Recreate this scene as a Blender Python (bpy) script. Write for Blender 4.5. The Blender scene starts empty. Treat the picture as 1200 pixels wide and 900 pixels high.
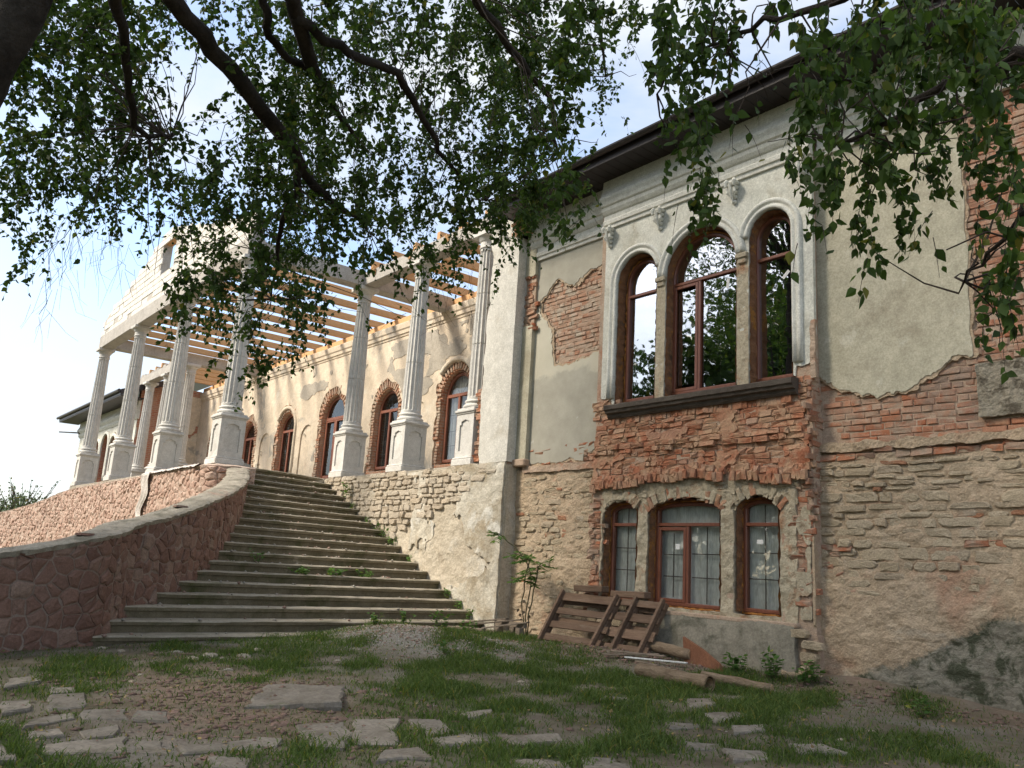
import bpy, math, random
import numpy as np
from mathutils import Vector, Matrix, Euler

random.seed(7)
rng = np.random.default_rng(7)
SC = bpy.context.scene
COL = SC.collection

# ------------------------------------------------------------------ camera, sky, sun, exposure
YAW, PITCH, ROLL = 0.897865, 0.217060, 0.0606594
_f = Vector((-math.sin(YAW)*math.cos(PITCH), math.cos(YAW)*math.cos(PITCH), math.sin(PITCH)))
_r = Vector((math.cos(YAW), math.sin(YAW), 0.0))
_u = _r.cross(_f)
_r2 = math.cos(ROLL)*_r + math.sin(ROLL)*_u
_u2 = -math.sin(ROLL)*_r + math.cos(ROLL)*_u
cam_data = bpy.data.cameras.new("camera")
cam = bpy.data.objects.new("camera", cam_data)
COL.objects.link(cam)
cam.matrix_world = Matrix(((_r2.x, _u2.x, -_f.x, 0), (_r2.y, _u2.y, -_f.y, 0), (_r2.z, _u2.z, -_f.z, 0), (0, 0, 0, 1)))
cam_data.sensor_width = 36.0
cam_data.lens = 36.0*975.95/1200.0
cam_data.clip_start = 0.05
cam_data.clip_end = 3000.0
SC.camera = cam

SUN_DIR = Vector((-0.35, -0.65, 0.68)).normalized()
SUN_EL = math.asin(SUN_DIR.z)
SUN_AZ = math.atan2(SUN_DIR.x, SUN_DIR.y)
world = bpy.data.worlds.new("World")
SC.world = world
world.use_nodes = True
wt = world.node_tree
wt.nodes.clear()
w_out = wt.nodes.new("ShaderNodeOutputWorld")
w_bg = wt.nodes.new("ShaderNodeBackground")
w_sky = wt.nodes.new("ShaderNodeTexSky")
w_sky.sky_type = 'NISHITA'
w_sky.sun_disc = False
w_sky.sun_elevation = SUN_EL
w_sky.sun_rotation = SUN_AZ
w_sky.air_density = 1.0
w_sky.dust_density = 2.0
w_sky.altitude = 200
w_bg.inputs['Strength'].default_value = 0.13
w_tc = wt.nodes.new("ShaderNodeTexCoord")
w_map = wt.nodes.new("ShaderNodeMapping")
w_map.inputs['Scale'].default_value = (1.0, 1.0, 2.6)
w_map.inputs['Location'].default_value = (0.3, 0.1, 0.2)
w_n = wt.nodes.new("ShaderNodeTexNoise")
w_n.inputs['Scale'].default_value = 2.3
w_n.inputs['Detail'].default_value = 6.0
w_n.inputs['Roughness'].default_value = 0.55
w_r = wt.nodes.new("ShaderNodeValToRGB")
w_r.color_ramp.elements[0].position = 0.38
w_r.color_ramp.elements[0].color = (0.12, 0.12, 0.12, 1)
w_r.color_ramp.elements[1].position = 0.62
w_r.color_ramp.elements[1].color = (1, 1, 1, 1)
w_mix = wt.nodes.new("ShaderNodeMix")
w_mix.data_type = 'RGBA'
w_mix.inputs['B'].default_value = (2.65, 2.78, 2.95, 1)
wl = wt.links.new
wl(w_tc.outputs['Generated'], w_map.inputs['Vector'])
wl(w_map.outputs['Vector'], w_n.inputs['Vector'])
wl(w_n.outputs['Fac'], w_r.inputs['Fac'])
wl(w_r.outputs['Color'], w_mix.inputs['Factor'])
wl(w_sky.outputs['Color'], w_mix.inputs['A'])
wl(w_mix.outputs['Result'], w_bg.inputs['Color'])
wl(w_bg.outputs['Background'], w_out.inputs['Surface'])

sun_data = bpy.data.lights.new("sun", 'SUN')
sun_data.energy = 2.2
sun_data.angle = math.radians(14.0)
sun_data.color = (1.0, 0.91, 0.77)
sun = bpy.data.objects.new("sun", sun_data)
COL.objects.link(sun)
sun.rotation_euler = SUN_DIR.to_track_quat('Z', 'Y').to_euler()
sun.location = (-10, -10, 30)

SC.view_settings.view_transform = 'Standard'
SC.view_settings.look = 'None'
SC.view_settings.exposure = 1.48
SC.view_settings.gamma = 1.0
SC.render.engine = 'CYCLES'
SC.cycles.max_bounces = 6
SC.cycles.diffuse_bounces = 3
SC.cycles.transparent_max_bounces = 8
SC.cycles.use_denoising = True

# ------------------------------------------------------------------ helpers: objects
def tag(o, label=None, cat=None, group=None, kind=None):
    if label: o['label'] = label
    if cat: o['category'] = cat
    if group: o['group'] = group
    if kind: o['kind'] = kind
    return o

def empty(name, loc=(0, 0, 0), label=None, cat=None, group=None, rz=0.0):
    o = bpy.data.objects.new(name, None)
    COL.objects.link(o)
    o.location = loc
    o.rotation_euler = (0, 0, rz)
    o.empty_display_size = 0.2
    return tag(o, label, cat, group)

def link(name, me, mat=None, parent=None, loc=None, world_coords=True):
    """world_coords: mesh vertices are world positions; keep them there under a translated parent."""
    o = bpy.data.objects.new(name, me)
    COL.objects.link(o)
    if mat is not None and len(me.materials) == 0:
        me.materials.append(mat)
    if parent is not None:
        o.parent = parent
        if world_coords:
            o.matrix_parent_inverse = wmat(parent).inverted()
    if loc is not None:
        o.location = loc
    return o

def wmat(o):
    m = o.matrix_basis
    if o.parent is not None:
        m = wmat(o.parent) @ o.matrix_parent_inverse @ m
    return m

def mesh_np(name, V, F, smooth=False):
    """V (n,3) array, F (m,k) array with constant k."""
    V = np.asarray(V, dtype=np.float32)
    F = np.asarray(F, dtype=np.int32)
    me = bpy.data.meshes.new(name)
    me.vertices.add(len(V))
    me.vertices.foreach_set('co', V.ravel())
    k = F.shape[1]
    me.loops.add(F.size)
    me.loops.foreach_set('vertex_index', F.ravel())
    me.polygons.add(len(F))
    me.polygons.foreach_set('loop_start', np.arange(0, F.size, k, dtype=np.int32))
    me.update(calc_edges=True)
    if smooth:
        me.polygons.foreach_set('use_smooth', np.ones(len(F), dtype=bool))
    me.validate()
    return me

class MB:
    """Collects shapes into one mesh."""
    def __init__(self):
        self.v = []; self.f = []
    def add(self, V, F):
        o = len(self.v)
        self.v.extend([tuple(p) for p in V])
        self.f.extend([tuple(i+o for i in q) for q in F])
        return self
    def box(self, x0, x1, y0, y1, z0, z1, bev=0.0, M=None):
        if bev <= 0:
            V = [(x, y, z) for z in (z0, z1) for y in (y0, y1) for x in (x0, x1)]
            F = [(0, 2, 3, 1), (4, 5, 7, 6), (0, 1, 5, 4), (2, 6, 7, 3), (0, 4, 6, 2), (1, 3, 7, 5)]
        else:
            b = bev; V = []; F = []
            idx = {}
            for ix, x in enumerate((x0, x1)):
                for iy, y in enumerate((y0, y1)):
                    for iz, z in enumerate((z0, z1)):
                        sx = b if ix == 0 else -b; sy = b if iy == 0 else -b; sz = b if iz == 0 else -b
                        for a, p in enumerate(((x, y+sy, z+sz), (x+sx, y, z+sz), (x+sx, y+sy, z))):
                            idx[(ix, iy, iz, a)] = len(V); V.append(p)
            g = lambda *k: idx[k]
            for s in (0, 1):
                q = [g(s, 0, 0, 0), g(s, 1, 0, 0), g(s, 1, 1, 0), g(s, 0, 1, 0)]
                F.append(q if s else q[::-1])
                q = [g(0, s, 0, 1), g(0, s, 1, 1), g(1, s, 1, 1), g(1, s, 0, 1)]
                F.append(q if s else q[::-1])
                q = [g(0, 0, s, 2), g(1, 0, s, 2), g(1, 1, s, 2), g(0, 1, s, 2)]
                F.append(q if s else q[::-1])
            for s in (0, 1):
                for t in (0, 1):
                    F.append([g(s, t, 0, 0), g(s, t, 0, 1), g(s, t, 1, 1), g(s, t, 1, 0)])
                    F.append([g(s, 0, t, 0), g(s, 0, t, 2), g(s, 1, t, 2), g(s, 1, t, 0)])
                    F.append([g(0, s, t, 1), g(0, s, t, 2), g(1, s, t, 2), g(1, s, t, 1)])
                    for u in (0, 1):
                        pass
            for ix in (0, 1):
                for iy in (0, 1):
                    for iz in (0, 1):
                        F.append([g(ix, iy, iz, 0), g(ix, iy, iz, 1), g(ix, iy, iz, 2)])
        if M is not None:
            V = [tuple(M @ Vector(p)) for p in V]
        return self.add(V, F)
    def tube(self, pts, rad, n=8, cap=True, jit=0.0):
        pts = [Vector(p) for p in pts]
        if not hasattr(rad, '__len__'): rad = [rad]*len(pts)
        V = []; F = []
        ref = None
        for i, p in enumerate(pts):
            t = (pts[min(i+1, len(pts)-1)] - pts[max(i-1, 0)])
            t = t.normalized() if t.length > 1e-9 else Vector((0, 0, 1))
            if ref is None:
                a = Vector((0, 0, 1)) if abs(t.z) < 0.9 else Vector((1, 0, 0))
                ref = t.cross(a).normalized()
            ref = (ref - t*ref.dot(t)).normalized()
            b = t.cross(ref)
            for k in range(n):
                an = 2*math.pi*k/n
                r = rad[i]*(1+random.uniform(-jit, jit))
                V.append(p + ref*(math.cos(an)*r) + b*(math.sin(an)*r))
        for i in range(len(pts)-1):
            for k in range(n):
                F.append((i*n+k, i*n+(k+1) % n, (i+1)*n+(k+1) % n, (i+1)*n+k))
        if cap:
            F.append(tuple(range(n))[::-1]); F.append(tuple((len(pts)-1)*n+k for k in range(n)))
        return self.add(V, F)
    def build(self, name, mat=None, parent=None, smooth=False, fix=True):
        me = bpy.data.meshes.new(name)
        me.from_pydata(self.v, [], self.f)
        me.update()
        if fix:
            import bmesh
            bm = bmesh.new(); bm.from_mesh(me)
            bmesh.ops.recalc_face_normals(bm, faces=bm.faces)
            bm.to_mesh(me); bm.free()
        if smooth:
            for p in me.polygons: p.use_smooth = True
        return link(name, me, mat, parent)

# ------------------------------------------------------------------ helpers: noise
def _h(ix, iy, s):
    n = (ix*374761393 + iy*668265263 + s*144266504) & 0xffffffff
    n = ((n ^ (n >> 13))*1274126177) & 0xffffffff
    return ((n ^ (n >> 16)) & 0xffff)/65535.0

def vnoise(x, y, s=0):
    x = np.asarray(x, dtype=float); y = np.asarray(y, dtype=float)
    ix = np.floor(x).astype(np.int64); iy = np.floor(y).astype(np.int64)
    fx = x-ix; fy = y-iy
    fx = fx*fx*(3-2*fx); fy = fy*fy*(3-2*fy)
    a = _h(ix, iy, s); b = _h(ix+1, iy, s); c = _h(ix, iy+1, s); d = _h(ix+1, iy+1, s)
    return (a*(1-fx)+b*fx)*(1-fy)+(c*(1-fx)+d*fx)*fy

def fbm(x, y, s=0, o=4):
    t = 0; a = 0.5; n = 0
    for k in range(o):
        t = t + a*vnoise(np.asarray(x)*(2**k), np.asarray(y)*(2**k), s+k*17); n += a; a *= 0.55
    return t/n - 0.5

def poly_sd(px, py, poly):
    """signed distance, positive inside."""
    px = np.asarray(px, dtype=float); py = np.asarray(py, dtype=float)
    d = np.full(px.shape, 1e9); ins = np.zeros(px.shape, dtype=bool)
    n = len(poly)
    for i in range(n):
        x0, y0 = poly[i][:2]; x1, y1 = poly[(i+1) % n][:2]
        ex, ey = x1-x0, y1-y0
        t = np.clip(((px-x0)*ex+(py-y0)*ey)/(ex*ex+ey*ey+1e-12), 0, 1)
        d = np.minimum(d, np.hypot(px-x0-t*ex, py-y0-t*ey))
        if y0 != y1:
            c = ((y0 > py) != (y1 > py)) & (px < (x1-x0)*(py-y0)/(y1-y0)+x0)
            ins ^= c
    return np.where(ins, d, -d)

def rect_sd(px, py, x0, x1, y0, y1):
    return np.minimum(np.minimum(px-x0, x1-px), np.minimum(py-y0, y1-py))

def arch_sd(px, py, cx, hw, z0, zs, rise):
    """positive inside an arched opening: straight jambs to zs, elliptic head of the given rise."""
    body = np.minimum(np.minimum(hw-np.abs(px-cx), py-z0), zs-py)
    e = (1-np.sqrt(((px-cx)/hw)**2+((np.maximum(py, zs)-zs)/rise)**2))*min(hw, rise)
    return np.where(py < zs, np.maximum(np.minimum(hw-np.abs(px-cx), py-z0), body), np.minimum(e, py-z0))

# ------------------------------------------------------------------ helpers: relief sheets
def face_front(yf):
    return lambda u, v, d: (u, yf-d, v)
def face_right(xf):
    return lambda u, v, d: (xf+d, u, v)

def relief(name, sdf, u0, u1, v0, v1, step, M, thick, amp=0.0, nscale=1.5, seed=0, mat=None, parent=None, smooth=True, height=None):
    nu = max(2, int(round((u1-u0)/step))+1); nv = max(2, int(round((v1-v0)/step))+1)
    us = np.linspace(u0, u1, nu); vs = np.linspace(v0, v1, nv)
    U, Vv = np.meshgrid(us, vs, indexing='ij')
    S = sdf(U, Vv)
    H = (height(U, Vv) if height is not None else 0*U) + (amp*fbm(U*nscale, Vv*nscale, seed, 5) if amp else 0)
    verts = []; faces = []; smoothf = []
    vid = {}
    def corner(i, j):
        k = (i, j)
        if k not in vid:
            vid[k] = len(verts); verts.append(M(U[i, j], Vv[i, j], H[i, j]))
        return vid[k]
    def cross(a, b):
        k = (a, b) if a < b else (b, a)
        if k not in vid:
            sa, sb = S[k[0]], S[k[1]]
            t = sa/(sa-sb) if sa != sb else 0.5
            t = min(max(t, 0.02), 0.98)
            uu = U[k[0]]+(U[k[1]]-U[k[0]])*t; vv = Vv[k[0]]+(Vv[k[1]]-Vv[k[0]])*t
            hh = H[k[0]]+(H[k[1]]-H[k[0]])*t
            vid[k] = len(verts); verts.append(M(uu, vv, hh))
            back[vid[k]] = (uu, vv)
        return vid[k]
    back = {}
    ins = S > 0
    edges = []
    ui, vi = ins.shape
    for i in range(ui-1):
        for j in range(vi-1):
            c = ((i, j), (i+1, j), (i+1, j+1), (i, j+1))
            m = [ins[q] for q in c]
            if not any(m): continue
            if all(m):
                faces.append([corner(*q) for q in c]); continue
            poly = []
            for k in range(4):
                a = c[k]; b = c[(k+1) % 4]
                if m[k]: poly.append((corner(*a), False))
                if m[k] != m[(k+1) % 4]: poly.append((cross(a, b), not m[(k+1) % 4]))
            if len(poly) >= 3:
                faces.append([p[0] for p in poly])
                for k in range(len(poly)):
                    a = poly[k]; b = poly[(k+1) % len(poly)]
                    if a[0] in back and b[0] in back and a[1]:
                        edges.append((a[0], b[0]))
    # outer border of the grid
    def bcol(seq):
        for a, b in zip(seq[:-1], seq[1:]):
            if ins[a] and ins[b]:
                edges.append((corner(*a), corner(*b)))
                back[corner(*a)] = (U[a], Vv[a]); back[corner(*b)] = (U[b], Vv[b])
    bcol([(i, 0) for i in range(ui)]); bcol([(ui-1, j) for j in range(vi)])
    bcol([(i, vi-1) for i in range(ui-1, -1, -1)]); bcol([(0, j) for j in range(vi-1, -1, -1)])
    nfront = len(faces)
    if thick > 0:
        dup = {}
        def dv(a):
            if a not in dup:
                f = len(verts); verts.append(verts[a])
                u, v = back[a]; verts.append(M(u, v, -thick)); dup[a] = (f, f+1)
            return dup[a]
        for a, b in edges:
            fa, ba = dv(a); fb, bb = dv(b)
            faces.append([fa, ba, bb, fb])
    if not faces: return None
    me = bpy.data.meshes.new(name)
    me.from_pydata(verts, [], faces)
    me.update()
    if smooth:
        arr = np.zeros(len(me.polygons), dtype=bool); arr[:nfront] = True
        me.polygons.foreach_set('use_smooth', arr)
    return link(name, me, mat, parent)

# ------------------------------------------------------------------ helpers: materials
def new_mat(name):
    m = bpy.data.materials.new(name); m.use_nodes = True
    nt = m.node_tree
    b = nt.nodes['Principled BSDF']
    return m, nt, b, nt.links.new

def ramp(nt, fac, stops):
    r = nt.nodes.new("ShaderNodeValToRGB")
    els = r.color_ramp.elements
    while len(els) < len(stops): els.new(0.5)
    for e, (p, c) in zip(els, stops):
        e.position = p; e.color = (*c, 1) if len(c) == 3 else c
    nt.links.new(fac, r.inputs['Fac'])
    return r.outputs['Color']

def noise_node(nt, scale, detail=5, rough=0.6, vec=None, dist=0.0):
    n = nt.nodes.new("ShaderNodeTexNoise")
    n.inputs['Scale'].default_value = scale; n.inputs['Detail'].default_value = detail
    n.inputs['Roughness'].default_value = rough; n.inputs['Distortion'].default_value = dist
    if vec is not None: nt.links.new(vec, n.inputs['Vector'])
    return n.outputs['Fac']

def mixc(nt, fac, a, b, blend='MIX'):
    m = nt.nodes.new("ShaderNodeMix"); m.data_type = 'RGBA'; m.blend_type = blend
    for s, v in (('Factor', fac), ('A', a), ('B', b)):
        if isinstance(v, (int, float)): m.inputs[s].default_value = v
        elif isinstance(v, tuple): m.inputs[s].default_value = (*v, 1)
        else: nt.links.new(v, m.inputs[s])
    return m.outputs['Result']

def math_node(nt, op, a, b=None):
    m = nt.nodes.new("ShaderNodeMath"); m.operation = op
    for i, v in enumerate((a, b)):
        if v is None: continue
        if isinstance(v, (int, float)): m.inputs[i].default_value = v
        else: nt.links.new(v, m.inputs[i])
    return m.outputs[0]

def surf(name, stops, scale=2.0, rough=0.9, bump=0.3, bscale=30, stains=(), rnd=0.0, bdist=0.02, spec=0.2, stretch=None, rndstops=None, fine=0.17):
    """General weathered surface: noise ramp, stain layers (colour, scale, lo, hi), per-piece variation, bump."""
    m, nt, b, L = new_mat(name)
    pos = nt.nodes.new("ShaderNodeNewGeometry").outputs['Position']
    if stretch:
        mp = nt.nodes.new("ShaderNodeMapping"); mp.inputs['Scale'].default_value = stretch
        L(pos, mp.inputs['Vector']); pos = mp.outputs['Vector']
    c = ramp(nt, noise_node(nt, scale, 6, 0.62, pos), stops)
    if rndstops is not None or rnd:
        oi = nt.nodes.new("ShaderNodeObjectInfo").outputs['Random']
        isl = nt.nodes.new("ShaderNodeNewGeometry").outputs['Random Per Island']
        r = math_node(nt, 'FRACT', math_node(nt, 'ADD', oi, isl))
        if rndstops is not None:
            rc = ramp(nt, r, rndstops)
            c = mixc(nt, 0.72, c, rc)
        if rnd:
            hsv = nt.nodes.new("ShaderNodeHueSaturation")
            v = math_node(nt, 'ADD', math_node(nt, 'MULTIPLY', r, rnd*2), 1-rnd)
            L(v, hsv.inputs['Value']); L(c, hsv.inputs['Color']); c = hsv.outputs['Color']
    for col, sc, lo, hi in stains:
        f = ramp(nt, noise_node(nt, sc, 6, 0.65, pos, 0.4), [(lo, (0, 0, 0)), (hi, (1, 1, 1))])
        c = mixc(nt, f, c, col)
    if fine:
        mid = ramp(nt, noise_node(nt, scale*4.3, 5, 0.7, pos), [(0.3, (0.85, 0.84, 0.82)), (0.7, (1.12, 1.11, 1.10))])
        c = mixc(nt, min(1.0, fine*7), c, mid, 'MULTIPLY')
        fn = noise_node(nt, bscale*1.7, 3, 0.7, pos)
        g = ramp(nt, fn, [(0.25, (1-fine*2,)*3), (0.75, (1+fine*0.6,)*3)])
        c = mixc(nt, 1.0, c, g, 'MULTIPLY')
    L(c, b.inputs['Base Color'])
    b.inputs['Roughness'].default_value = rough
    b.inputs['Specular IOR Level'].default_value = spec
    if bump:
        bp = nt.nodes.new("ShaderNodeBump")
        bp.inputs['Strength'].default_value = bump; bp.inputs['Distance'].default_value = bdist
        h = noise_node(nt, bscale, 6, 0.7, pos)
        h2 = noise_node(nt, bscale*0.2, 4, 0.6, pos)
        L(math_node(nt, 'ADD', h, h2), bp.inputs['Height'])
        L(bp.outputs['Normal'], b.inputs['Normal'])
    return m

def far_brick(name, c1, c2, mortar):
    m, nt, b, L = new_mat(name)
    pos = nt.nodes.new("ShaderNodeNewGeometry").outputs['Position']
    sp = nt.nodes.new("ShaderNodeSeparateXYZ"); L(pos, sp.inputs[0])
    cb = nt.nodes.new("ShaderNodeCombineXYZ")
    L(math_node(nt, 'ADD', sp.outputs[0], sp.outputs[1]), cb.inputs[0]); L(sp.outputs[2], cb.inputs[1])
    dn = nt.nodes.new("ShaderNodeVectorMath"); dn.operation = 'ADD'
    nn = nt.nodes.new("ShaderNodeTexNoise"); nn.inputs['Scale'].default_value = 6; L(pos, nn.inputs['Vector'])
    sc = nt.nodes.new("ShaderNodeVectorMath"); sc.operation = 'SCALE'; sc.inputs['Scale'].default_value = 0.03
    L(nn.outputs['Color'], sc.inputs[0]); L(cb.outputs[0], dn.inputs[0]); L(sc.outputs[0], dn.inputs[1])
    br = nt.nodes.new("ShaderNodeTexBrick")
    br.inputs['Scale'].default_value = 1.0
    br.inputs['Brick Width'].default_value = 0.27; br.inputs['Row Height'].default_value = 0.083
    br.inputs['Mortar Size'].default_value = 0.012
    br.inputs['Color1'].default_value = (*c1, 1); br.inputs['Color2'].default_value = (*c2, 1); br.inputs['Mortar'].default_value = (*mortar, 1)
    L(dn.outputs[0], br.inputs['Vector'])
    f = ramp(nt, noise_node(nt, 3.0, 6, 0.7, pos), [(0.42, (0, 0, 0)), (0.7, (0.75,)*3)])
    c = mixc(nt, f, br.outputs['Color'], mortar)
    L(c, b.inputs['Base Color']); b.inputs['Roughness'].default_value = 0.95
    bp = nt.nodes.new("ShaderNodeBump"); bp.inputs['Strength'].default_value = 0.5; bp.inputs['Distance'].default_value = 0.02
    L(br.outputs['Fac'], bp.inputs['Height']); bp.invert = True
    L(bp.outputs['Normal'], b.inputs['Normal'])
    return m

BRICKS = [(0.0, (0.46, 0.185, 0.10)), (0.2, (0.38, 0.135, 0.072)), (0.36, (0.48, 0.22, 0.125)), (0.52, (0.35, 0.155, 0.095)), (0.66, (0.50, 0.265, 0.165)), (0.82, (0.44, 0.26, 0.18)), (1.0, (0.48, 0.345, 0.255))]
M_BRICK = surf('brick_red', [(0.3, (0.34, 0.12, 0.06)), (0.7, (0.44, 0.20, 0.11))], 9, 0.95, 0.6, 60, [((0.42, 0.32, 0.24), 4.0, 0.43, 0.64), ((0.30, 0.22, 0.17), 1.3, 0.52, 0.66)], rndstops=BRICKS, bdist=0.012)
M_BRICKDUST = surf('brick_worn', [(0.3, (0.36, 0.15, 0.085)), (0.7, (0.46, 0.27, 0.18))], 7, 0.95, 0.7, 45, [((0.52, 0.34, 0.22), 3.2, 0.45, 0.62), ((0.34, 0.30, 0.26), 2.1, 0.62, 0.74)], rndstops=BRICKS, bdist=0.015)
M_BRICKPALE = surf('brick_pale', [(0.3, (0.42, 0.22, 0.14)), (0.7, (0.50, 0.36, 0.27))], 7, 0.95, 0.6, 50, [((0.50, 0.42, 0.33), 3.5, 0.45, 0.62)], rndstops=[(0, (0.46, 0.2, 0.11)), (0.35, (0.47, 0.31, 0.22)), (0.7, (0.5, 0.37, 0.28)), (1, (0.42, 0.17, 0.09))], bdist=0.012)
M_MORTAR = surf('mortar', [(0.3, (0.44, 0.32, 0.235)), (0.7, (0.54, 0.42, 0.32))], 6, 0.97, 0.7, 40, [((0.42, 0.18, 0.10), 2.5, 0.52, 0.7)])
M_MORTARTAN = surf('mortar_tan', [(0.3, (0.48, 0.365, 0.25)), (0.7, (0.60, 0.475, 0.34))], 3, 0.97, 1.0, 24, [((0.50, 0.30, 0.20), 1.3, 0.56, 0.72), ((0.50, 0.46, 0.38), 0.9, 0.58, 0.7)], bdist=0.03)
M_RUBBLE = surf('rubble_stone', [(0.3, (0.43, 0.34, 0.23)), (0.7, (0.54, 0.445, 0.315))], 8, 0.95, 0.8, 35, [((0.36, 0.29, 0.215), 3.0, 0.58, 0.75)], rndstops=[(0, (0.43, 0.345, 0.235)), (0.3, (0.56, 0.465, 0.335)), (0.55, (0.46, 0.385, 0.285)), (0.8, (0.52, 0.41, 0.285)), (0.93, (0.44, 0.36, 0.27)), (0.95, (0.38, 0.14, 0.07)), (1, (0.36, 0.13, 0.06))], bdist=0.03)
M_LOWWALL = surf('render_damp', [(0.3, (0.48, 0.365, 0.25)), (0.7, (0.60, 0.475, 0.34))], 3, 0.97, 1.0, 24, [((0.50, 0.30, 0.20), 1.3, 0.56, 0.72), ((0.50, 0.46, 0.38), 0.9, 0.58, 0.7)], bdist=0.03)
def damp_foot(m):
    """grey render and moss on the foot of the wall: an old coat with its own rising outline."""
    nt = m.node_tree; b = nt.nodes['Principled BSDF']; old = b.inputs['Base Color'].links[0].from_socket
    pos = nt.nodes.new("ShaderNodeNewGeometry").outputs['Position']
    sp = nt.nodes.new("ShaderNodeSeparateXYZ"); nt.links.new(pos, sp.inputs[0])
    edge = math_node(nt, 'MINIMUM', math_node(nt, 'ADD', math_node(nt, 'MULTIPLY', math_node(nt, 'ADD', sp.outputs[0], 5.6), 0.47), -1.08), -0.22)
    wob = math_node(nt, 'ADD', math_node(nt, 'MULTIPLY', math_node(nt, 'SUBTRACT', noise_node(nt, 2.2, 6, 0.65, pos), 0.5), 0.55), math_node(nt, 'MULTIPLY', math_node(nt, 'SUBTRACT', noise_node(nt, 18, 4, 0.7, pos), 0.5), 0.16))
    d = math_node(nt, 'ADD', math_node(nt, 'ADD', math_node(nt, 'SUBTRACT', edge, sp.outputs[2]), wob), 0.5)
    f = ramp(nt, d, [(0.47, (0, 0, 0)), (0.54, (1, 1, 1))])
    grey = ramp(nt, noise_node(nt, 5, 6, 0.7, pos), [(0.3, (0.20, 0.18, 0.14)), (0.7, (0.34, 0.31, 0.245))])
    moss = ramp(nt, noise_node(nt, 4.2, 7, 0.72, pos, 0.5), [(0.44, (0, 0, 0)), (0.56, (1, 1, 1))])
    c = mixc(nt, moss, grey, (0.075, 0.08, 0.05))
    nt.links.new(mixc(nt, f, old, c), b.inputs['Base Color'])
damp_foot(M_LOWWALL)
M_RUBBLELIGHT = surf('rubble_light', [(0.3, (0.46, 0.40, 0.31)), (0.7, (0.56, 0.49, 0.39))], 8, 0.95, 0.8, 35, [((0.34, 0.3, 0.25), 3.0, 0.56, 0.75)], rndstops=[(0, (0.44, 0.36, 0.27)), (0.4, (0.57, 0.5, 0.4)), (0.8, (0.48, 0.42, 0.34)), (1, (0.52, 0.43, 0.32))], bdist=0.03)
M_PEEL = surf('plaster_peeling', [(0.3, (0.50, 0.455, 0.37)), (0.7, (0.61, 0.575, 0.49))], 1.4, 0.95, 0.8, 16, [((0.36, 0.30, 0.21), 1.1, 0.50, 0.66), ((0.64, 0.62, 0.56), 1.7, 0.58, 0.66), ((0.25, 0.215, 0.16), 4.0, 0.64, 0.72)], bdist=0.03)
M_RISER = surf('riser_shade_mossy', [(0.3, (0.165, 0.14, 0.09)), (0.7, (0.25, 0.215, 0.15))], 2.2, 0.95, 0.6, 26, [((0.09, 0.095, 0.04), 1.4, 0.5, 0.68), ((0.30, 0.26, 0.19), 2.7, 0.6, 0.72)], rnd=0.1, bdist=0.015)  # riser shade painted in as a darker stone, with mossy stains on top
M_PLWALL = surf('plaster_retaining', [(0.3, (0.45, 0.39, 0.30)), (0.7, (0.57, 0.51, 0.41))], 1.6, 0.95, 0.9, 18, [((0.38, 0.32, 0.24), 1.3, 0.55, 0.72), ((0.60, 0.57, 0.50), 1.1, 0.56, 0.68)], bdist=0.025)
M_PLCREAM = surf('plaster_cream', [(0.3, (0.46, 0.43, 0.325)), (0.7, (0.545, 0.51, 0.395))], 1.3, 0.92, 0.25, 26, [((0.36, 0.325, 0.24), 1.3, 0.5, 0.72), ((0.60, 0.575, 0.47), 2.6, 0.60, 0.70), ((0.38, 0.30, 0.21), 5.5, 0.72, 0.82)], bdist=0.012)
M_PLWHITE = surf('plaster_white', [(0.3, (0.62, 0.62, 0.55)), (0.7, (0.72, 0.715, 0.645))], 1.6, 0.9, 0.22, 24, [((0.42, 0.385, 0.30), 2.2, 0.57, 0.78), ((0.48, 0.455, 0.37), 0.8, 0.5, 0.72)], bdist=0.012)
M_PLPIL = surf('plaster_pilaster', [(0.3, (0.60, 0.58, 0.52)), (0.7, (0.72, 0.70, 0.64))], 1.5, 0.9, 0.35, 20, [((0.50, 0.46, 0.38), 1.7, 0.57, 0.75)], bdist=0.015)
M_PIER = surf('plaster_pier', [(0.3, (0.44, 0.375, 0.27)), (0.7, (0.56, 0.495, 0.37))], 4, 0.95, 0.9, 26, [((0.30, 0.23, 0.155), 4.0, 0.54, 0.68), ((0.42, 0.22, 0.12), 2.6, 0.56, 0.68)], bdist=0.02)
M_TRIM = surf('trim_white', [(0.3, (0.66, 0.655, 0.59)), (0.7, (0.76, 0.755, 0.69))], 2.2, 0.88, 0.15, 30, [((0.46, 0.42, 0.34), 3.0, 0.62, 0.8)], bdist=0.008)
M_GREYBASE = surf('base_render', [(0.3, (0.21, 0.19, 0.145)), (0.7, (0.33, 0.30, 0.235))], 4, 0.95, 0.9, 20, [((0.065, 0.07, 0.042), 4.6, 0.44, 0.56), ((0.10, 0.10, 0.07), 1.1, 0.48, 0.62), ((0.42, 0.38, 0.31), 7.0, 0.66, 0.76)], bdist=0.02)
M_PLINTH = surf('plinth_render', [(0.3, (0.24, 0.22, 0.175)), (0.7, (0.37, 0.34, 0.275))], 2.2, 0.95, 0.7, 18, [((0.11, 0.11, 0.08), 1.8, 0.50, 0.66), ((0.44, 0.36, 0.28), 3.0, 0.62, 0.78)], bdist=0.015)
M_FACADE = surf('facade_cream', [(0.3, (0.66, 0.56, 0.43)), (0.7, (0.76, 0.66, 0.53))], 1.2, 0.92, 0.35, 20, [((0.42, 0.385, 0.33), 0.62, 0.56, 0.62), ((0.72, 0.66, 0.55), 1.1, 0.58, 0.68), ((0.52, 0.33, 0.22), 1.7, 0.64, 0.74)], bdist=0.015)
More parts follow.
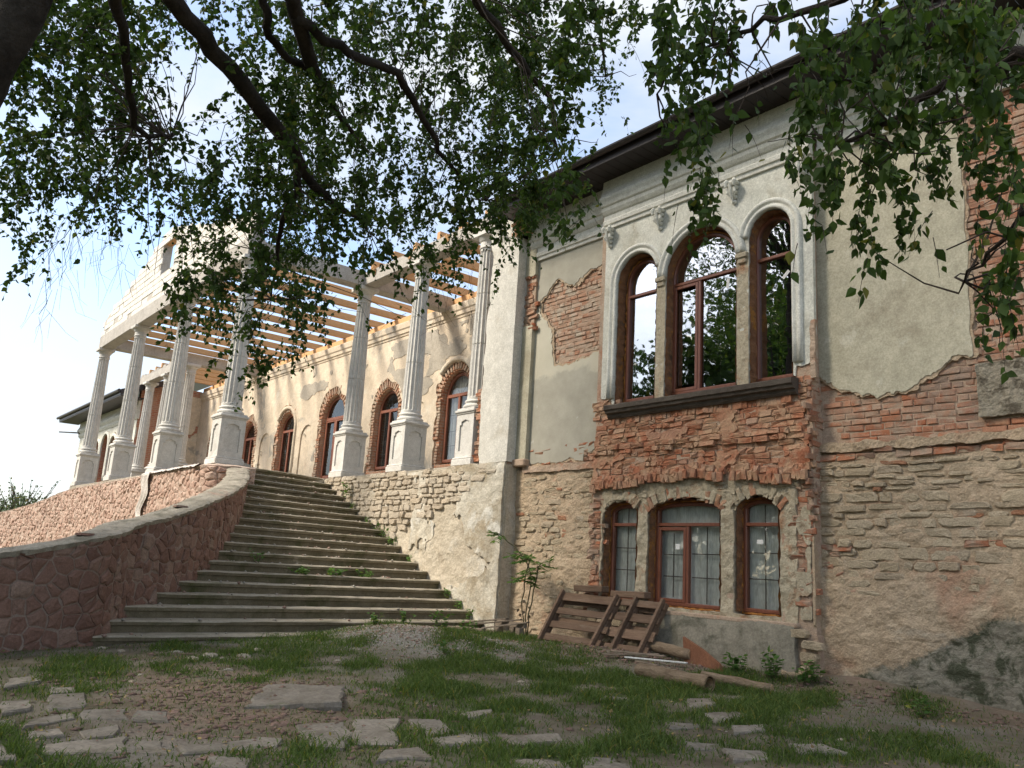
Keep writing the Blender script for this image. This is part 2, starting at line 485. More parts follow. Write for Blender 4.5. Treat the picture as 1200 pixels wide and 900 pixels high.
M_FACGREY = surf('facade_grey', [(0.3, (0.40, 0.365, 0.31)), (0.7, (0.48, 0.44, 0.375))], 2, 0.92, 0.3, 20, [((0.58, 0.5, 0.39), 2.2, 0.6, 0.7)], bdist=0.015)
M_FARBRICK = far_brick('brick_far', (0.48, 0.19, 0.10), (0.55, 0.28, 0.17), (0.55, 0.42, 0.31))
M_FARRED = far_brick('brick_side', (0.40, 0.13, 0.07), (0.46, 0.19, 0.11), (0.46, 0.33, 0.25))
M_CONC = surf('cast_stone', [(0.3, (0.60, 0.585, 0.55)), (0.7, (0.69, 0.675, 0.635))], 1.8, 0.85, 0.12, 40, [((0.48, 0.455, 0.41), 1.4, 0.58, 0.8)], bdist=0.006, rnd=0.06)
M_BEAM = surf('beam_concrete', [(0.3, (0.42, 0.395, 0.36)), (0.7, (0.53, 0.50, 0.455))], 2.5, 0.92, 0.3, 24, [((0.33, 0.30, 0.27), 1.8, 0.56, 0.74)], bdist=0.012)
M_BLOCK = surf('aerated_block', [(0.3, (0.72, 0.69, 0.63)), (0.7, (0.79, 0.76, 0.70))], 4, 0.93, 0.25, 45, rnd=0.05, bdist=0.008)
M_BLOCKJ = surf('block_joint', [(0.3, (0.48, 0.45, 0.40)), (0.7, (0.56, 0.53, 0.48))], 5, 0.95, 0.3, 40)
M_STEP = surf('step_stone', [(0.3, (0.34, 0.30, 0.23)), (0.7, (0.47, 0.42, 0.33))], 2.4, 0.93, 0.5, 26, [((0.16, 0.15, 0.085), 1.6, 0.52, 0.72), ((0.46, 0.42, 0.35), 3.3, 0.62, 0.74)], rnd=0.08, bdist=0.015, stretch=(1.2, 0.5, 1.6))  # tread tone raised so the tops read as lit against the risers
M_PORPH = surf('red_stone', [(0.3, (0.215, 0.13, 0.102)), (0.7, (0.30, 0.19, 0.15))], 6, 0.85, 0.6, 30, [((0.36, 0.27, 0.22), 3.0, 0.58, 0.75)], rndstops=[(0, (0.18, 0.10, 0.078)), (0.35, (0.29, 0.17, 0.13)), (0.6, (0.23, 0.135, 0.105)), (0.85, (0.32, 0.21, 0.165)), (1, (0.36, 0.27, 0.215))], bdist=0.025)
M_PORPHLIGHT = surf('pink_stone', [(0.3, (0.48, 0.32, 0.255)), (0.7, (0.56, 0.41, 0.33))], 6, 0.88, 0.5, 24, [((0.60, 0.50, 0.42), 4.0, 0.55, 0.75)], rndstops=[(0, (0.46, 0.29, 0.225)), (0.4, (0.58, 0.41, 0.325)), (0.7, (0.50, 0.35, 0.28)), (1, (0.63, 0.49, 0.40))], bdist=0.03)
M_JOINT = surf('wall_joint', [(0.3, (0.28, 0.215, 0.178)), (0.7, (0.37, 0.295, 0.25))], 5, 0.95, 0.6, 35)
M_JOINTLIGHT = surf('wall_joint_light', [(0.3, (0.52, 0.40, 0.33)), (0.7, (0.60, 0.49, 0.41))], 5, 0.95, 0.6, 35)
M_COPING = surf('coping_cement', [(0.3, (0.30, 0.27, 0.215)), (0.7, (0.43, 0.39, 0.32))], 3.2, 0.95, 0.6, 28, [((0.20, 0.185, 0.14), 2.6, 0.5, 0.66), ((0.33, 0.23, 0.18), 1.4, 0.6, 0.7)], bdist=0.02)
M_FRAME = surf('frame_brown', [(0.3, (0.15, 0.05, 0.027)), (0.7, (0.21, 0.073, 0.04))], 5, 0.42, 0.06, 40, spec=0.5, stretch=(6, 6, 0.6), fine=0.08)
M_FRAMEFAR = surf('frame_brown_far', [(0.3, (0.27, 0.10, 0.06)), (0.7, (0.33, 0.13, 0.08))], 5, 0.5, 0.05, 40, spec=0.4)
M_FOAM = surf('reveal_foam', [(0.3, (0.40, 0.15, 0.035)), (0.7, (0.52, 0.25, 0.07))], 8, 0.8, 0.9, 40, [((0.13, 0.06, 0.03), 6.0, 0.52, 0.68)], bdist=0.02)
M_REVEAL = surf('reveal_stained', [(0.3, (0.19, 0.095, 0.055)), (0.7, (0.33, 0.17, 0.085))], 7, 0.95, 0.8, 35, [((0.42, 0.20, 0.05), 6.0, 0.56, 0.66), ((0.10, 0.075, 0.055), 4.0, 0.55, 0.7)], bdist=0.02)
M_SILL = surf('sill_dark', [(0.3, (0.075, 0.06, 0.05)), (0.7, (0.13, 0.11, 0.09))], 4, 0.8, 0.3, 30, [((0.2, 0.18, 0.15), 4.0, 0.6, 0.8)], bdist=0.01)
M_SOFFIT = surf('soffit_brown', [(0.3, (0.020, 0.013, 0.013)), (0.7, (0.030, 0.020, 0.019))], 5, 0.5, 0.08, 30, spec=0.4, rnd=0.08)
M_ROOF = surf('roof_metal', [(0.3, (0.022, 0.017, 0.018)), (0.7, (0.036, 0.028, 0.028))], 3, 0.42, 0.08, 30, spec=0.5)
M_WOOD = surf('timber_new', [(0.3, (0.57, 0.325, 0.15)), (0.7, (0.68, 0.42, 0.215))], 5, 0.75, 0.2, 26, [((0.50, 0.31, 0.17), 3.0, 0.6, 0.75)], rnd=0.14, stretch=(4, 0.5, 4), bdist=0.005)
M_PALLET = surf('timber_old', [(0.3, (0.135, 0.085, 0.058)), (0.7, (0.215, 0.145, 0.10))], 5, 0.85, 0.5, 40, [((0.24, 0.185, 0.14), 3.0, 0.55, 0.75)], rnd=0.22, stretch=(0.6, 4, 6), bdist=0.008)
M_PALLETGREY = surf('timber_grey', [(0.3, (0.20, 0.16, 0.12)), (0.7, (0.31, 0.25, 0.195))], 5, 0.85, 0.5, 40, rnd=0.2, stretch=(1, 1, 6), bdist=0.008)
M_LOGBARK = surf('log_bark', [(0.3, (0.20, 0.145, 0.095)), (0.7, (0.34, 0.26, 0.18))], 6, 0.9, 0.8, 30, [((0.13, 0.09, 0.06), 5, 0.55, 0.7)], bdist=0.02, stretch=(0.6, 3, 3))
M_LOGEND = surf('log_end', [(0.3, (0.42, 0.30, 0.18)), (0.7, (0.52, 0.38, 0.24))], 14, 0.85, 0.3, 60)
M_RUST = surf('rusty_sheet', [(0.3, (0.19, 0.085, 0.05)), (0.7, (0.28, 0.13, 0.075))], 4, 0.7, 0.3, 30, [((0.14, 0.09, 0.07), 3, 0.55, 0.7)], bdist=0.008)
M_FLAG = surf('flagstone', [(0.3, (0.21, 0.185, 0.15)), (0.7, (0.33, 0.295, 0.245))], 3.2, 0.88, 0.6, 22, [((0.17, 0.145, 0.112), 2.4, 0.50, 0.68), ((0.12, 0.13, 0.07), 5.0, 0.60, 0.72)], rnd=0.15, bdist=0.02)
M_STONE = surf('loose_stone', [(0.3, (0.30, 0.27, 0.225)), (0.7, (0.44, 0.40, 0.335))], 8, 0.9, 0.6, 40, rndstops=[(0, (0.27, 0.24, 0.2)), (0.4, (0.45, 0.42, 0.36)), (0.7, (0.33, 0.20, 0.155)), (1, (0.26, 0.13, 0.10))], bdist=0.015)
M_GRIT = surf('grit', [(0.3, (0.17, 0.14, 0.105)), (0.7, (0.30, 0.26, 0.2))], 9, 0.95, 0.4, 40, rndstops=[(0, (0.13, 0.105, 0.08)), (0.5, (0.26, 0.215, 0.165)), (0.8, (0.34, 0.22, 0.165)), (1, (0.46, 0.43, 0.37))])
M_REDCHIP = surf('red_chip', [(0.3, (0.19, 0.12, 0.095)), (0.7, (0.28, 0.195, 0.155))], 9, 0.9, 0.5, 40, rnd=0.25)
M_PITTED = surf('pitted_stone', [(0.3, (0.30, 0.265, 0.20)), (0.7, (0.40, 0.355, 0.275))], 5, 0.95, 1.0, 13, [((0.16, 0.135, 0.10), 9, 0.52, 0.62)], bdist=0.05)
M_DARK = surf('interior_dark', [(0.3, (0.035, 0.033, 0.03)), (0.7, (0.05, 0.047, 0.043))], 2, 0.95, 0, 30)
M_CURTAIN = surf('plastic_film', [(0.3, (0.62, 0.65, 0.63)), (0.7, (0.80, 0.82, 0.80))], 2.5, 0.5, 0.2, 8, spec=0.4, stretch=(5, 5, 0.7), bdist=0.03)
M_LACE = surf('curtain_white', [(0.3, (0.66, 0.66, 0.65)), (0.7, (0.76, 0.76, 0.75))], 2, 0.9, 0.3, 12, stretch=(4, 4, 0.4))
M_SHEET = surf('plastic_white', [(0.3, (0.58, 0.52, 0.47)), (0.7, (0.70, 0.65, 0.60))], 5, 0.5, 0.4, 14, bdist=0.02)
M_PAPER = surf('sticker_white', [(0.3, (0.7, 0.7, 0.68)), (0.7, (0.75, 0.75, 0.73))], 3, 0.7, 0, 30, fine=0)

def pane_mat(name, refl, tint, alpha):
    m = bpy.data.materials.new(name); m.use_nodes = True
    nt = m.node_tree; nt.nodes.clear(); L = nt.links.new
    out = nt.nodes.new("ShaderNodeOutputMaterial")
    gl = nt.nodes.new("ShaderNodeBsdfGlossy"); gl.inputs['Roughness'].default_value = 0.015
    gl.inputs['Color'].default_value = (0.92, 0.95, 0.97, 1)
    tr = nt.nodes.new("ShaderNodeBsdfTransparent"); tr.inputs['Color'].default_value = (*tint, 1)
    mx = nt.nodes.new("ShaderNodeMixShader")
    fr = nt.nodes.new("ShaderNodeFresnel"); fr.inputs['IOR'].default_value = 1.5
    fac = math_node(nt, 'MINIMUM', math_node(nt, 'ADD', math_node(nt, 'MULTIPLY', fr.outputs[0], 0.6), refl), 1.0)
    bp = nt.nodes.new("ShaderNodeBump"); bp.inputs['Strength'].default_value = 0.05; bp.inputs['Distance'].default_value = 0.02
    pos = nt.nodes.new("ShaderNodeNewGeometry").outputs['Position']
    L(noise_node(nt, 3.0, 2, 0.5, pos), bp.inputs['Height']); L(bp.outputs['Normal'], gl.inputs['Normal'])
    L(fac, mx.inputs['Fac']); L(tr.outputs[0], mx.inputs[1]); L(gl.outputs[0], mx.inputs[2]); L(mx.outputs[0], out.inputs['Surface'])
    return m
M_PANE = pane_mat('glass_coated', 0.42, (0.6, 0.65, 0.65), 1)
M_PANELOW = pane_mat('glass_clear', 0.06, (0.93, 0.96, 0.95), 1)
M_PANEFAR = pane_mat('glass_far', 0.04, (0.75, 0.78, 0.78), 1)

def leaf_mat(name, c1, c2, trans=0.35):
    m = bpy.data.materials.new(name); m.use_nodes = True
    nt = m.node_tree; nt.nodes.clear(); L = nt.links.new
    out = nt.nodes.new("ShaderNodeOutputMaterial")
    pr = nt.nodes.new("ShaderNodeBsdfPrincipled"); pr.inputs['Roughness'].default_value = 0.5
    pr.inputs['Specular IOR Level'].default_value = 0.10
    tl = nt.nodes.new("ShaderNodeBsdfTranslucent")
    oi = nt.nodes.new("ShaderNodeObjectInfo").outputs['Random']
    isl = nt.nodes.new("ShaderNodeNewGeometry").outputs['Random Per Island']
    r = math_node(nt, 'FRACT', math_node(nt, 'ADD', oi, isl))
    c = ramp(nt, r, [(0, c1), (0.72, c2), (0.93, tuple(q*1.25 for q in c2)), (1, (c2[0]*2.4, c2[1]*1.35, c2[2]))])
    L(c, pr.inputs['Base Color'])
    c3 = mixc(nt, 1.0, c, (1.5, 1.7, 0.8), 'MULTIPLY')
    L(c3, tl.inputs['Color'])
    mx = nt.nodes.new("ShaderNodeMixShader"); mx.inputs['Fac'].default_value = trans
    L(pr.outputs[0], mx.inputs[1]); L(tl.outputs[0], mx.inputs[2]); L(mx.outputs[0], out.inputs['Surface'])
    return m
M_LEAF = leaf_mat('birch_leaf', (0.027, 0.047, 0.013), (0.055, 0.092, 0.025), 0.36)
M_LEAFDARK = leaf_mat('tree_leaf', (0.025, 0.045, 0.014), (0.05, 0.085, 0.025), 0.2)
M_WEED = leaf_mat('weed_leaf', (0.06, 0.12, 0.03), (0.10, 0.18, 0.05), 0.3)
M_GRASS = leaf_mat('grass_blade', (0.048, 0.083, 0.022), (0.11, 0.155, 0.045), 0.3)
M_BUSH = leaf_mat('bush_leaf', (0.06, 0.085, 0.055), (0.10, 0.13, 0.08), 0.2)
M_BARK = surf('birch_bark', [(0.35, (0.022, 0.018, 0.015)), (0.62, (0.055, 0.046, 0.038))], 5, 0.92, 0.9, 18, [((0.36, 0.34, 0.30), 3.0, 0.66, 0.72)], bdist=0.05)
M_TWIG = surf('twig_bark', [(0.3, (0.035, 0.026, 0.02)), (0.7, (0.06, 0.045, 0.035))], 8, 0.85, 0.3, 40)
M_STEM = surf('green_stem', [(0.3, (0.09, 0.085, 0.05)), (0.7, (0.15, 0.14, 0.08))], 8, 0.8, 0.3, 40)

# ------------------------------------------------------------------ ground
def ground_z(x, y):
    x = np.asarray(x, dtype=float); y = np.asarray(y, dtype=float)
    xc = np.clip(x, -60, 20); yc = np.clip(y, -25, 30)
    z = -1.45+0.02*yc-0.012*xc
    z = z+0.22*np.exp(-(((x+10.9)/1.7)**2+((y-7.3)/1.0)**2))           # gravel heap
    z = z+0.16*np.exp(-(((x+5.3)/1.6)**2+((y-9.9)/0.35)**2))           # rubble against the wall
    z = z+0.10*np.exp(-(((x+8.6)/1.8)**2+((y-9.3)/0.5)**2))
    fade = np.exp(-((x+6)**2+(y-4)**2)/400.0)
    return z+fade*(0.05*fbm(x*0.9, y*0.9, 3, 4)+0.035*fbm(x*3.3, y*3.3, 5, 3))

def axis(lo, hi, step, far):
    a = list(np.arange(lo, hi+1e-6, step)); b = []; d = step
    q = hi
    while q < far: d *= 1.5; q += d; b.append(q)
    c = []; q = lo; d = step
    while q > -far: d *= 1.5; q -= d; c.append(q)
    return np.array(c[::-1]+a+b)

FLAGS=[
[(-8.25,1.39),(-8.21,1.61),(-7.70,1.53),(-7.62,1.31)],
[(-8.31,1.75),(-8.29,2.05),(-7.66,1.92),(-7.66,1.62)],
[(-7.36,1.40),(-7.53,1.79),(-7.21,1.76),(-7.01,1.35)],
[(-7.50,1.84),(-7.49,2.21),(-7.05,2.08),(-7.17,1.76)],
[(-7.37,2.20),(-7.29,2.47),(-6.91,2.33),(-7.02,2.09)],
[(-6.85,1.70),(-6.98,1.99),(-6.57,1.87),(-6.55,1.66)],
[(-6.94,1.35),(-6.99,1.61),(-6.71,1.57),(-6.65,1.32)],
[(-6.42,1.33),(-6.56,1.96),(-6.02,1.81),(-6.18,1.34)],
[(-6.39,1.94),(-6.35,2.13),(-5.95,2.03),(-6.00,1.85)],
[(-6.10,2.14),(-6.11,2.84),(-5.90,2.87),(-5.76,2.50),(-5.87,2.10)],
[(-6.40,3.13),(-6.44,3.56),(-5.97,3.46),(-5.58,3.13),(-5.72,2.94)],
[(-7.44,1.17),(-7.42,1.39),(-7.12,1.33),(-7.14,1.13)],
[(-9.35,1.59),(-9.50,1.93),(-9.01,1.82),(-8.81,1.49)],
[(-8.68,1.84),(-8.66,2.09),(-8.35,2.00),(-8.36,1.77)],
[(-5.73,2.22),(-5.59,2.49),(-5.35,2.35),(-5.46,2.14)],
[(-6.75,1.02),(-6.65,1.23),(-6.10,1.18),(-6.13,0.98)],
[(-6.48,3.17),(-6.40,3.58),(-5.63,3.23),(-5.69,2.93)],
[(-6.46,3.68),(-6.30,4.04),(-5.48,3.53),(-5.63,3.23)],
[(-6.28,4.08),(-6.16,4.35),(-5.66,4.20),(-5.58,3.86)],
[(-6.20,2.74),(-6.04,2.90),(-5.80,2.72),(-5.85,2.60)],
[(-5.61,3.81),(-5.59,4.25),(-5.25,4.18),(-5.29,3.75)],
[(-5.45,4.34),(-5.27,4.91),(-5.05,4.79),(-5.10,4.30)],
[(-4.92,4.06),(-4.76,4.49),(-4.38,4.24),(-4.59,3.84)],
[(-6.28,4.59),(-6.33,5.05),(-6.05,4.86),(-5.99,4.49)],
[(-5.98,7.21),(-5.81,7.62),(-5.47,7.25),(-5.54,6.88)],
[(-5.28,6.70),(-5.15,7.18),(-4.87,6.97),(-4.92,6.45)],
[(-5.25,6.13),(-5.07,6.43),(-4.82,6.19),(-4.96,5.89)],
[(-4.81,6.49),(-4.66,6.82),(-4.47,6.62),(-4.55,6.23)],
[(-4.22,5.57),(-4.03,5.96),(-3.82,5.71),(-3.92,5.37)],
[(-4.12,6.31),(-3.96,6.63),(-3.67,6.49),(-3.82,6.04)],
[(-6.50,6.68),(-6.26,6.88),(-5.96,6.55),(-6.20,6.30)],
[(-4.56,5.60),(-4.38,5.85),(-4.21,5.59),(-4.36,5.39)],
[(-4.59,4.51),(-4.44,4.89),(-4.12,4.62),(-4.31,4.26)],
[(-5.41,3.33),(-5.34,3.62),(-5.02,3.49),(-5.14,3.13)],
]

GRASS=[
(1,[(-12.40,9.07),(-10.73,9.60),(-7.36,8.33),(-6.55,10.67),(-4.90,8.53),(-4.29,5.66),(-5.57,4.31),(-7.14,4.11),(-8.40,5.35)]),
(0.9,[(-12.81,4.18),(-14.99,8.64),(-13.12,10.19),(-11.58,6.86),(-8.27,4.84),(-8.77,4.28),(-8.04,3.01),(-9.55,2.91)]),
(0.7,[(-6.04,2.80),(-5.97,4.61),(-4.58,5.83),(-3.31,4.06),(-4.46,2.02)]),
(1,[(-8.15,0.92),(-7.22,1.47),(-6.38,1.42),(-5.81,1.60),(-4.55,1.34),(-5.25,0.61)]),
(0.6,[(-5.42,5.39),(-4.71,6.96),(-3.63,8.27),(-2.93,7.21),(-3.70,5.46)]),
(0.7,[(-9.71,1.60),(-10.72,2.41),(-10.44,3.35),(-8.21,2.24),(-7.89,1.52)]),
(0.5,[(-6.11,1.72),(-5.87,2.73),(-4.41,2.10),(-4.81,1.40)]),
(0.85,[(-5.08,10.06),(-4.64,10.40),(-3.86,8.99),(-4.28,8.64)]),
(0.8,[(-8.05,11.46),(-7.15,11.89),(-5.58,9.26),(-6.22,8.69)]),
(0.5,[(-8.39,1.80),(-8.43,2.04),(-7.06,1.81),(-7.17,1.57)]),
(0.6,[(-8.09,4.53),(-7.80,5.30),(-6.23,4.44),(-6.18,3.73)]),
]

gx = axis(-17, 2, 0.085, 900); gy = axis(-1, 11, 0.085, 900)
GX, GY = np.meshgrid(gx, gy, indexing='ij')
V = np.stack([GX.ravel(), GY.ravel(), ground_z(GX, GY).ravel()], 1)
nx, ny = len(gx), len(gy)
ii, jj = np.meshgrid(np.arange(nx-1), np.arange(ny-1), indexing='ij')
q = (ii*ny+jj).ravel()
F = np.stack([q, q+ny, q+ny+1, q+1], 1)
me = mesh_np('ground', V, F, True)
gm, nt, b, L = new_mat('ground_soil')
pos = nt.nodes.new("ShaderNodeNewGeometry").outputs['Position']
soil = ramp(nt, noise_node(nt, 2.2, 7, 0.65, pos), [(0.3, (0.125, 0.10, 0.07)), (0.5, (0.205, 0.17, 0.125)), (0.7, (0.32, 0.28, 0.22))])
green = ramp(nt, noise_node(nt, 9, 4, 0.6, pos), [(0.3, (0.06, 0.085, 0.028)), (0.7, (0.11, 0.14, 0.05))])
grav = ramp(nt, noise_node(nt, 45, 3, 0.8, pos), [(0.35, (0.20, 0.185, 0.16)), (0.65, (0.42, 0.395, 0.355))])
redd = ramp(nt, noise_node(nt, 14, 5, 0.7, pos), [(0.3, (0.22, 0.15, 0.11)), (0.7, (0.40, 0.30, 0.225))])
att = nt.nodes.new("ShaderNodeAttribute"); att.attribute_name = 'cover'
sp = nt.nodes.new("ShaderNodeSeparateColor"); L(att.outputs['Color'], sp.inputs[0])
c = mixc(nt, sp.outputs[1], soil, grav); c = mixc(nt, sp.outputs[2], c, redd); c = mixc(nt, sp.outputs[0], c, green)
L(c, b.inputs['Base Color']); b.inputs['Roughness'].default_value = 0.97; b.inputs['Specular IOR Level'].default_value = 0.1
bp = nt.nodes.new("ShaderNodeBump"); bp.inputs['Strength'].default_value = 0.8; bp.inputs['Distance'].default_value = 0.03
L(math_node(nt, 'ADD', noise_node(nt, 30, 6, 0.75, pos), noise_node(nt, 110, 3, 0.7, pos)), bp.inputs['Height']); L(bp.outputs['Normal'], b.inputs['Normal'])

def grass_density(x, y):
    x = np.asarray(x, dtype=float); y = np.asarray(y, dtype=float)
    d = np.zeros(x.shape)
    for w, poly in GRASS:
        s = poly_sd(x, y, poly)+0.55*fbm(x*1.1, y*1.1, 31, 3)
        d = np.maximum(d, w*np.clip(s/0.35+0.35, 0, 1))
    n = fbm(x*1.9, y*1.9, 41, 4)
    return np.clip(d*np.clip(0.55+n*3.2, 0, 1.25), 0, 1)
cov = np.zeros((len(V), 4), dtype=np.float32); cov[:, 3] = 1
xs, ys = V[:, 0], V[:, 1]
near = (xs > -19) & (xs < 4) & (ys > -3) & (ys < 12)
gd = np.zeros(len(V)); gd[near] = grass_density(xs[near], ys[near])
gd[~near] = 0.75
cov[:, 0] = np.clip(gd*0.8+.22*near*np.clip(.5+2.5*fbm(xs*2.2, ys*2.2, 45, 4), 0, 1), 0, 1)
n1 = fbm(xs*1.3, ys*1.3, 51, 4)
cov[:, 1] = np.clip(np.exp(-(((xs+10.9)/1.9)**2+((ys-7.2)/1.15)**2))*1.6+np.clip(n1*2.2, 0, 0.7)*near, 0, 1)
cov[:, 2] = np.clip(1.2*np.exp(-(((xs+7.4)/1.5)**2+((ys-3.0)/0.9)**2))+1.2*np.exp(-(((xs+5.0)/2.2)**2+((ys-9.7)/0.6)**2))+0.7*np.exp(-(((xs+9)/1.5)**2+((ys-3.4)/0.8)**2)), 0, 1)*np.clip(0.7+fbm(xs*3, ys*3, 61, 3)*2, 0, 1)
me.color_attributes.new('cover', 'FLOAT_COLOR', 'POINT')
me.color_attributes['cover'].data.foreach_set('color', cov.ravel())
ground = link('ground', me, gm)
tag(ground, 'bare trodden soil with worn grass in front of the old house', None, None, 'structure')

def resample(poly, step):
    out = []
    n = len(poly)
    for i in range(n):
        a = np.array(poly[i]); c = np.array(poly[(i+1) % n])
        k = max(1, int(np.linalg.norm(c-a)/step))
        for t in range(k): out.append(a+(c-a)*t/k)
    return out
for n, poly in enumerate(FLAGS):
    pts = resample(poly, 0.16)
    cx = sum(p[0] for p in pts)/len(pts); cy = sum(p[1] for p in pts)/len(pts)
    rr = random.Random(n)
    tx, ty = rr.uniform(-0.012, 0.012), rr.uniform(-0.012, 0.012)
    z0 = max(float(ground_z(cx, cy)), sum(float(ground_z(p[0], p[1])) for p in pts)/len(pts))+rr.uniform(0.006, 0.02)
    ring = []
    for p in pts:
        j = rr.uniform(-0.045, 0.02)
        d = np.array([p[0]-cx, p[1]-cy]); l = np.linalg.norm(d)+1e-6
        ring.append(np.array([cx, cy])+d*(1+j/l)*0.985)
    mb = MB(); k = len(ring)
    Z = lambda p, dz: z0+dz+tx*(p[0]-cx)*4+ty*(p[1]-cy)*4
    Vv = [(p[0], p[1], Z(p, -0.09)) for p in ring]
    Vv += [(p[0], p[1], Z(p, -0.012+rr.uniform(-0.006, 0.004))) for p in ring]
    ins = [np.array([cx, cy])+(p-np.array([cx, cy]))*0.93 for p in ring]
    Vv += [(p[0], p[1], Z(p, rr.uniform(-0.004, 0.006))) for p in ins]
    ins2 = [np.array([cx, cy])+(p-np.array([cx, cy]))*0.5 for p in ring]
    Vv += [(p[0], p[1], Z(p, rr.uniform(-0.006, 0.004))) for p in ins2]
    Vv.append((cx, cy, Z((cx, cy), 0)))
    Ff = []
    for i in range(k):
        i2 = (i+1) % k
        for lv in range(3): Ff.append((lv*k+i, lv*k+i2, (lv+1)*k+i2, (lv+1)*k+i))
        Ff.append((3*k+i, 3*k+i2, 4*k))
    mb.add(Vv, Ff); mb.build('flagstone', M_FLAG, ground)

# ------------------------------------------------------------------ piece collections
def brick_variant(l, h, seed, d=0.05, rough=1.0):
    r = random.Random(seed); j = lambda a: r.uniform(-a, a)*rough
    V = []
    for sx, sz in ((-1, -1), (1, -1), (1, 1), (-1, 1)):
        V.append((sx*l/2, 0.0, sz*h/2))
    for sx, sz in ((-1, -1), (1, -1), (1, 1), (-1, 1)):
        V.append((sx*l/2+j(.006), -d+.009+j(.003), sz*h/2+j(.005)))
    for sx, sz in ((-1, -1), (1, -1), (1, 1), (-1, 1)):
        V.append((sx*(l/2-.011)+j(.012), -d+j(.006), sz*(h/2-.009)+j(.006)))
    V.append((j(l*.2), -d+j(.006), j(.01)))
    F = []
    for k in range(4):
        k2 = (k+1) % 4
        F.append((k, k2, 4+k2, 4+k)); F.append((4+k, 4+k2, 8+k2, 8+k)); F.append((8+k, 8+k2, 12))
    return V, F
_vm = {}
def variant_mesh(key, mat):
    """key: (kind, length, height, number)."""
    k = (key, mat.name)
    if k not in _vm:
        kind, l, h, n = key
        if kind == 'brick': V, F = brick_variant(l, h, n*13+int(l*1000))
        elif kind == 'rough': V, F = brick_variant(l, h, n*17+int(l*1000), 0.055, 2.6)
        elif kind == 'block': V, F = brick_variant(l, h, n*19, 0.03, 0.25)
        else: V, F = stone_variant(l, h, n)
        me = bpy.data.meshes.new({'brick': 'brick', 'rough': 'brick', 'block': 'block'}.get(kind, 'stone'))
        me.from_pydata(V, [], F); me.update(); me.materials.append(mat)
        _vm[k] = (me, V, F)
    return _vm[k]
def stone_variant(l, h, n):
    """split field stone: jagged nearly rectangular outline, flat broken face with steep sides."""
    r = random.Random(n*31+5); base = []
    for a, b_ in (((-.5, -.5), (.5, -.5)), ((.5, -.5), (.5, .5)), ((.5, .5), (-.5, .5)), ((-.5, .5), (-.5, -.5))):
        k = 4 if a[1] == b_[1] else 2
        for t in range(k):
            x = a[0]+(b_[0]-a[0])*t/k; z = a[1]+(b_[1]-a[1])*t/k
            cut = .8 if t == 0 else 1.0
            base.append((x*l*r.uniform(.93, 1.0)*(cut if r.random() < .6 else 1), z*h*r.uniform(.82, 1.03)*(cut if r.random() < .5 else 1)))
    m = len(base); V = []; tu, tv = r.uniform(-.02, .02), r.uniform(-.012, .012)
    for x, z in base: V.append((x, 0.05, z))
    for x, z in base: V.append((x*.985, -.016+r.uniform(-.006, .006)+tu*x+tv*z, z*.97))
    for x, z in base: V.append((x*(.90+r.uniform(-.06, .04)), -.030+r.uniform(-.006, .006)+tu*x+tv*z, z*(.84+r.uniform(-.10, .08))))
    V.append((r.uniform(-.25, .25)*l, -.032+r.uniform(-.010, .010), r.uniform(-.2, .2)*h))
    F = []
    for k in range(m):
        k2 = (k+1) % m
        F.append((k, k2, m+k2, m+k)); F.append((m+k, m+k2, 2*m+k2, 2*m+k)); F.append((2*m+k, 2*m+k2, 3*m))
    return V, F

class Pieces:
    """Bricks or stones laid one by one: the nearest become objects, the rest one joined part."""
    def __init__(self, name, restname, parent, limit=290):
        self.name, self.rest, self.parent, self.limit, self.items = name, restname, parent, limit, []
    def put(self, key, mat, loc, rot=(0, 0, 0), scale=(1, 1, 1)):
        self.items.append((key, mat, Matrix.LocRotScale(Vector(loc), Euler(rot), Vector(scale))))
    def flush(self):
        self.items.sort(key=lambda t: t[2].translation.length)
        inv = wmat(self.parent).inverted()
        for key, mat, mt in self.items[:self.limit]:
            me = variant_mesh(key, mat)[0]
            o = bpy.data.objects.new(self.name, me); COL.objects.link(o)
            o.parent = self.parent; o.matrix_parent_inverse = inv; o.matrix_basis = mt
        byname = {}
        for key, mat, mt in self.items[self.limit:]:
            byname.setdefault(mat.name, [mat, MB()])[1].add([mt @ Vector(p) for p in variant_mesh(key, mat)[1]], variant_mesh(key, mat)[2])
        for mat, mb in byname.values():
            o = mb.build(self.rest, mat, self.parent, fix=False); o['kind'] = 'stuff'

def brick_field(P, sd, u0, u1, v0, v1, plane, c, mat, seed=0, kind='brick', jit=0.008, course=0.083, lens=(0.25, 0.25, 0.12, 0.25, 0.12, 0.18), gap=0.012, keep=1.0, bh=None):
    """plane 'front': face looks to -Y at y=c; 'right': face looks to +X at x=c, u is y."""
    r = random.Random(seed)
    rows = int((v1-v0)/course)+1
    cand = []
    for i in range(rows):
        v = v0+i*course+course/2
        u = u0-r.uniform(0, 0.25)
        while u < u1:
            l = r.choice(lens)
            cand.append((u+l/2, v+r.uniform(-.004, .004), l)); u += l+gap
    s = sd(np.array([a[0] for a in cand]), np.array([a[1] for a in cand]))
    for (u, v, l), q in zip(cand, s):
        if q < -0.005 or r.random() > keep: continue
        off = r.uniform(-jit, jit)
        if r.random() < .07: off += 0.02
        key = (kind, l, bh or course-gap, r.randrange(5))
        rx, ry, rz = r.uniform(-.02, .02), r.uniform(-.015, .015), r.uniform(-.03, .03)
        if plane == 'front': P.put(key, mat, (u, c+(0.03 if kind == 'block' else 0.05)+off, v), (rx, ry, rz) if kind != 'block' else (0, 0, 0))
        else: P.put(key, mat, (c-0.05+off, u, v), (rx, ry, rz+math.pi/2))

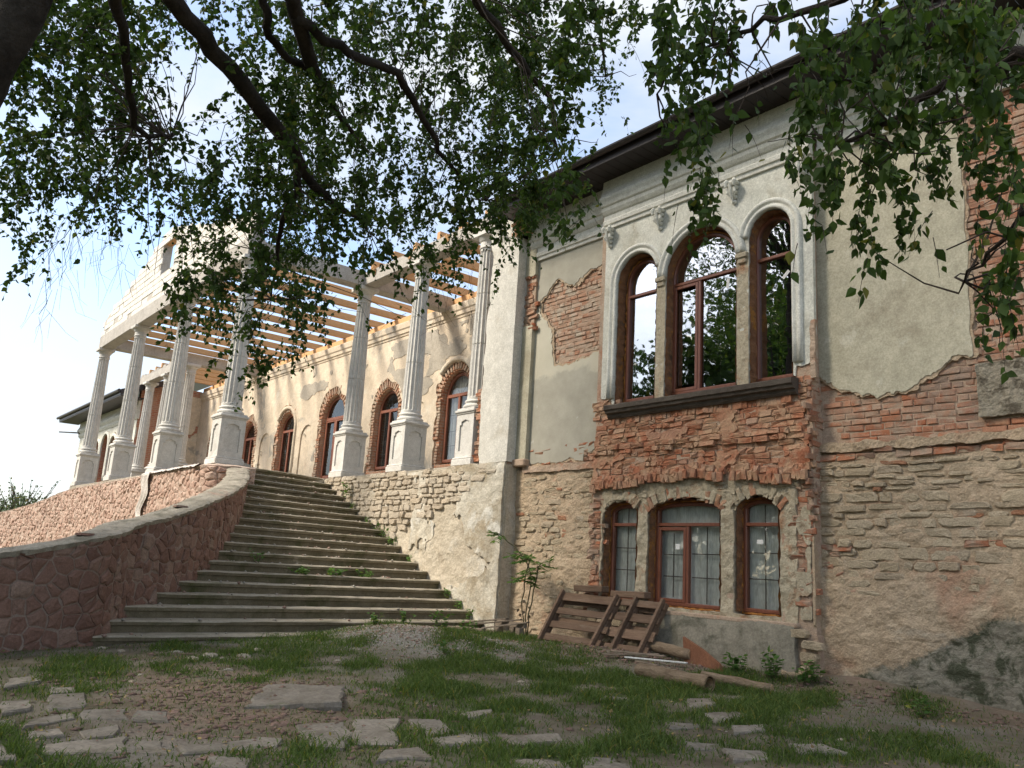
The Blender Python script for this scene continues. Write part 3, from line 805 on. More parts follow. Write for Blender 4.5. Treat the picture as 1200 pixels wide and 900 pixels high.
def rubble_field(P, sd, u0, u1, v0, v1, y, mat, seed=0, hr=(0.10, 0.19), lr=(0.16, 0.48), jit=0.02, keep=0.93):
    r = random.Random(seed); v = v0; cand = []
    while v < v1:
        h = r.uniform(*hr); u = u0-r.uniform(0, .3)
        while u < u1:
            l = r.uniform(*lr)*(0.7+h/hr[1]*.5)
            hh = h*r.uniform(.85, 1.06)
            cand.append((u+l/2, v+h/2+r.uniform(-.02, .02), l, hh)); u += l+r.uniform(.006, .018)
        v += h+.006
    s = sd(np.array([a[0] for a in cand]), np.array([a[1] for a in cand]))
    for (u, v, l, h), q in zip(cand, s):
        if q < 0 or r.random() > keep: continue
        P.put(('stone', 1.0, 1.0, r.randrange(14)), mat, (u, y+r.uniform(-jit, jit), v), (r.uniform(-.04, .04), r.uniform(-.05, .05), r.uniform(-.03, .03)), (l, 1.0, h))

# ------------------------------------------------------------------ the house
house = empty('manor_house', (-9.0, 12.0, -1.2), 'old two storey manor house with peeling plaster, bare brick and brown arched windows', 'house')
BR = Pieces('brick', 'brickwork', house)
ST = Pieces('stone', 'stonework', house)
Y0 = 10.0          # wing front
YR = 9.80          # projecting bay front
UPW = [(-9.10, .44, 2.72, 4.86, .44), (-7.79, .68, 2.72, 4.71, .68), (-6.545, .355, 2.72, 4.94, .355)]
LOW = [(-9.33, .36, -.405, .98, .17), (-8.06, .67, -.405, .99, .17), (-6.79, .345, -.405, .99, .17)]
def up_open(u, v, g=0.0):
    s = np.full(np.shape(u), -1e9)
    for cx, hw, z0, zs, ri in UPW: s = np.maximum(s, arch_sd(u, v, cx, hw+g, z0-g, zs, ri+g))
    return s
def low_open(u, v, g=0.0):
    s = np.full(np.shape(u), -1e9)
    for cx, hw, z0, zs, ri in LOW: s = np.maximum(s, arch_sd(u, v, cx, hw+g, z0-g, zs, ri+g))
    return s
# masonry cores
relief('wall', lambda u, v: np.minimum(rect_sd(u, v, -9.97, -5.93, -1.6, 6.9), -np.maximum(up_open(u, v, .02), low_open(u, v, .04))), -10, -5.9, -1.6, 6.9, .05, face_front(YR+.016), .42, .012, 5, 1, M_MORTAR, house)
relief('wall', lambda u, v: rect_sd(u, v, -13.0, -9.95, -1.6, 6.9), -13.0, -9.95, -1.6, 6.9, .08, face_front(Y0+.04), .35, .012, 5, 2, M_MORTAR, house)
relief('wall', lambda u, v: rect_sd(u, v, -5.95, 3.0, -1.7, 6.9), -5.95, 3.0, -1.7, 6.9, .08, face_front(Y0+.04), .35, .012, 5, 3, M_MORTAR, house)
# shell behind: dark rooms, so the openings look into a room
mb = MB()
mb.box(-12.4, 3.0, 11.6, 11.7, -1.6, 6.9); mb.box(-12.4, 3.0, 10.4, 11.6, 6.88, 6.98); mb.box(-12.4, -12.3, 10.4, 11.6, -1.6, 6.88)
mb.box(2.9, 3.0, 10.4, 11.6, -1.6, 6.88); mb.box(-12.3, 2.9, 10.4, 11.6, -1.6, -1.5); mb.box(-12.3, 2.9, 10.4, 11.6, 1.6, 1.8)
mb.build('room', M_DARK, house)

# --- bay: brick band between the storeys
def bay_brick(u, v):
    n = .06*fbm(u*3, v*3, 77, 3)
    return np.minimum(rect_sd(u, v, -9.98, -5.95, 1.33, 2.66), 9)+n*0
brick_field(BR, lambda u, v: rect_sd(u, v, -9.95, -5.98, 1.50, 2.40), -9.98, -5.97, 1.42, 2.42, 'front', YR, M_BRICKDUST, 3, 'rough', .013, .083)
brick_field(BR, lambda u, v: rect_sd(u, v, -9.95, -5.98, 1.90, 2.06), -9.98, -5.97, 1.90, 2.05, 'front', YR-.045, M_BRICKDUST, 2, 'rough', .02, .083, keep=.75)
brick_field(BR, lambda u, v: rect_sd(u, v, -9.55, -6.2, 2.38, 2.6), -9.58, -6.2, 2.40, 2.50, 'front', YR-.01, M_BRICKDUST, 5, 'rough', .02, .16, (0.07, 0.07, 0.08, 0.14), .010)
brick_field(BR, lambda u, v: np.maximum(rect_sd(u, v, -9.97, -9.55, 2.38, 2.8), rect_sd(u, v, -6.2, -5.97, 2.38, 2.75)), -9.98, -5.97, 2.42, 2.78, 'front', YR, M_BRICKDUST, 6, 'rough', .016)
brick_field(BR, lambda u, v: rect_sd(u, v, 9.78, 10.0, .9, 2.72), 9.80, 9.99, .95, 2.72, 'right', -5.93, M_BRICK, 7, 'rough', .008, .083, (0.2,), .01)
# dusty mortar smears that lie over parts of the brick
relief('mortar_smear', lambda u, v: np.minimum(rect_sd(u, v, -9.96, -5.97, 1.45, 2.5), fbm(u*2.2, v*3.8, 91, 5)*1.2-.10), -10, -5.95, 1.45, 2.5, .035, face_front(YR-.012), .05, .05, 7, 92, M_BRICKDUST, house, False)['kind'] = 'stuff'
# hood: row of soldier bricks over the lower windows
def hood_z(u):
    return 1.36+.11*math.exp(-((u+8.05)/1.15)**2)+.03*math.sin(u*7)
r_ = random.Random(17); u = -9.98
while u < -6.0:
    w = r_.choice((.068, .07, .075, .12))
    if abs(u+7.25) > .04:
        BR.put(('rough', w, .13, r_.randrange(5)), M_BRICKDUST, (u+w/2, YR-.04+r_.uniform(-.03, .02), hood_z(u)+.02+r_.uniform(-.015, .015)), (r_.uniform(-.12, .12), r_.uniform(-.08, .08), r_.uniform(-.05, .05)))
        BR.put(('rough', w*1.1, .09, r_.randrange(5)), M_BRICKDUST, (u+w/2, YR-.01+r_.uniform(-.02, .02), hood_z(u)+.125), (r_.uniform(-.1, .1), r_.uniform(-.08, .08), 0))
    u += w+.010
# --- bay: surround of the lower windows
def surround(u, v):
    top = 1.33+.10*np.exp(-((u+8.05)/1.15)**2)
    s = np.minimum(np.minimum(u+9.74, -6.18-u), np.minimum(v+.55, top-v))+.035*fbm(u*9, v*9, 12, 3)
    return np.minimum(s, -(low_open(u, v)+.02+.05*fbm(u*8, v*8, 14, 4)))
relief('window_surround', surround, -9.8, -6.1, -.55, 1.5, .022, face_front(YR-.008), .1, .09, 5, 13, M_PIER, house, False)
for i_, (cx, hw, z0, zs, ri) in enumerate(LOW):
    R = random.Random(i_+90); R_ = (hw*hw+ri*ri)/(2*ri); zc = zs+ri-R_; am = math.asin(hw/R_); q = int(2*am*R_/.085)
    for t in range(q+1):
        a = -am+2*am*t/q
        rr_ = R_+.085+R.uniform(-.015, .02)
        BR.put(('rough', .075, .17, R.randrange(5)), M_PIER if R.random() < .6 else M_BRICKDUST, (cx+math.sin(a)*rr_, YR+.052+R.uniform(-.03, .02), zc+math.cos(a)*rr_), (R.uniform(-.08, .08), a+R.uniform(-.06, .06), R.uniform(-.06, .06)))
brick_field(BR, lambda u, v: np.minimum(rect_sd(u, v, -9.74, -6.2, 1.2, 1.4), -(low_open(u, v, .2))), -9.74, -6.2, 1.19, 1.38, 'front', YR+.0, M_PIER, 95, 'rough', .02, .07, (.2, .14, .1), .012)
brick_field(BR, lambda u, v: rect_sd(u, v, -10.0, -9.74, -.7, 1.36), -9.99, -9.72, -.7, 1.36, 'front', YR+.0, M_BRICK, 21, 'rough', .02, .083, (.25, .12), .012)
brick_field(BR, lambda u, v: rect_sd(u, v, -6.19, -5.95, -.35, 1.34), -6.19, -5.98, -.35, 1.34, 'front', YR+.002, M_BRICK, 22, 'rough', .014, .083, (.2, .12), .012)
relief('jamb_render', lambda u, v: np.minimum(rect_sd(u, v, -6.2, -5.97, -.42, 1.3), fbm(u*4, v*2.5, 23, 4)-.05), -6.25, -5.94, -.45, 1.3, .025, face_front(YR-.014), .03, .02, 8, 24, M_PIER, house, False)
relief('return_render', lambda u, v: np.minimum(rect_sd(u, v, 9.79, 10.02, -.5, .95), .25+fbm(u*6, v*3, 27, 3)), 9.79, 10.02, -.5, .95, .03, face_right(-5.93), .03, .04, 5, 26, M_MORTARTAN, house, False)
# --- bay: plinth
relief('plinth', lambda u, v: np.minimum(rect_sd(u, v, -8.55, -6.16, -1.5, -.5), 9)+.05*fbm(u*6, v*6, 28, 3), -8.7, -6.05, -1.55, -.44, .035, face_front(9.70), .2, .03, 3, 29, M_PLINTH, house)
mb = MB(); mb.box(-8.5, -6.15, 9.70, 9.95, -.53, -.47, .012); mb.build('plinth_ledge', M_MORTAR, house)
relief('plinth_core', lambda u, v: rect_sd(u, v, -9.9, -5.9, -1.6, -.6)+.03*fbm(u*5, v*5, 30, 2), -9.95, -5.85, -1.6, -.55, .05, face_front(9.78), .15, .05, 6, 31, M_MORTAR, house, False)
rubble_field(ST, lambda u, v: np.maximum(rect_sd(u, v, -9.9, -8.5, -1.4, -.52), rect_sd(u, v, -6.2, -5.85, -1.4, -.5)), -9.9, -5.88, -1.3, -.5, 9.745, M_RUBBLE, 33, (.08, .15), (.14, .32), .03)
rubble_field(ST, lambda u, v: rect_sd(u, v, -6.4, -5.7, -1.4, -1.0), -6.2, -5.75, -1.3, -.95, 9.70, M_MORTARTAN, 34, (.2, .26), (.28, .4), .03)

# --- bay: plaster, mouldings, sill, upper windows
def bay_plaster(u, v):
    low = 2.76+.05*fbm(u*4, v*4, 36, 3)+np.where(u > -6.15, .16+.12*fbm(u*9, v*2, 37, 3), 0)+np.where(u < -9.6, .12, 0)
    s = np.minimum(rect_sd(u, v, -9.86, -5.87, 2.6, 6.9), v-low)
    return np.minimum(s, -up_open(u, v))
relief('bay_plaster', bay_plaster, -9.9, -5.8, 2.6, 6.9, .028, face_front(YR-.005), .06, .012, 2, 38, M_PLWHITE, house)
for a, b_ in ((-8.655, -8.475), (-7.105, -6.905)):
    relief('pier_face', lambda u, v: np.minimum(rect_sd(u, v, a, b_, 2.73, 4.74), 9)+.02*fbm(u*14, v*9, 39, 3), a-.03, b_+.03, 2.7, 4.8, .02, face_front(YR-.012), .03, .03, 7, 40, M_PIER, house, False)
# cracks' broken edges beside the centre pier, right corner strip
relief('corner_break', lambda u, v: np.minimum(rect_sd(u, v, -5.93, -5.86, 2.7, 3.5), 9)+.03*fbm(u*20, v*8, 41, 3), -6.0, -5.8, 2.6, 3.6, .02, face_front(YR-.018), .05, .05, 9, 42, M_MORTAR, house, False)

def arch_path(cx, r_, z0, zs, a0, a1, left=True, right=True, n=26):
    """points and outward normals (x,z) from lower left over the head to lower right."""
    P = []; N = []
    if left:
        for k in range(5): P.append((cx-r_, z0+(zs-z0)*k/5)); N.append((-1, 0))
    for k in range(n+1):
        a = math.radians(a0+(a1-a0)*k/n); P.append((cx+math.cos(a)*r_, zs+math.sin(a)*r_)); N.append((math.cos(a), math.sin(a)))
    if right:
        for k in range(5): P.append((cx+r_, zs+(z0-zs)*(k+1)/5)); N.append((1, 0))
    return P, N
def sweep(mb, P, N, prof, y, closed=False):
    m = len(prof); V = []; F = []
    for (px, pz), (nx, nz) in zip(P, N):
        for off, d in prof: V.append((px+nx*off, y-d, pz+nz*off))
    cnt = len(P)
    for i in range(cnt if closed else cnt-1):
        i2 = (i+1) % cnt
        for k in range(m-1): F.append((i*m+k, i*m+k+1, i2*m+k+1, i2*m+k))
    if not closed:
        F.append(tuple(range(m))); F.append(tuple((cnt-1)*m+k for k in range(m))[::-1])
    mb.add(V, F)
ARCHP = [(0.0, -.02), (0.0, .035), (.02, .05), (.045, .05), (.055, .03), (.085, .03), (.095, .055), (.125, .062), (.15, .05), (.155, -.02)]
mb = MB(); sweep(mb, *arch_path(-9.10, .445, 2.86, 4.86, 180, 12, True, False), ARCHP, YR-.004); mb.build('arch_moulding', M_TRIM, house, True)
mb = MB(); sweep(mb, *arch_path(-7.79, .685, 2.9, 4.71, 178, 4, False, False), ARCHP, YR-.010); mb.build('arch_moulding', M_TRIM, house, True)
mb = MB(); sweep(mb, *arch_path(-6.545, .36, 2.95, 4.94, 176, 0, False, True), ARCHP, YR-.004); mb.build('arch_moulding', M_TRIM, house, True)
for cx, w in ((-8.565, .2), (-7.005, .2)):
    mb = MB(); mb.box(cx-w/2, cx+w/2, YR-.065, YR+.02, 4.66, 4.74, .012); mb.box(cx-w/2+.03, cx+w/2-.03, YR-.045, YR+.02, 4.58, 4.659, .012); mb.build('impost', M_PIER, house)
# reveals and foam
def loop_arch(cx, hw, z0, zs, ri, n=22):
    P = [(cx-hw, z0), (cx+hw, z0), (cx+hw, zs)]
    for k in range(1, n): 
        a = math.pi*k/n; P.append((cx+math.cos(a)*hw, zs+math.sin(a)*ri))
    P.append((cx-hw, zs)); return P
def reveal(cx, hw, z0, zs, ri, y0, y1, mat, name='reveal', g=.012):
    lp = []
    for a, b_ in zip(loop_arch(cx, hw-g, z0+g, zs, ri-g)[1:], loop_arch(cx, hw-g, z0+g, zs, ri-g)[2:]+[(cx-hw+g, z0+g)]):
        k = max(1, int(math.hypot(a[0]-b_[0], a[1]-b_[1])/.06))
        for t in range(k): lp.append((a[0]+(b_[0]-a[0])*t/k, a[1]+(b_[1]-a[1])*t/k))
    lp.append((cx-hw+g, z0+g))
    V = []; F = []; nr = 5; R = random.Random(int(cx*100))
    for (x, z) in lp:
        for k in range(nr):
            j = R.uniform(-.018, .006); dx = x-cx; dz = max(z-zs, 0); l = math.hypot(dx, dz)+1e-6
            V.append((x+dx/l*j, y0+(y1-y0)*k/(nr-1), z+dz/l*j))
    for i in range(len(lp)-1):
        for k in range(nr-1): F.append((i*nr+k, i*nr+k+1, (i+1)*nr+k+1, (i+1)*nr+k))
    mb = MB(); mb.add(V, F); return mb.build(name, mat, house)
for cx, hw, z0, zs, ri in UPW: reveal(cx, hw, z0, zs, ri, YR-.003, YR+.40, M_REVEAL)
for cx, hw, z0, zs, ri in LOW: reveal(cx, hw, z0, zs, ri, YR+.01, YR+.40, M_REVEAL)

def window(parent, cx, hw, z0, zs, ri, y, fmat, pmat, lights, bar=.05, fr=.06, mullion=None, transom=None, sash=(), grille=None, foam=None, curtain=None, label=None, depth=.07, head_fan=False, sticker=None):
    """arched window: frame mesh is the part; panes, bars, sashes, grille, curtain and foam are its sub-parts."""
    out = loop_arch(cx, hw, z0, zs, ri); inn = loop_arch(cx, hw-fr, z0+fr, zs, ri-fr)
    n = len(out); mb = MB()
    V = [(p[0], y, p[1]) for p in out]+[(p[0], y, p[1]) for p in inn]
    bv = loop_arch(cx, hw-fr*.25, z0+fr*.25, zs, ri-fr*.25)
    V += [(p[0], y-.012, p[1]) for p in bv]
    bi = loop_arch(cx, hw-fr*.8, z0+fr*.8, zs, ri-fr*.8)
    V += [(p[0], y-.012, p[1]) for p in bi]
    V += [(p[0], y+depth, p[1]) for p in out]+[(p[0], y+depth, p[1]) for p in inn]
    F = []
    for i in range(n):
        j = (i+1) % n
        F += [(i, j, 2*n+j, 2*n+i), (2*n+i, 2*n+j, 3*n+j, 3*n+i), (3*n+i, 3*n+j, n+j, n+i), (n+i, n+j, 5*n+j, 5*n+i), (i, 4*n+i, 4*n+j, j)]
    mb.add(V, F)
    fo = mb.build('window', fmat, parent)
    if label: fo['label'] = label
    def head(x):
        t = min(1, abs(x-cx)/(hw-fr)); return zs+(ri-fr)*math.sqrt(max(0, 1-t*t))
    if transom is not None:
        m = MB(); m.box(cx-hw+fr*.6, cx+hw-fr*.6, y-.010, y+depth-.01, transom-bar/2, transom+bar/2, .006); m.build('transom', fmat, fo)
    top = transom if transom is not None else zs
    if mullion is not None:
        m = MB(); m.box(mullion-bar/2, mullion+bar/2, y-.008, y+depth-.012, z0+fr*.6, top-(bar/2 if transom else 0), .006); m.build('mullion', fmat, fo)
    for a, b_, c, d in sash:
        m = MB(); s = .05
        m.box(a, a+s, y-.016, y+.03, c, d, .005); m.box(b_-s, b_, y-.016, y+.03, c, d, .005)
        m.box(a+s, b_-s, y-.015, y+.03, c, c+s, .005); m.box(a+s, b_-s, y-.015, y+.03, d-s, d, .005); m.build('sash', fmat, fo)
    R = random.Random(int(cx*977))
    for a, b_, c, d in lights:
        # one pane per light; a light reaching above the spring follows the arched head
        P = [(a, c), (b_, c)]
        if d > zs:
            for k in range(13):
                x = b_+(a-b_)*k/12; P.append((x, max(min(head(x), d), c+.01)))
        else: P += [(b_, d), (a, d)]
        t1, t2 = R.uniform(-.006, .006), R.uniform(-.006, .006)
        pc = sum(p[0] for p in P)/len(P); zc = sum(p[1] for p in P)/len(P)
        m = MB(); m.add([(p[0], y+.035+(p[0]-pc)*t1+(p[1]-zc)*t2, p[1]) for p in P], [tuple(range(len(P)))])
        m.build('pane', pmat, fo, fix=False)
    if grille:
        m = MB()
        for (a, b_, c, d) in grille: m.box(a, b_, y+.040, y+.048, c, d)
        m.build('glazing_bar', M_GRILLE, fo)
    if head_fan:
        m = MB()
        for dx in (-1, 1):
            a = Vector((cx, y+.044, transom)); b_ = Vector((cx+dx*hw*.62, y+.044, zs+ri*.62)); m.tube([a, b_], .006, 4)
        m.tube([(cx, y+.044, transom), (cx, y+.044, zs+ri-fr)], .006, 4)
        m.build('glazing_bar', M_GRILLE, fo)
    if foam:
        m = MB(); pts = loop_arch(cx, hw+.012, z0-.012, zs, ri+.012)
        pts = pts[1:]+[pts[0], pts[1]]
        dense = []
        for a, b_ in zip(pts[:-1], pts[1:]):
            k = max(1, int(math.hypot(a[0]-b_[0], a[1]-b_[1])/.045))
            for t in range(k): dense.append((a[0]+(b_[0]-a[0])*t/k+R.uniform(-.008, .008), y+.012+R.uniform(-.014, .012), a[1]+(b_[1]-a[1])*t/k))
        m.tube(dense, [foam*R.uniform(.5, 1.35) for _ in dense], 6, jit=.2); m.build('foam_seam', M_FOAM, fo, True)
    if curtain is not None:
        cm, yy, amp = curtain
        nu, nv = 36, 14; Vc = []; Fc = []
        sd_ = R.randrange(100)
        for i in range(nu+1):
            for j in range(nv+1):
                x = cx-hw*.97+2*hw*.97*i/nu; z = z0+.02+(zs+ri-z0-.04)*j/nv
                Vc.append((x, y+yy+amp*float(fbm(x*7, z*.7, sd_, 3))*2+amp*.6*math.sin(x*26+sd_), z))
        for i in range(nu):
            for j in range(nv): q0 = i*(nv+1)+j; Fc.append((q0, q0+nv+1, q0+nv+2, q0+1))
        m = MB(); m.add(Vc, Fc); m.build('curtain', cm, fo, True)
    if sticker:
        m = MB()
        for sx, sz, w, h, rot in sticker:
            M_ = Matrix.Translation((sx, y+.032, sz)) @ Matrix.Rotation(rot, 4, 'Y'); m.box(-w/2, w/2, -.0015, 0, -h/2, h/2, M=M_)
        m.build('sticker', M_PAPER, fo)
    return fo
M_GRILLE = surf('glazing_bar', [(0.3, (0.10, 0.085, 0.075)), (0.7, (0.13, 0.11, 0.10))], 5, 0.6, 0, 30)
YW = 9.97
def grid(x0, x1, z0, z1, vx, hz, t=.007):
    return [(x-t, x+t, z0, z1) for x in vx]+[(x0, x1, z-t, z+t) for z in hz]
window(house, -9.10, .375, 2.79, 4.86, .375, YW, M_FRAME, M_PANE, [(-9.42, -8.78, 2.85, 4.60), (-9.42, -8.78, 4.66, 5.3)], transom=4.63, foam=.02,
       grille=grid(-9.42, -8.78, 2.85, 5.18, (-9.10,), (3.3, 3.75, 4.2)), label='left upper arched window, narrow, reflecting a tree below and sky above')
window(house, -7.83, .66, 2.79, 4.70, .64, YW, M_FRAME, M_PANE, [(-8.36, -8.0, 2.95, 4.48), (-7.88, -7.24, 2.87, 4.57), (-8.42, -7.24, 4.66, 5.4)], transom=4.61, mullion=-7.93, sash=[(-8.44, -7.955, 2.84, 4.575)], foam=.022,
       grille=grid(-8.36, -8.0, 2.95, 4.48, (-8.18,), (3.35, 3.75, 4.15))+grid(-7.88, -7.24, 2.87, 4.57, (-7.56,), (3.3, 3.75, 4.15))+grid(-7.85, -7.84, 4.66, 5.28, (-7.845,), ()), label='middle upper arched window, widest, with a double light under a half-round head', sticker=[(-7.42, 4.43, .05, .15, .1)])
window(house, -6.58, .335, 2.79, 4.93, .335, YW, M_FRAME, M_PANE, [(-6.86, -6.30, 2.85, 4.60), (-6.86, -6.30, 4.66, 5.3)], transom=4.63, foam=.02,
       grille=grid(-6.86, -6.30, 2.85, 5.2, (-6.58,), (3.3, 3.75, 4.2)), label='right upper arched window, narrow, with dark glass', sticker=[(-6.42, 4.33, .05, .14, .8)])
YL = 9.95
window(house, -9.32, .33, -.40, .97, .14, YL, M_FRAME, M_PANELOW, [(-9.60, -9.04, -.34, .75), (-9.60, -9.04, .82, 1.2)], transom=.785, foam=.02, curtain=(M_CURTAIN, .10, .018),
       grille=grid(-9.6, -9.04, -.34, 1.05, (-9.32,), (.08, .42)))
window(house, -8.06, .645, -.41, .99, .13, YL, M_FRAME, M_PANELOW, [(-8.57, -8.18, -.26, .64), (-8.03, -7.48, -.34, .75), (-8.64, -7.48, .82, 1.2)], transom=.785, mullion=-8.085, sash=[(-8.645, -8.11, -.35, .745)], foam=.02, curtain=(M_CURTAIN, .10, .018),
       grille=grid(-8.57, -8.18, -.28, .66, (-8.38,), (.02, .34))+grid(-8.03, -7.48, -.34, .75, (-7.76,), (.02, .36)), sticker=[(-8.3, .46, .08, .08, 0)])
window(house, -6.79, .32, -.40, .99, .14, YL, M_FRAME, M_PANELOW, [(-7.05, -6.53, -.34, .75), (-7.05, -6.53, .82, 1.2)], transom=.785, foam=.02, curtain=(M_CURTAIN, .10, .018),
       grille=grid(-7.05, -6.53, -.34, 1.05, (-6.78,), (.05, .4)), sticker=[(-6.86, .55, .1, .06, 0)])
# sill of the upper windows: moulded, dark, chipped at its right end
SP = [(2.50, .0), (2.50, .05), (2.53, .075), (2.565, .085), (2.58, .13), (2.62, .145), (2.635, .17), (2.70, .175), (2.715, .15), (2.735, .0)]
mb = MB(); V = []; xs_ = np.linspace(-9.62, -6.12, 40); k = len(SP)
for x in xs_:
    for z, d in SP: V.append((x, YR-d-(.004 if d else 0)*random.uniform(-1, 1), z+random.uniform(-.003, .003)))
F = [(i*k+a, (i+1)*k+a, (i+1)*k+a+1, i*k+a+1) for i in range(len(xs_)-1) for a in range(k-1)]+[tuple(range(k)), tuple((len(xs_)-1)*k+a for a in range(k))[::-1]]
mb.add(V, F); mb.box(-9.5, -6.17, YR-.0, YR+.38, 2.69, 2.742); mb.build('window_sill', M_SILL, house)

# --- cornice, frieze brackets
def profile_run(mb, x0, x1, yf, prof, n=2, jit=0):
    xs_ = np.linspace(x0, x1, n); V = []; k = len(prof)
    for x in xs_:
        for z, d in prof: V.append((x, yf-d, z))
    F = [(i*k+a, (i+1)*k+a, (i+1)*k+a+1, i*k+a+1) for i in range(n-1) for a in range(k-1)]
    F += [tuple(range(k)), tuple((n-1)*k+a for a in range(k))[::-1]]
    mb.add(V, F)
CORN = [(5.93, -.03), (5.93, .035), (5.99, .045), (6.00, .07), (6.06, .08), (6.09, .055), (6.17, .055), (6.19, .085), (6.24, .12), (6.30, .13), (6.32, .16), (6.38, .175), (6.43, .20), (6.47, .205), (6.50, .17), (6.62, .12), (6.82, .10), (6.9, .10), (6.9, -.03)]
for x0, x1, yf in ((-12.05, -9.89, Y0-.02), (-9.88, -5.86, YR-.006), (-5.85, 3.0, Y0-.02)):
    mb = MB(); profile_run(mb, x0, x1, yf, CORN); mb.build('cornice', M_TRIM, house)
for cx in (-9.74, -8.60, -7.14, -6.0):
    mb = MB()
    for t in range(5):
        z = 5.93-.075*t; w = .17-.022*t; d = .13-.018*t
        mb.box(cx-w/2, cx+w/2, YR-d, YR+.0, z-.066, z, .022)
    for sx in (-1, 1):
        mb.tube([(cx+sx*.06, YR-.12, 5.93), (cx+sx*.085, YR-.15, 5.88), (cx+sx*.07, YR-.14, 5.83), (cx+sx*.035, YR-.12, 5.84)], [.03, .036, .03, .018], 7)
        mb.tube([(cx+sx*.05, YR-.1, 5.80), (cx+sx*.06, YR-.11, 5.73), (cx+sx*.02, YR-.08, 5.66)], [.03, .026, .012], 6)
    mb.tube([(cx, YR-.14, 5.86), (cx, YR-.12, 5.75), (cx, YR-.06, 5.58)], [.03, .03, .008], 7)
    mb.build('bracket', M_TRIM, house)

# --- left section
PATCH = [(-11.82, 5.08), (-11.6, 5.22), (-11.39, 5.42), (-11.2, 5.38), (-11.02, 5.24), (-10.85, 5.2), (-10.68, 5.30), (-10.43, 5.41), (-10.2, 5.40), (-9.8, 5.5), (-9.8, 3.8), (-10.2, 3.78), (-10.6, 3.72), (-11.0, 3.66), (-11.35, 3.70), (-11.38, 4.05), (-11.44, 4.43), (-11.76, 4.84)]
def left_sd(u, v):
    n = .09*fbm(u*5, v*5, 51, 5)+.08*fbm(u*17, v*17, 50, 4)
    low = 1.9+.10*np.maximum(0, fbm(u*2.5, v*0+1, 52, 3)*2)+np.where((u > -10.42), .16, 0)
    s = np.minimum(rect_sd(u, v, -12.02, -9.84, 1.85, 6.0), v-low+n)
    return np.minimum(s, -(poly_sd(u, v, PATCH)+n*1.4))
pl, nt, b, L = new_mat('plaster_left')
pos = nt.nodes.new("ShaderNodeNewGeometry").outputs['Position']
sp = nt.nodes.new("ShaderNodeSeparateXYZ"); L(pos, sp.inputs[0])
cr = ramp(nt, noise_node(nt, 1.6, 6, .6, pos), [(.3, (.47, .44, .345)), (.7, (.545, .51, .41))])
gr = ramp(nt, noise_node(nt, 2.4, 6, .62, pos), [(.3, (.335, .315, .255)), (.7, (.43, .405, .335))])
zz = math_node(nt, 'ADD', sp.outputs[2], math_node(nt, 'MULTIPLY', math_node(nt, 'SUBTRACT', noise_node(nt, 1.1, 5, .6, pos), .5), 1.1))
f1 = ramp(nt, math_node(nt, 'DIVIDE', zz, 8.0), [(.437, (1, 1, 1)), (.447, (0, 0, 0)), (.615, (0, 0, 0)), (.625, (1, 1, 1))])
c = mixc(nt, f1, cr, gr)
c = mixc(nt, ramp(nt, noise_node(nt, 2.0, 6, .7, pos, .5), [(.64, (0, 0, 0)), (.7, (1, 1, 1))]), c, (.55, .545, .49))
L(c, b.inputs['Base Color']); b.inputs['Roughness'].default_value = .93; b.inputs['Specular IOR Level'].default_value = .2
bp = nt.nodes.new("ShaderNodeBump"); bp.inputs['Strength'].default_value = .3; bp.inputs['Distance'].default_value = .012
L(noise_node(nt, 25, 6, .7, pos), bp.inputs['Height']); L(bp.outputs['Normal'], b.inputs['Normal'])
relief('undercoat', lambda u, v: left_sd(u, v)+.045+.09*fbm(u*7, v*7, 49, 4), -12.05, -9.84, 1.84, 6.0, .03, face_front(Y0-.001), .04, .01, 6, 48, M_MORTARTAN, house)
relief('wall_plaster', left_sd, -12.05, -9.84, 1.84, 6.0, .022, face_front(Y0-.012), .05, .012, 2, 53, pl, house)
brick_field(BR, lambda u, v: poly_sd(u, v, PATCH)+.06, -11.9, -9.85, 3.6, 5.6, 'front', Y0+.027, M_BRICKPALE, 54, 'brick', .008)
brick_field(BR, lambda u, v: np.minimum(rect_sd(u, v, -12.0, -9.98, 1.78, 2.2), 9), -12.0, -9.98, 1.80, 2.2, 'front', Y0+.0, M_BRICK, 55, 'rough', .015)
relief('string_course', lambda u, v: rect_sd(u, v, -12.0, -9.98, 1.74, 1.86)+.05*fbm(u*5, v*9, 56, 3), -12.05, -9.95, 1.66, 1.94, .025, face_front(Y0-.06), .1, .05, 7, 57, M_MORTAR, house, False)
def heapsurf(seed, a=.055):
    return lambda u, v: a*fbm(u*1.5, v*2.2, seed, 5)+.5*a*fbm(u*7, v*11, seed+9, 4)+.3*a*np.abs(fbm(u*3, v*5, seed+19, 4))
rubble_field(ST, lambda u, v: rect_sd(u, v, -12.1, -9.95, -1.3, 1.75), -12.1, -9.95, -1.2, 1.76, Y0+.004, M_RUBBLE, 58, (.055, .12), (.12, .36), .018)
relief('wall_render', lambda u, v: rect_sd(u, v, -12.2, -9.9, -1.6, 1.8), -12.2, -9.9, -1.6, 1.8, .035, face_front(Y0-.018), .05, 0, 1, 0, M_MORTARTAN, house, False, lambda u, v: heapsurf(59, .085)(u, v)+.006)

BASEE = [(-5.6, -1.1), (-5.47, -.92), (-5.02, -.76), (-4.5, -.56), (-4.06, -.36), (-3.84, -.27), (-3.7, -.2), (-3.0, -.2), (0, -.2)]
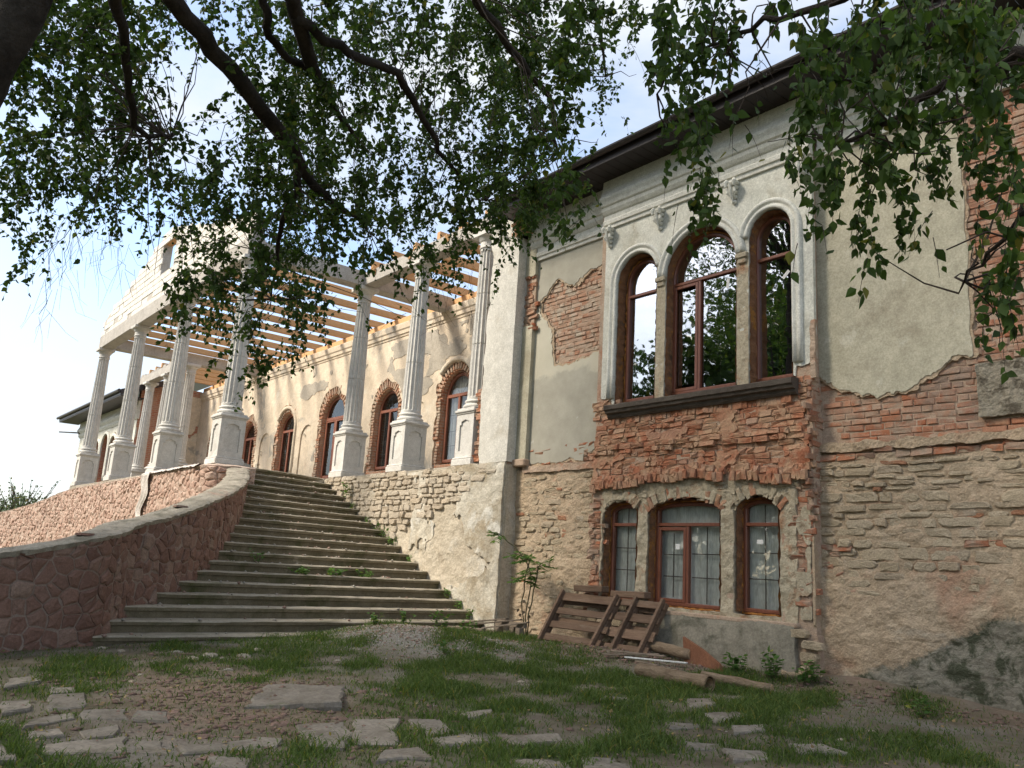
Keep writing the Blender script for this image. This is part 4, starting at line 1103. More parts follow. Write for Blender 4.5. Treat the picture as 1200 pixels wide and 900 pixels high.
# --- right section
EDGE = [(-6.0, 2.80), (-5.94, 2.75), (-5.64, 2.51), (-5.16, 2.36), (-4.79, 2.41), (-4.44, 2.58), (-4.2, 2.76), (-3.95, 2.74), (-3.9, 2.74)]
def right_sd(u, v):
    e = np.interp(u, [p[0] for p in EDGE], [p[1] for p in EDGE])+.20*fbm(u*4, v*3, 61, 5)+.13*fbm(u*15, v*15, 60, 4)
    rx = -3.97+.09*fbm(v*3, u*0, 62, 5)
    return np.minimum(np.minimum(v-e, 6.0-v), np.minimum(u+5.95, rx-u))
relief('undercoat', lambda u, v: right_sd(u, v)+.04+.11*fbm(u*6, v*6, 47, 4), -5.95, -3.85, 2.2, 6.0, .03, face_front(Y0-.001), .04, .01, 6, 46, M_MORTARTAN, house)
relief('wall_plaster', right_sd, -5.95, -3.85, 2.2, 6.0, .018, face_front(Y0-.012), .05, .012, 2, 63, M_PLCREAM, house)
brick_field(BR, lambda u, v: rect_sd(u, v, -5.95, -3.9, 1.80, 2.95), -5.95, -3.9, 1.80, 2.95, 'front', Y0+.027, M_BRICK, 64, 'brick', .010)
brick_field(BR, lambda u, v: np.minimum(rect_sd(u, v, -3.98, -2.3, 2.62, 5.95), 9), -3.97, -2.3, 2.64, 5.95, 'front', Y0+.022, M_BRICK, 65, 'brick', .010)
brick_field(BR, lambda u, v: rect_sd(u, v, -3.9, -2.3, 1.78, 1.99), -3.9, -2.3, 1.80, 1.97, 'front', Y0-.004, M_BRICKDUST, 66, 'brick', .010)
relief('quoin_stone', lambda u, v: rect_sd(u, v, -3.93, -3.25, 1.99, 2.61)+.03*fbm(u*7, v*7, 67, 3), -3.98, -3.2, 1.95, 2.66, .022, face_front(Y0-.05), .08, .06, 9, 68, M_PITTED, house, False)
relief('quoin_stone', lambda u, v: rect_sd(u, v, -3.2, -2.5, 1.99, 2.61)+.03*fbm(u*7, v*7, 69, 3), -3.25, -2.45, 1.95, 2.66, .03, face_front(Y0-.04), .08, .06, 9, 70, M_PITTED, house, False)
relief('string_course', lambda u, v: np.minimum(rect_sd(u, v, -5.95, -2.3, 1.71, 1.82)+.11*fbm(u*4, v*6, 71, 4), fbm(u*1.4, v*0, 72, 3)+.24), -5.95, -2.3, 1.55, 1.95, .025, face_front(Y0-.05), .1, .09, 5, 73, M_MORTARTAN, house, False)
brick_field(BR, lambda u, v: rect_sd(u, v, -5.93, -2.3, 1.58, 1.72), -5.93, -2.3, 1.60, 1.74, 'front', Y0-.03, M_BRICK, 74, 'rough', .02, .083, (.25, .25, .18), .01)
rubble_field(ST, lambda u, v: np.minimum(rect_sd(u, v, -6.0, -2.2, -.75, 1.6), v-np.interp(u, [p[0] for p in BASEE], [p[1] for p in BASEE])-.16), -5.93, -2.2, -.7, 1.6, Y0-.008, M_RUBBLE, 75, (.05, .15), (.12, .48), .017, .97)
relief('wall_render', lambda u, v: rect_sd(u, v, -5.95, 3.0, -1.7, 1.66), -5.95, 0.0, -1.7, 1.66, .035, face_front(Y0-.012), .05, 0, 1, 0, M_LOWWALL, house, False, lambda u, v: heapsurf(76, .10)(u, v)+.008+.055*np.clip((.40-v)/.6, 0, 1))
brick_field(BR, lambda u, v: np.maximum(rect_sd(u, v, -5.93, -5.6, -.05, .55), rect_sd(u, v, -4.05, -3.75, .5, .68)), -5.93, -3.7, -.05, .7, 'front', Y0-.035, M_BRICK, 77, 'rough', .01, keep=.7)
mb = MB(); mb.box(-3.5, -3.42, 9.86, 10.0, -1.4, .35, .01); mb.build('pipe_chase', M_PIER, house)

# --- narrow pilaster beside the corner
relief('pilaster', lambda u, v: np.minimum(rect_sd(u, v, -12.19, -11.9, 1.95, 6.5), -np.minimum(rect_sd(u, v, -12.5, -11.8, 4.62, 5.62), 9)+.07*fbm(u*6, v*4, 81, 4)), -12.25, -11.85, 1.9, 6.5, .025, face_front(9.90), .12, .01, 3, 82, M_PLCREAM, house)
brick_field(BR, lambda u, v: rect_sd(u, v, -12.19, -11.9, 4.5, 5.7), -12.19, -11.9, 4.5, 5.72, 'front', 9.92, M_BRICK, 83, 'rough', .01, .083, (.25, .12), .012)
mb = MB(); mb.box(-12.185, -11.905, 9.94, 10.05, 4.4, 5.8); mb.build('pilaster_core', M_MORTAR, house); mb = MB(); mb.box(-12.23, -11.86, 9.84, 10.0, 1.86, 2.0, .02); mb.build('pilaster_base', M_MORTAR, house)
# --- broad corner pilaster
relief('corner_pilaster', lambda u, v: np.minimum(rect_sd(u, v, -13.2, -12.20, 1.95, 7.0), u+13.10+.2*fbm(v*2.1, v*0, 84, 5)), -13.25, -12.15, 1.9, 7.0, .03, face_front(9.70), .3, .02, 2, 85, M_PLPIL, house)
relief('corner_pilaster_side', lambda u, v: rect_sd(u, v, 9.705, 10.0, 1.95, 7.0), 9.70, 10.0, 1.9, 7.0, .05, face_right(-12.198), .05, .01, 2, 86, M_PLPIL, house)
brick_field(BR, lambda u, v: rect_sd(u, v, -13.3, -12.95, 2.0, 3.6), -13.28, -12.98, 2.0, 3.6, 'front', 9.74, M_BRICK, 87, 'rough', .01, .083, (.2,), .012)
mb = MB(); mb.box(-13.05, -12.23, 9.75, 10.0, 1.9, 7.0); mb.build('pilaster_core', M_MORTAR, house)
BR.flush(); ST.flush()

# --- roof of the wing
roof = MB()
nxr = 320; prof_y = [9.10, 9.35, 11.0, 14.0]; V = []
for i in range(nxr+1):
    x = -12.35+(3.0+12.35)*i/nxr
    w = .022*max(0, math.sin(x*2*math.pi/.2))**0.7 if math.sin(x*2*math.pi/.2) > 0 else 0
    for yy in prof_y: V.append((x, yy, 6.99+(yy-9.1)*.42+w))
F = [(i*4+a, (i+1)*4+a, (i+1)*4+a+1, i*4+a+1) for i in range(nxr) for a in range(3)]
roof.add(V, F)
roof = roof.build('roof', M_ROOF, house, fix=False)
mb = MB(); mb.box(-12.35, 3.0, 9.13, 9.16, 6.80, 6.985); mb.box(-12.38, -12.35, 9.13, 12.0, 6.8, 7.02); mb.build('fascia', M_SOFFIT, roof)
k = 0
x = -12.33
while x < 0.5:
    mb = MB(); mb.box(x, x+.192, 9.165, 9.92, 6.815, 6.835, .004); mb.build('soffit_plank', M_SOFFIT, roof); x += .2
mb = MB()
for a in range(9):
    pass
ng = 9; V = []; 
for x in (-12.4, 3.0):
    for sgn, rr in ((0, .07), (1, .062)):
        for a in range(ng): t = math.pi*a/(ng-1); V.append((x, 9.06-math.cos(t)*rr, 6.985-math.sin(t)*rr))
F = []
for a in range(ng-1): F += [(a, a+1, 2*ng+a+1, 2*ng+a), (ng+a, 3*ng+a, 3*ng+a+1, ng+a+1)]
for e in (0, 2*ng):
    for a in range(ng-1): F.append((e+a, e+a+1, e+ng+a+1, e+ng+a))
F += [(0, ng, 3*ng, 2*ng), (ng-1, 2*ng-1+0, 4*ng-1, 3*ng-1)]
mb.add(V, F); mb.build('gutter', M_ROOF, roof)
x = -12.1
while x < 1:
    mb = MB(); mb.box(x, x+.016, 9.3, 9.42, 7.06, 7.2); mb.box(x-.02, x+.036, 9.28, 9.30, 7.08, 7.13); mb.build('snow_guard', M_ROOF, roof); x += .62
# broken brick corbels under the roof end
mb = MB()
for t in range(14):
    bx = random.uniform(-12.5, -12.1); mb.box(bx, bx+.22, 9.55+random.uniform(0, .2), 9.98, 6.45+.083*(t % 5), 6.52+.083*(t % 5), .008)
mb.build('broken_corbel', M_BRICKDUST, house)

# ------------------------------------------------------------------ central facade behind the portico
YF = 12.7
FW = [(-14.72, .66, 2.66, 4.55, .66, 'w'), (-18.40, .66, 2.66, 4.55, .66, 'w'), (-22.05, .66, 2.66, 4.5, .66, 'w'), (-25.60, .78, 1.96, 4.62, .78, 'd'), (-29.28, .66, 2.66, 4.5, .66, 'w'), (-32.95, .66, 2.66, 4.5, .66, 'w'), (-36.6, .66, 2.66, 4.5, .66, 'w')]
NICHE = [(x, .5, 2.3, 4.05, .5) for x in (-16.55, -20.22, -23.9, -27.45, -31.1, -34.8)]
def fac_open(u, v, g=0.0):
    s = np.full(np.shape(u), -1e9)
    for cx, hw, z0, zs, ri, k in FW: s = np.maximum(s, arch_sd(u, v, cx, hw+g, z0-g, zs, ri+g))
    return s
def niche_sd(u, v, g=0.0):
    s = np.full(np.shape(u), -1e9)
    for cx, hw, z0, zs, ri in NICHE: s = np.maximum(s, arch_sd(u, v, cx, hw+g, z0-g, zs, ri+g))
    return s
relief('facade_wall', lambda u, v: np.minimum(rect_sd(u, v, -39.2, -12.3, 1.5, 7.1), -fac_open(u, v, .02)), -39.2, -12.3, 1.5, 7.1, .09, face_front(YF+.06), .35, .01, 5, 101, M_FARBRICK, house)
def fac_pl(u, v):
    n = fbm(u*2.2, v*2.2, 102, 5)
    ring = fac_open(u, v, .34)
    top = np.where(np.abs(u+22.05) < 1, .25, 0)
    s = np.minimum(rect_sd(u, v, -39.2, -12.3, 1.5, 7.12), -(fac_open(u, v, .26)+top*0+n*.42))
    s = np.minimum(s, -niche_sd(u, v, 0))
    return s
relief('facade_plaster', fac_pl, -39.2, -12.3, 1.5, 7.12, .055, face_front(YF), .09, .012, 2, 103, M_FACADE, house)
for nc in NICHE: relief('niche_back', lambda u, v: arch_sd(u, v, nc[0], nc[1]+.03, nc[2]-.03, nc[3], nc[4]+.03), nc[0]-.6, nc[0]+.6, 2.2, 4.7, .06, face_front(YF+.05), .02, .01, 3, 104, M_FACADE, house)
# patches of grey undercoat where the cream coat is gone
relief('grey_undercoat', lambda u, v: np.minimum(np.minimum(rect_sd(u, v, -17.9, -12.4, 4.6, 6.85)+.8*fbm(u*.8, v*.8, 105, 4), -fac_open(u, v, .3)), fbm(u*.9+v*.5, v*.9, 106, 4)+.16), -18.6, -12.4, 4.2, 6.9, .05, face_front(YF-.012), .02, .006, 3, 107, M_FACGREY, house)['kind'] = 'stuff'
relief('grey_undercoat', lambda u, v: np.minimum(np.minimum(rect_sd(u, v, -38, -18, 3.2, 6.6), -fac_open(u, v, .3)), fbm(u*.75, v*1.2, 108, 5)-.17), -38, -18, 3.2, 6.7, .055, face_front(YF-.012), .02, .006, 3, 109, M_FACGREY, house)['kind'] = 'stuff'
mb = MB(); profile_run(mb, -39.2, -12.3, YF, [(6.72, -.02), (6.72, .02), (6.78, .03), (6.80, .06), (6.90, .07), (6.94, .10), (7.08, .12), (7.12, .12), (7.12, -.1)]); mb.build('facade_cornice', M_FACADE, house)
mb = MB(); mb.box(-39.2, -12.3, YF+.02, YF+.3, 7.1, 7.36); mb.build('wall_head', M_WOOD, house)
mb = MB(); mb.box(-39.2, -12.3, 14.0, 14.1, 1.5, 7.1); mb.box(-39.2, -12.3, 13.05, 14.0, 7.0, 7.1); mb.box(-39.2, -12.3, 13.05, 14, 1.85, 1.95); mb.build('room', M_DARK, house)
for i, (cx, hw, z0, zs, ri, k) in enumerate(FW):
    reveal(cx, hw+.01, z0, zs, ri+.01, YF+.03, YF+.36, M_FARBRICK)
    y = YF+.16; w = hw-.03
    if k == 'w':
        fo = window(house, cx, w, z0+.04, zs, ri-.03, y, M_FRAMEFAR, M_PANEFAR, [(cx-w+.07, cx-.04, z0+.12, zs-.06), (cx+.04, cx+w-.07, z0+.12, zs-.06), (cx-w+.07, cx+w-.07, zs+.04, zs+ri)], transom=zs, mullion=cx, bar=.09, fr=.085,
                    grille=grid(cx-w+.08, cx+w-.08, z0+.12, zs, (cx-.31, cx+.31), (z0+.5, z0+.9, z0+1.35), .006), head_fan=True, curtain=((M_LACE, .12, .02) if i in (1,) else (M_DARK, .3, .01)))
    else:
        fo = window(house, cx, w, z0+.02, zs, ri-.03, y, M_FRAMEFAR, M_PANEFAR, [(cx-w+.17, cx-.12, z0+.75, zs-.15), (cx+.12, cx+w-.17, z0+.75, zs-.15), (cx-w+.07, cx+w-.07, zs+.05, zs+ri)], transom=zs, mullion=cx, bar=.10, fr=.09,
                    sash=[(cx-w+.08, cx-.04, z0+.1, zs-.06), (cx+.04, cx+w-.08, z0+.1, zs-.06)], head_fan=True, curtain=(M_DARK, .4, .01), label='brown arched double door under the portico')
        m = MB()
        for sx in (-1, 1):
            m.box(cx+sx*.39-.22, cx+sx*.39+.22, y+.0, y+.03, z0+.15, z0+.72, .01)
        m.build('door_panel', M_FRAMEFAR, fo)
        m = MB(); m.box(cx+.06, cx+.18, y-.05, y-.03, z0+1.05, z0+1.08, .005); m.build('handle', M_SILL, fo)
    # brick hood with a ragged edge of voussoirs
    m = MB(); R = random.Random(i*7+3); nvs = 20
    for q in range(nvs):
        a = math.pi*(q+.5)/nvs; rr_ = hw+.04
        lx = R.uniform(.2, .34)
        M_ = Matrix.Translation((cx+math.cos(a)*(rr_+lx/2), YF+.05+R.uniform(-.02, .0), zs+math.sin(a)*(ri+.04+lx/2))) @ Matrix.Rotation(-a, 4, 'Y')
        m.box(-lx/2, lx/2, -.04, .04, -.038, .038, .008, M_)
    m.build('brick_arch', M_BRICKPALE, house)['kind'] = 'stuff'
    m = MB()
    for sx in (-1, 1):
        z = z0+.02; t = 0
        while z < zs-.05:
            w_ = R.choice((.13, .26))
            if R.random() < .93: m.box(min(cx+sx*(hw+.03), cx+sx*(hw+.03+w_)), max(cx+sx*(hw+.03), cx+sx*(hw+.03+w_)), YF+.0+R.uniform(-.012, .02), YF+.09, z+.006, z+.074, .008)
            z += .083; t += 1
    m.build('brick_jamb', M_BRICKPALE, house)['kind'] = 'stuff'
mb = MB(); sweep(mb, *arch_path(-18.40, .86, 3.2, 4.6, 140, -14, False, False), [(0, -.02), (0, .06), (.05, .09), (.13, .07), (.15, -.02)], YF); mb.build('arch_moulding', M_FACADE, house, True)
mb = MB(); sweep(mb, *arch_path(-29.28, .80, 2.7, 4.5, 150, 0, False, True), [(0, -.02), (0, .05), (.05, .07), (.12, .05), (.13, -.02)], YF); mb.build('arch_moulding', M_FACADE, house, True)

# ------------------------------------------------------------------ far wing of the house
LWW = [(-42.7, .52, 2.9, 4.45, .52), (-44.2, .60, 2.9, 4.6, .60), (-45.75, .52, 2.9, 4.45, .52)]
def lw_open(u, v, g=0):
    s = np.full(np.shape(u), -1e9)
    for a in LWW: s = np.maximum(s, arch_sd(u, v, a[0], a[1]+g, a[2]-g, a[3], a[4]+g))
    return s
relief('far_wing_wall', lambda u, v: np.minimum(rect_sd(u, v, -50, -39.2, -1.4, 6.4), -lw_open(u, v)), -50, -39.2, -1.4, 6.4, .12, face_front(10.03), .4, 0, 1, 0, M_FARRED, house)
relief('far_wing_plaster', lambda u, v: np.minimum(np.minimum(rect_sd(u, v, -50, -39.2, 2.5, 6.4), -(lw_open(u, v, .18)+.3*fbm(u*1.6, v*1.6, 111, 4))), fbm(u*.7, v*.7, 112, 4)+.26), -50, -39.2, 2.4, 6.4, .08, face_front(9.99), .06, .01, 2, 113, M_PLWHITE, house)
mb = MB(); profile_run(mb, -50.1, -39.1, 10.0, [(5.5, -.05), (5.5, .04), (5.6, .1), (5.7, .1), (5.8, .18), (5.9, .2), (6.1, .1), (6.4, .08), (6.4, -.05)]); mb.build('cornice', M_TRIM, house)
relief('far_wing_side', lambda u, v: rect_sd(u, v, 10.0, 12.75, -1.4, 7.2), 10.0, 12.75, -1.4, 7.2, .1, face_right(-39.2), .3, .03, 3, 114, M_FARRED, house)
relief('far_wing_side_plaster', lambda u, v: np.minimum(rect_sd(u, v, 11.9, 12.72, 1.9, 6.9), .12+fbm(u*1.7, v*1.3, 115, 4)), 11.8, 12.72, 1.9, 6.9, .06, face_right(-39.16), .05, .01, 2, 116, M_FACADE, house)
for cx, hw, z0, zs, ri in LWW:
    reveal(cx, hw, z0, zs, ri, 10.0, 10.35, M_FARRED)
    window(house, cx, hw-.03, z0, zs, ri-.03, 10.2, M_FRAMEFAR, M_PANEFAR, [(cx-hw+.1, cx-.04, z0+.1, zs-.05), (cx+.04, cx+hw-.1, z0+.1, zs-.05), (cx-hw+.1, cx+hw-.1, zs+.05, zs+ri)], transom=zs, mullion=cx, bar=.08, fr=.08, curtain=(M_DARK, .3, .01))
    mb = MB(); sweep(mb, *arch_path(cx, hw+.03, z0, zs, 180, 0), [(0, -.02), (0, .06), (.06, .08), (.14, .05), (.14, -.02)], 9.99); mb.build('arch_moulding', M_TRIM, house, True)
mb = MB(); mb.box(-49.9, -39.3, 10.9, 11.0, -1.4, 6.4); mb.box(-49.9, -39.3, 10.4, 10.9, 6.3, 6.38); mb.build('room', M_DARK, house)
mb = MB()
mb.add([(-51.0, 9.0, 6.38), (-38.6, 9.0, 6.38), (-38.6, 15.5, 9.0), (-51.0, 15.5, 9.0), (-51.0, 9.0, 6.62), (-38.6, 9.0, 6.62), (-38.6, 15.5, 9.25), (-51.0, 15.5, 9.25)], [(0, 1, 2, 3), (4, 7, 6, 5), (0, 4, 5, 1), (1, 5, 6, 2), (2, 6, 7, 3), (3, 7, 4, 0)])
rf2 = mb.build('roof', M_ROOF, house)
mb = MB(); mb.box(-51.0, -38.6, 9.02, 10.0, 6.33, 6.375); mb.build('soffit', M_SOFFIT, rf2)
mb = MB(); mb.tube([(-51.05, 8.93, 6.55), (-38.6, 8.93, 6.55)], .075, 8); mb.build('gutter', M_ROOF, rf2)
mb = MB(); mb.tube([(-50.4, 9.0, 5.75), (-49.6, 9.95, 5.75)], .04, 6); mb.build('bracket', M_ROOF, rf2)

# ------------------------------------------------------------------ terrace
terrace = empty('terrace', (-26, 10, 0), 'raised terrace with a crumbling rubble and plaster retaining wall beside the steps', 'terrace')
mb = MB(); mb.box(-39.2, -12.45, 9.75, 12.72, 1.78, 1.95, .01); mb.box(-33.1, -19.6, 6.55, 9.75, 1.75, 1.90, .01); mb.box(-19.6, -18.62, 6.55, 7.25, 1.6, 1.90, .01); mb.build('floor_slab', M_COPING, terrace)
WT = 9.72
relief('retaining_wall', lambda u, v: rect_sd(u, v, -20, -12.2, -1.5, 1.9), -20, -12.2, -1.5, 1.9, .04, face_front(WT), .25, 0, 1, 0, M_PLWALL, terrace, False, lambda u, v: .08*fbm(u*1.1, v*1.3, 121, 5)+.03*fbm(u*6, v*9, 122, 3)+.014)
relief('retaining_wall_end', lambda u, v: rect_sd(u, v, 9.74, 10.03, -1.5, 1.9), 9.74, 10.03, -1.5, 1.9, .04, face_right(-12.20), .1, .09, 2.5, 123, M_PLWALL, terrace, False)
TS = Pieces('stone', 'stonework', terrace, 280)
rubble_field(TS, lambda u, v: np.minimum(rect_sd(u, v, -20.0, -12.6, .2, 1.9), v-np.interp(u, [-20, -16.5, -15, -13.6, -12.5], [-1, .2, .9, 1.3, 1.75])+.25*fbm(u*1.3, v*1.3, 124, 3)), -20, -12.6, .1, 1.84, WT-.03, M_RUBBLELIGHT, 125, (.07, .15), (.14, .42), .02, .95)
rubble_field(TS, lambda u, v: np.minimum(rect_sd(u, v, -18, -12.5, -.6, 1.5), fbm(u*1.1, v*1.1, 126, 4)-.12), -18, -12.6, -.7, 1.5, WT-.02, M_RUBBLELIGHT, 127, (.07, .15), (.15, .4), .018, .8)
TS.flush()
relief('peeling_render', lambda u, v: np.minimum(rect_sd(u, v, -15.3, -12.22, -1.2, 1.95)+.05*fbm(u*7,v*7,131,3), fbm(u*1.0, v*.8, 128, 5)-.0+.25*np.clip((u+13.6)/1.0, -.6, 1)+.06*fbm(u*9, v*9, 132, 4)), -15.4, -12.15, -1.2, 1.98, .025, face_front(WT-.05), .06, .075, 3, 129, M_PEEL, terrace)
relief('retaining_wall_far', lambda u, v: rect_sd(u, v, -39.2, -32.9, -1.4, 1.9), -39.2, -32.9, -1.4, 1.9, .2, face_front(WT), .3, .05, 1, 130, M_PLWALL, terrace)

# ------------------------------------------------------------------ portico
portico = empty('portico', (-25.85, 8.5, 1.95), 'unfinished classical portico with fluted cast columns, timber joists and a white block gable', 'portico')
def lathe(mb, prof, n=24, c=(0, 0, 0)):
    V = []; k = len(prof)
    for a in range(n):
        t = 2*math.pi*a/n
        for r, z in prof: V.append((c[0]+r*math.cos(t), c[1]+r*math.sin(t), c[2]+z))
    F = [(a*k+i, ((a+1) % n)*k+i, ((a+1) % n)*k+i+1, a*k+i+1) for a in range(n) for i in range(k-1)]
    F += [tuple(a*k for a in range(n))[::-1], tuple(a*k+k-1 for a in range(n))]
    mb.add(V, F)
def ped_mesh():
    mb = MB()
    mb.box(-.34, .34, -.34, .34, 0, .13, .012); mb.box(-.325, .325, -.325, .325, .13, .17, .012)
    h = .29
    mb.box(-h+.03, h-.03, -h+.03, h-.03, .17, 1.06)
    for q in range(4):
        R = Matrix.Rotation(q*math.pi/2, 4, 'Z')
        o = [(-h, .17), (h, .17), (h, 1.06), (-h, 1.06)]
        i8 = [(-.18, .30), (.18, .30), (.18, .84), (.13, .84), (.13, .91), (.0, .95), (-.13, .91), (-.13, .84), (-.18, .84)]
        V = [R @ Vector((x, -h, z)) for x, z in o]+[R @ Vector((x, -h, z)) for x, z in i8]+[R @ Vector((x, -h+.032, z)) for x, z in i8]
        n8 = len(i8); F = [(0, 1, 5, 4), (1, 2, 9, 8, 7, 6, 5)[:0] or (1, 6, 5)]
        F = [(0, 1, 5, 4), (1, 2, 6, 5), (2, 7, 6), (2, 8, 7), (2, 9, 8), (2, 3, 9), (3, 10, 9), (3, 11, 10), (3, 12, 11), (3, 0, 4, 12)]
        for a in range(n8): b2 = (a+1) % n8; F.append((4+a, 4+b2, 4+n8+b2, 4+n8+a))
        F.append(tuple(4+n8+a for a in range(n8)))
        mb.add(V, F)
    mb.box(-.31, .31, -.31, .31, 1.06, 1.09, .008); mb.box(-.335, .335, -.335, .335, 1.09, 1.15, .014); mb.box(-.30, .30, -.30, .30, 1.15, 1.19, .008)
    return mb
def base_mesh():
    mb = MB(); lathe(mb, [(.0, 1.19), (.285, 1.19), (.30, 1.21), (.305, 1.235), (.295, 1.26), (.265, 1.275), (.25, 1.29), (.25, 1.305), (.27, 1.32), (.275, 1.335), (.265, 1.355), (.235, 1.37), (.0, 1.37)], 28); return mb
def shaft_mesh():
    mb = MB(); nf = 16; per = 5; n = nf*per; V = []; F = []
    zs = [1.37, 1.43, 1.45, 2.0, 2.55, 2.556, 2.57, 2.576, 3.1, 3.66, 3.666, 3.68, 3.686, 4.2, 4.62, 4.64, 4.70]
    for z in zs:
        t = (z-1.37)/(4.7-1.37); r = .232-.062*t**1.25
        fl = 0 if (z < 1.44 or z > 4.63) else 1
        if z in (2.556, 2.57, 3.666, 3.68): r -= .012
        for k in range(n):
            a = 2*math.pi*k/n; ph = (k % per)/per
            d = (math.sin(math.pi*min(1, max(0, (ph-.08)/.84)))**.7)*.026*fl if .08 < ph else 0
            V.append(((r-d)*math.cos(a), (r-d)*math.sin(a), z))
    for i in range(len(zs)-1):
        for k in range(n): F.append((i*n+k, i*n+(k+1) % n, (i+1)*n+(k+1) % n, (i+1)*n+k))
    mb.add(V, F); return mb
def cap_mesh():
    mb = MB(); lathe(mb, [(.0, 4.70), (.19, 4.70), (.195, 4.72), (.178, 4.74), (.178, 4.84), (.20, 4.86), (.235, 4.92), (.25, 4.945), (.0, 4.945)], 28); mb.box(-.27, .27, -.27, .27, 4.945, 5.05, .012); return mb
col_me = None
def place_col(x, y, z, lab=None):
    global col_me
    if col_me is None:
        col_me = []
        for nm, f, sm in (('column', shaft_mesh, False), ('pedestal', ped_mesh, False), ('column_base', base_mesh, True), ('capital', cap_mesh, False)):
            o = f().build(nm, M_CONC, None, sm); col_me.append((nm, o.data)); bpy.data.objects.remove(o)
    inv = wmat(portico).inverted(); root = None
    for nm, me in col_me:
        o = bpy.data.objects.new(nm, me); COL.objects.link(o)
        if root is None: root = o; o.parent = portico; o.matrix_parent_inverse = inv; o.location = (x, y, z)
        else: o.parent = root
    if lab: root['label'] = lab
YP = 6.87
CX = [-32.65, -28.12, -23.58, -19.05]
for x in CX: place_col(x, YP, 1.90)
for x in (-19.05, -16.25, -13.66): place_col(x, 10.02, 1.95)
for x in (-32.65, -35.45, -38.0): place_col(x, 10.02, 1.95)
def beam(x0, x1, y0, y1, z0, z1):
    mb = MB(); mb.box(x0, x1, y0, y1, z0, z1, .012); mb.build('beam', M_BEAM, portico)
beam(-32.92, -18.78, YP-.2, YP+.2, 6.95, 7.42)
beam(-32.85, -32.45, YP+.201, 12.72, 7.0, 7.4)
beam(-19.25, -18.85, YP+.201, 12.72, 7.0, 7.4)
beam(-18.84, -13.3, 9.84, 10.2, 7.0, 7.35)
beam(-39.15, -32.86, 9.84, 10.2, 7.0, 7.35)
mb = MB(); R = random.Random(8)
x = -39.1
while x < -33: 
    w = R.uniform(.25, .5); mb.box(x, x+w, 9.86, 10.16, 7.35, 7.35+R.uniform(.02, .12), .015); x += w+.02
mb.build('rough_top', M_BEAM, portico)
def joist(x, y0, y1, z=7.42, h=.2, w=.13):
    q_ = random.uniform(-.012, .012); x += random.uniform(-.07, .07)
    M_ = Matrix.Translation((x, (y0+y1)/2, z+random.uniform(0, .012))) @ Matrix.Rotation(q_, 4, 'Z') @ Matrix.Rotation(random.uniform(-.03, .03), 4, 'Y')
    L_ = (y1-y0)/2+random.uniform(-.02, .08); mb = MB(); mb.box(-w/2, w/2, -L_, L_, 0, h*random.uniform(.93, 1.05), .008, M_); mb.build('joist', M_WOOD, portico)
x = -19.85
while x > -32.3: joist(x, YP+.25, 13.0, 7.38); x -= 1.13
x = -18.4
while x < -13.2: joist(x, 9.9, 13.0, 7.37); x += .95
x = -33.3
while x > -39: joist(x, 9.9, 13.0, 7.37); x -= .95
mb = MB(); mb.box(-39.1, -13.3, 12.78, 12.92, 7.36, 7.378); mb.build('wall_plate', M_WOOD, portico)
# a long timber under the joists of the near bay and raking rafters
for i, x in enumerate((-18.3, -16.6, -15.0)):
    mb = MB(); M_ = Matrix.Translation((x, 11.2, 7.75)) @ Matrix.Rotation(math.radians(20), 4, 'X'); mb.box(-.06, .06, -1.5, 1.9, -.08, .08, .005, M_); mb.build('rafter', M_WOOD, portico)
# gable of white blocks, still without its top
GAB = [(-32.9, 7.42), (-18.8, 7.42), (-18.8, 8.0), (-22.1, 8.75), (-25.85, 9.75), (-26.6, 9.62), (-29.6, 8.8), (-32.9, 8.08)]
def gab_sd(u, v):
    return np.minimum(poly_sd(u, v, GAB), -rect_sd(u, v, -26.5, -25.2, 8.3, 9.32))
gab = relief('gable_wall', lambda u, v: gab_sd(u, v)-.02, -33, -18.7, 7.4, 9.9, .05, face_front(YP-.13), .28, 0, 1, 0, M_BLOCKJ, portico, False)
GB = Pieces('block', 'blockwork', gab, 290)
brick_field(GB, lambda u, v: gab_sd(u, v)-.02, -32.9, -18.8, 7.425, 9.7, 'front', YP-.148, M_BLOCK, 140, 'block', .003, .205, (.6, .6, .6, .45), .010)
brick_field(GB, lambda u, v: np.minimum(gab_sd(u, v)+.14, -rect_sd(u, v, -26.5, -25.2, 8.3, 9.32)), -32.8, -18.8, 7.425, 9.8, 'front', YP-.146, M_BLOCK, 141, 'block', .002, .205, (.28, .2), .010, keep=0)
GB.flush()
mb = MB(); mb.box(-26.7, -25.0, YP-.12, YP+.12, 9.325, 9.45, .008); mb.build('lintel', M_WOOD, portico)

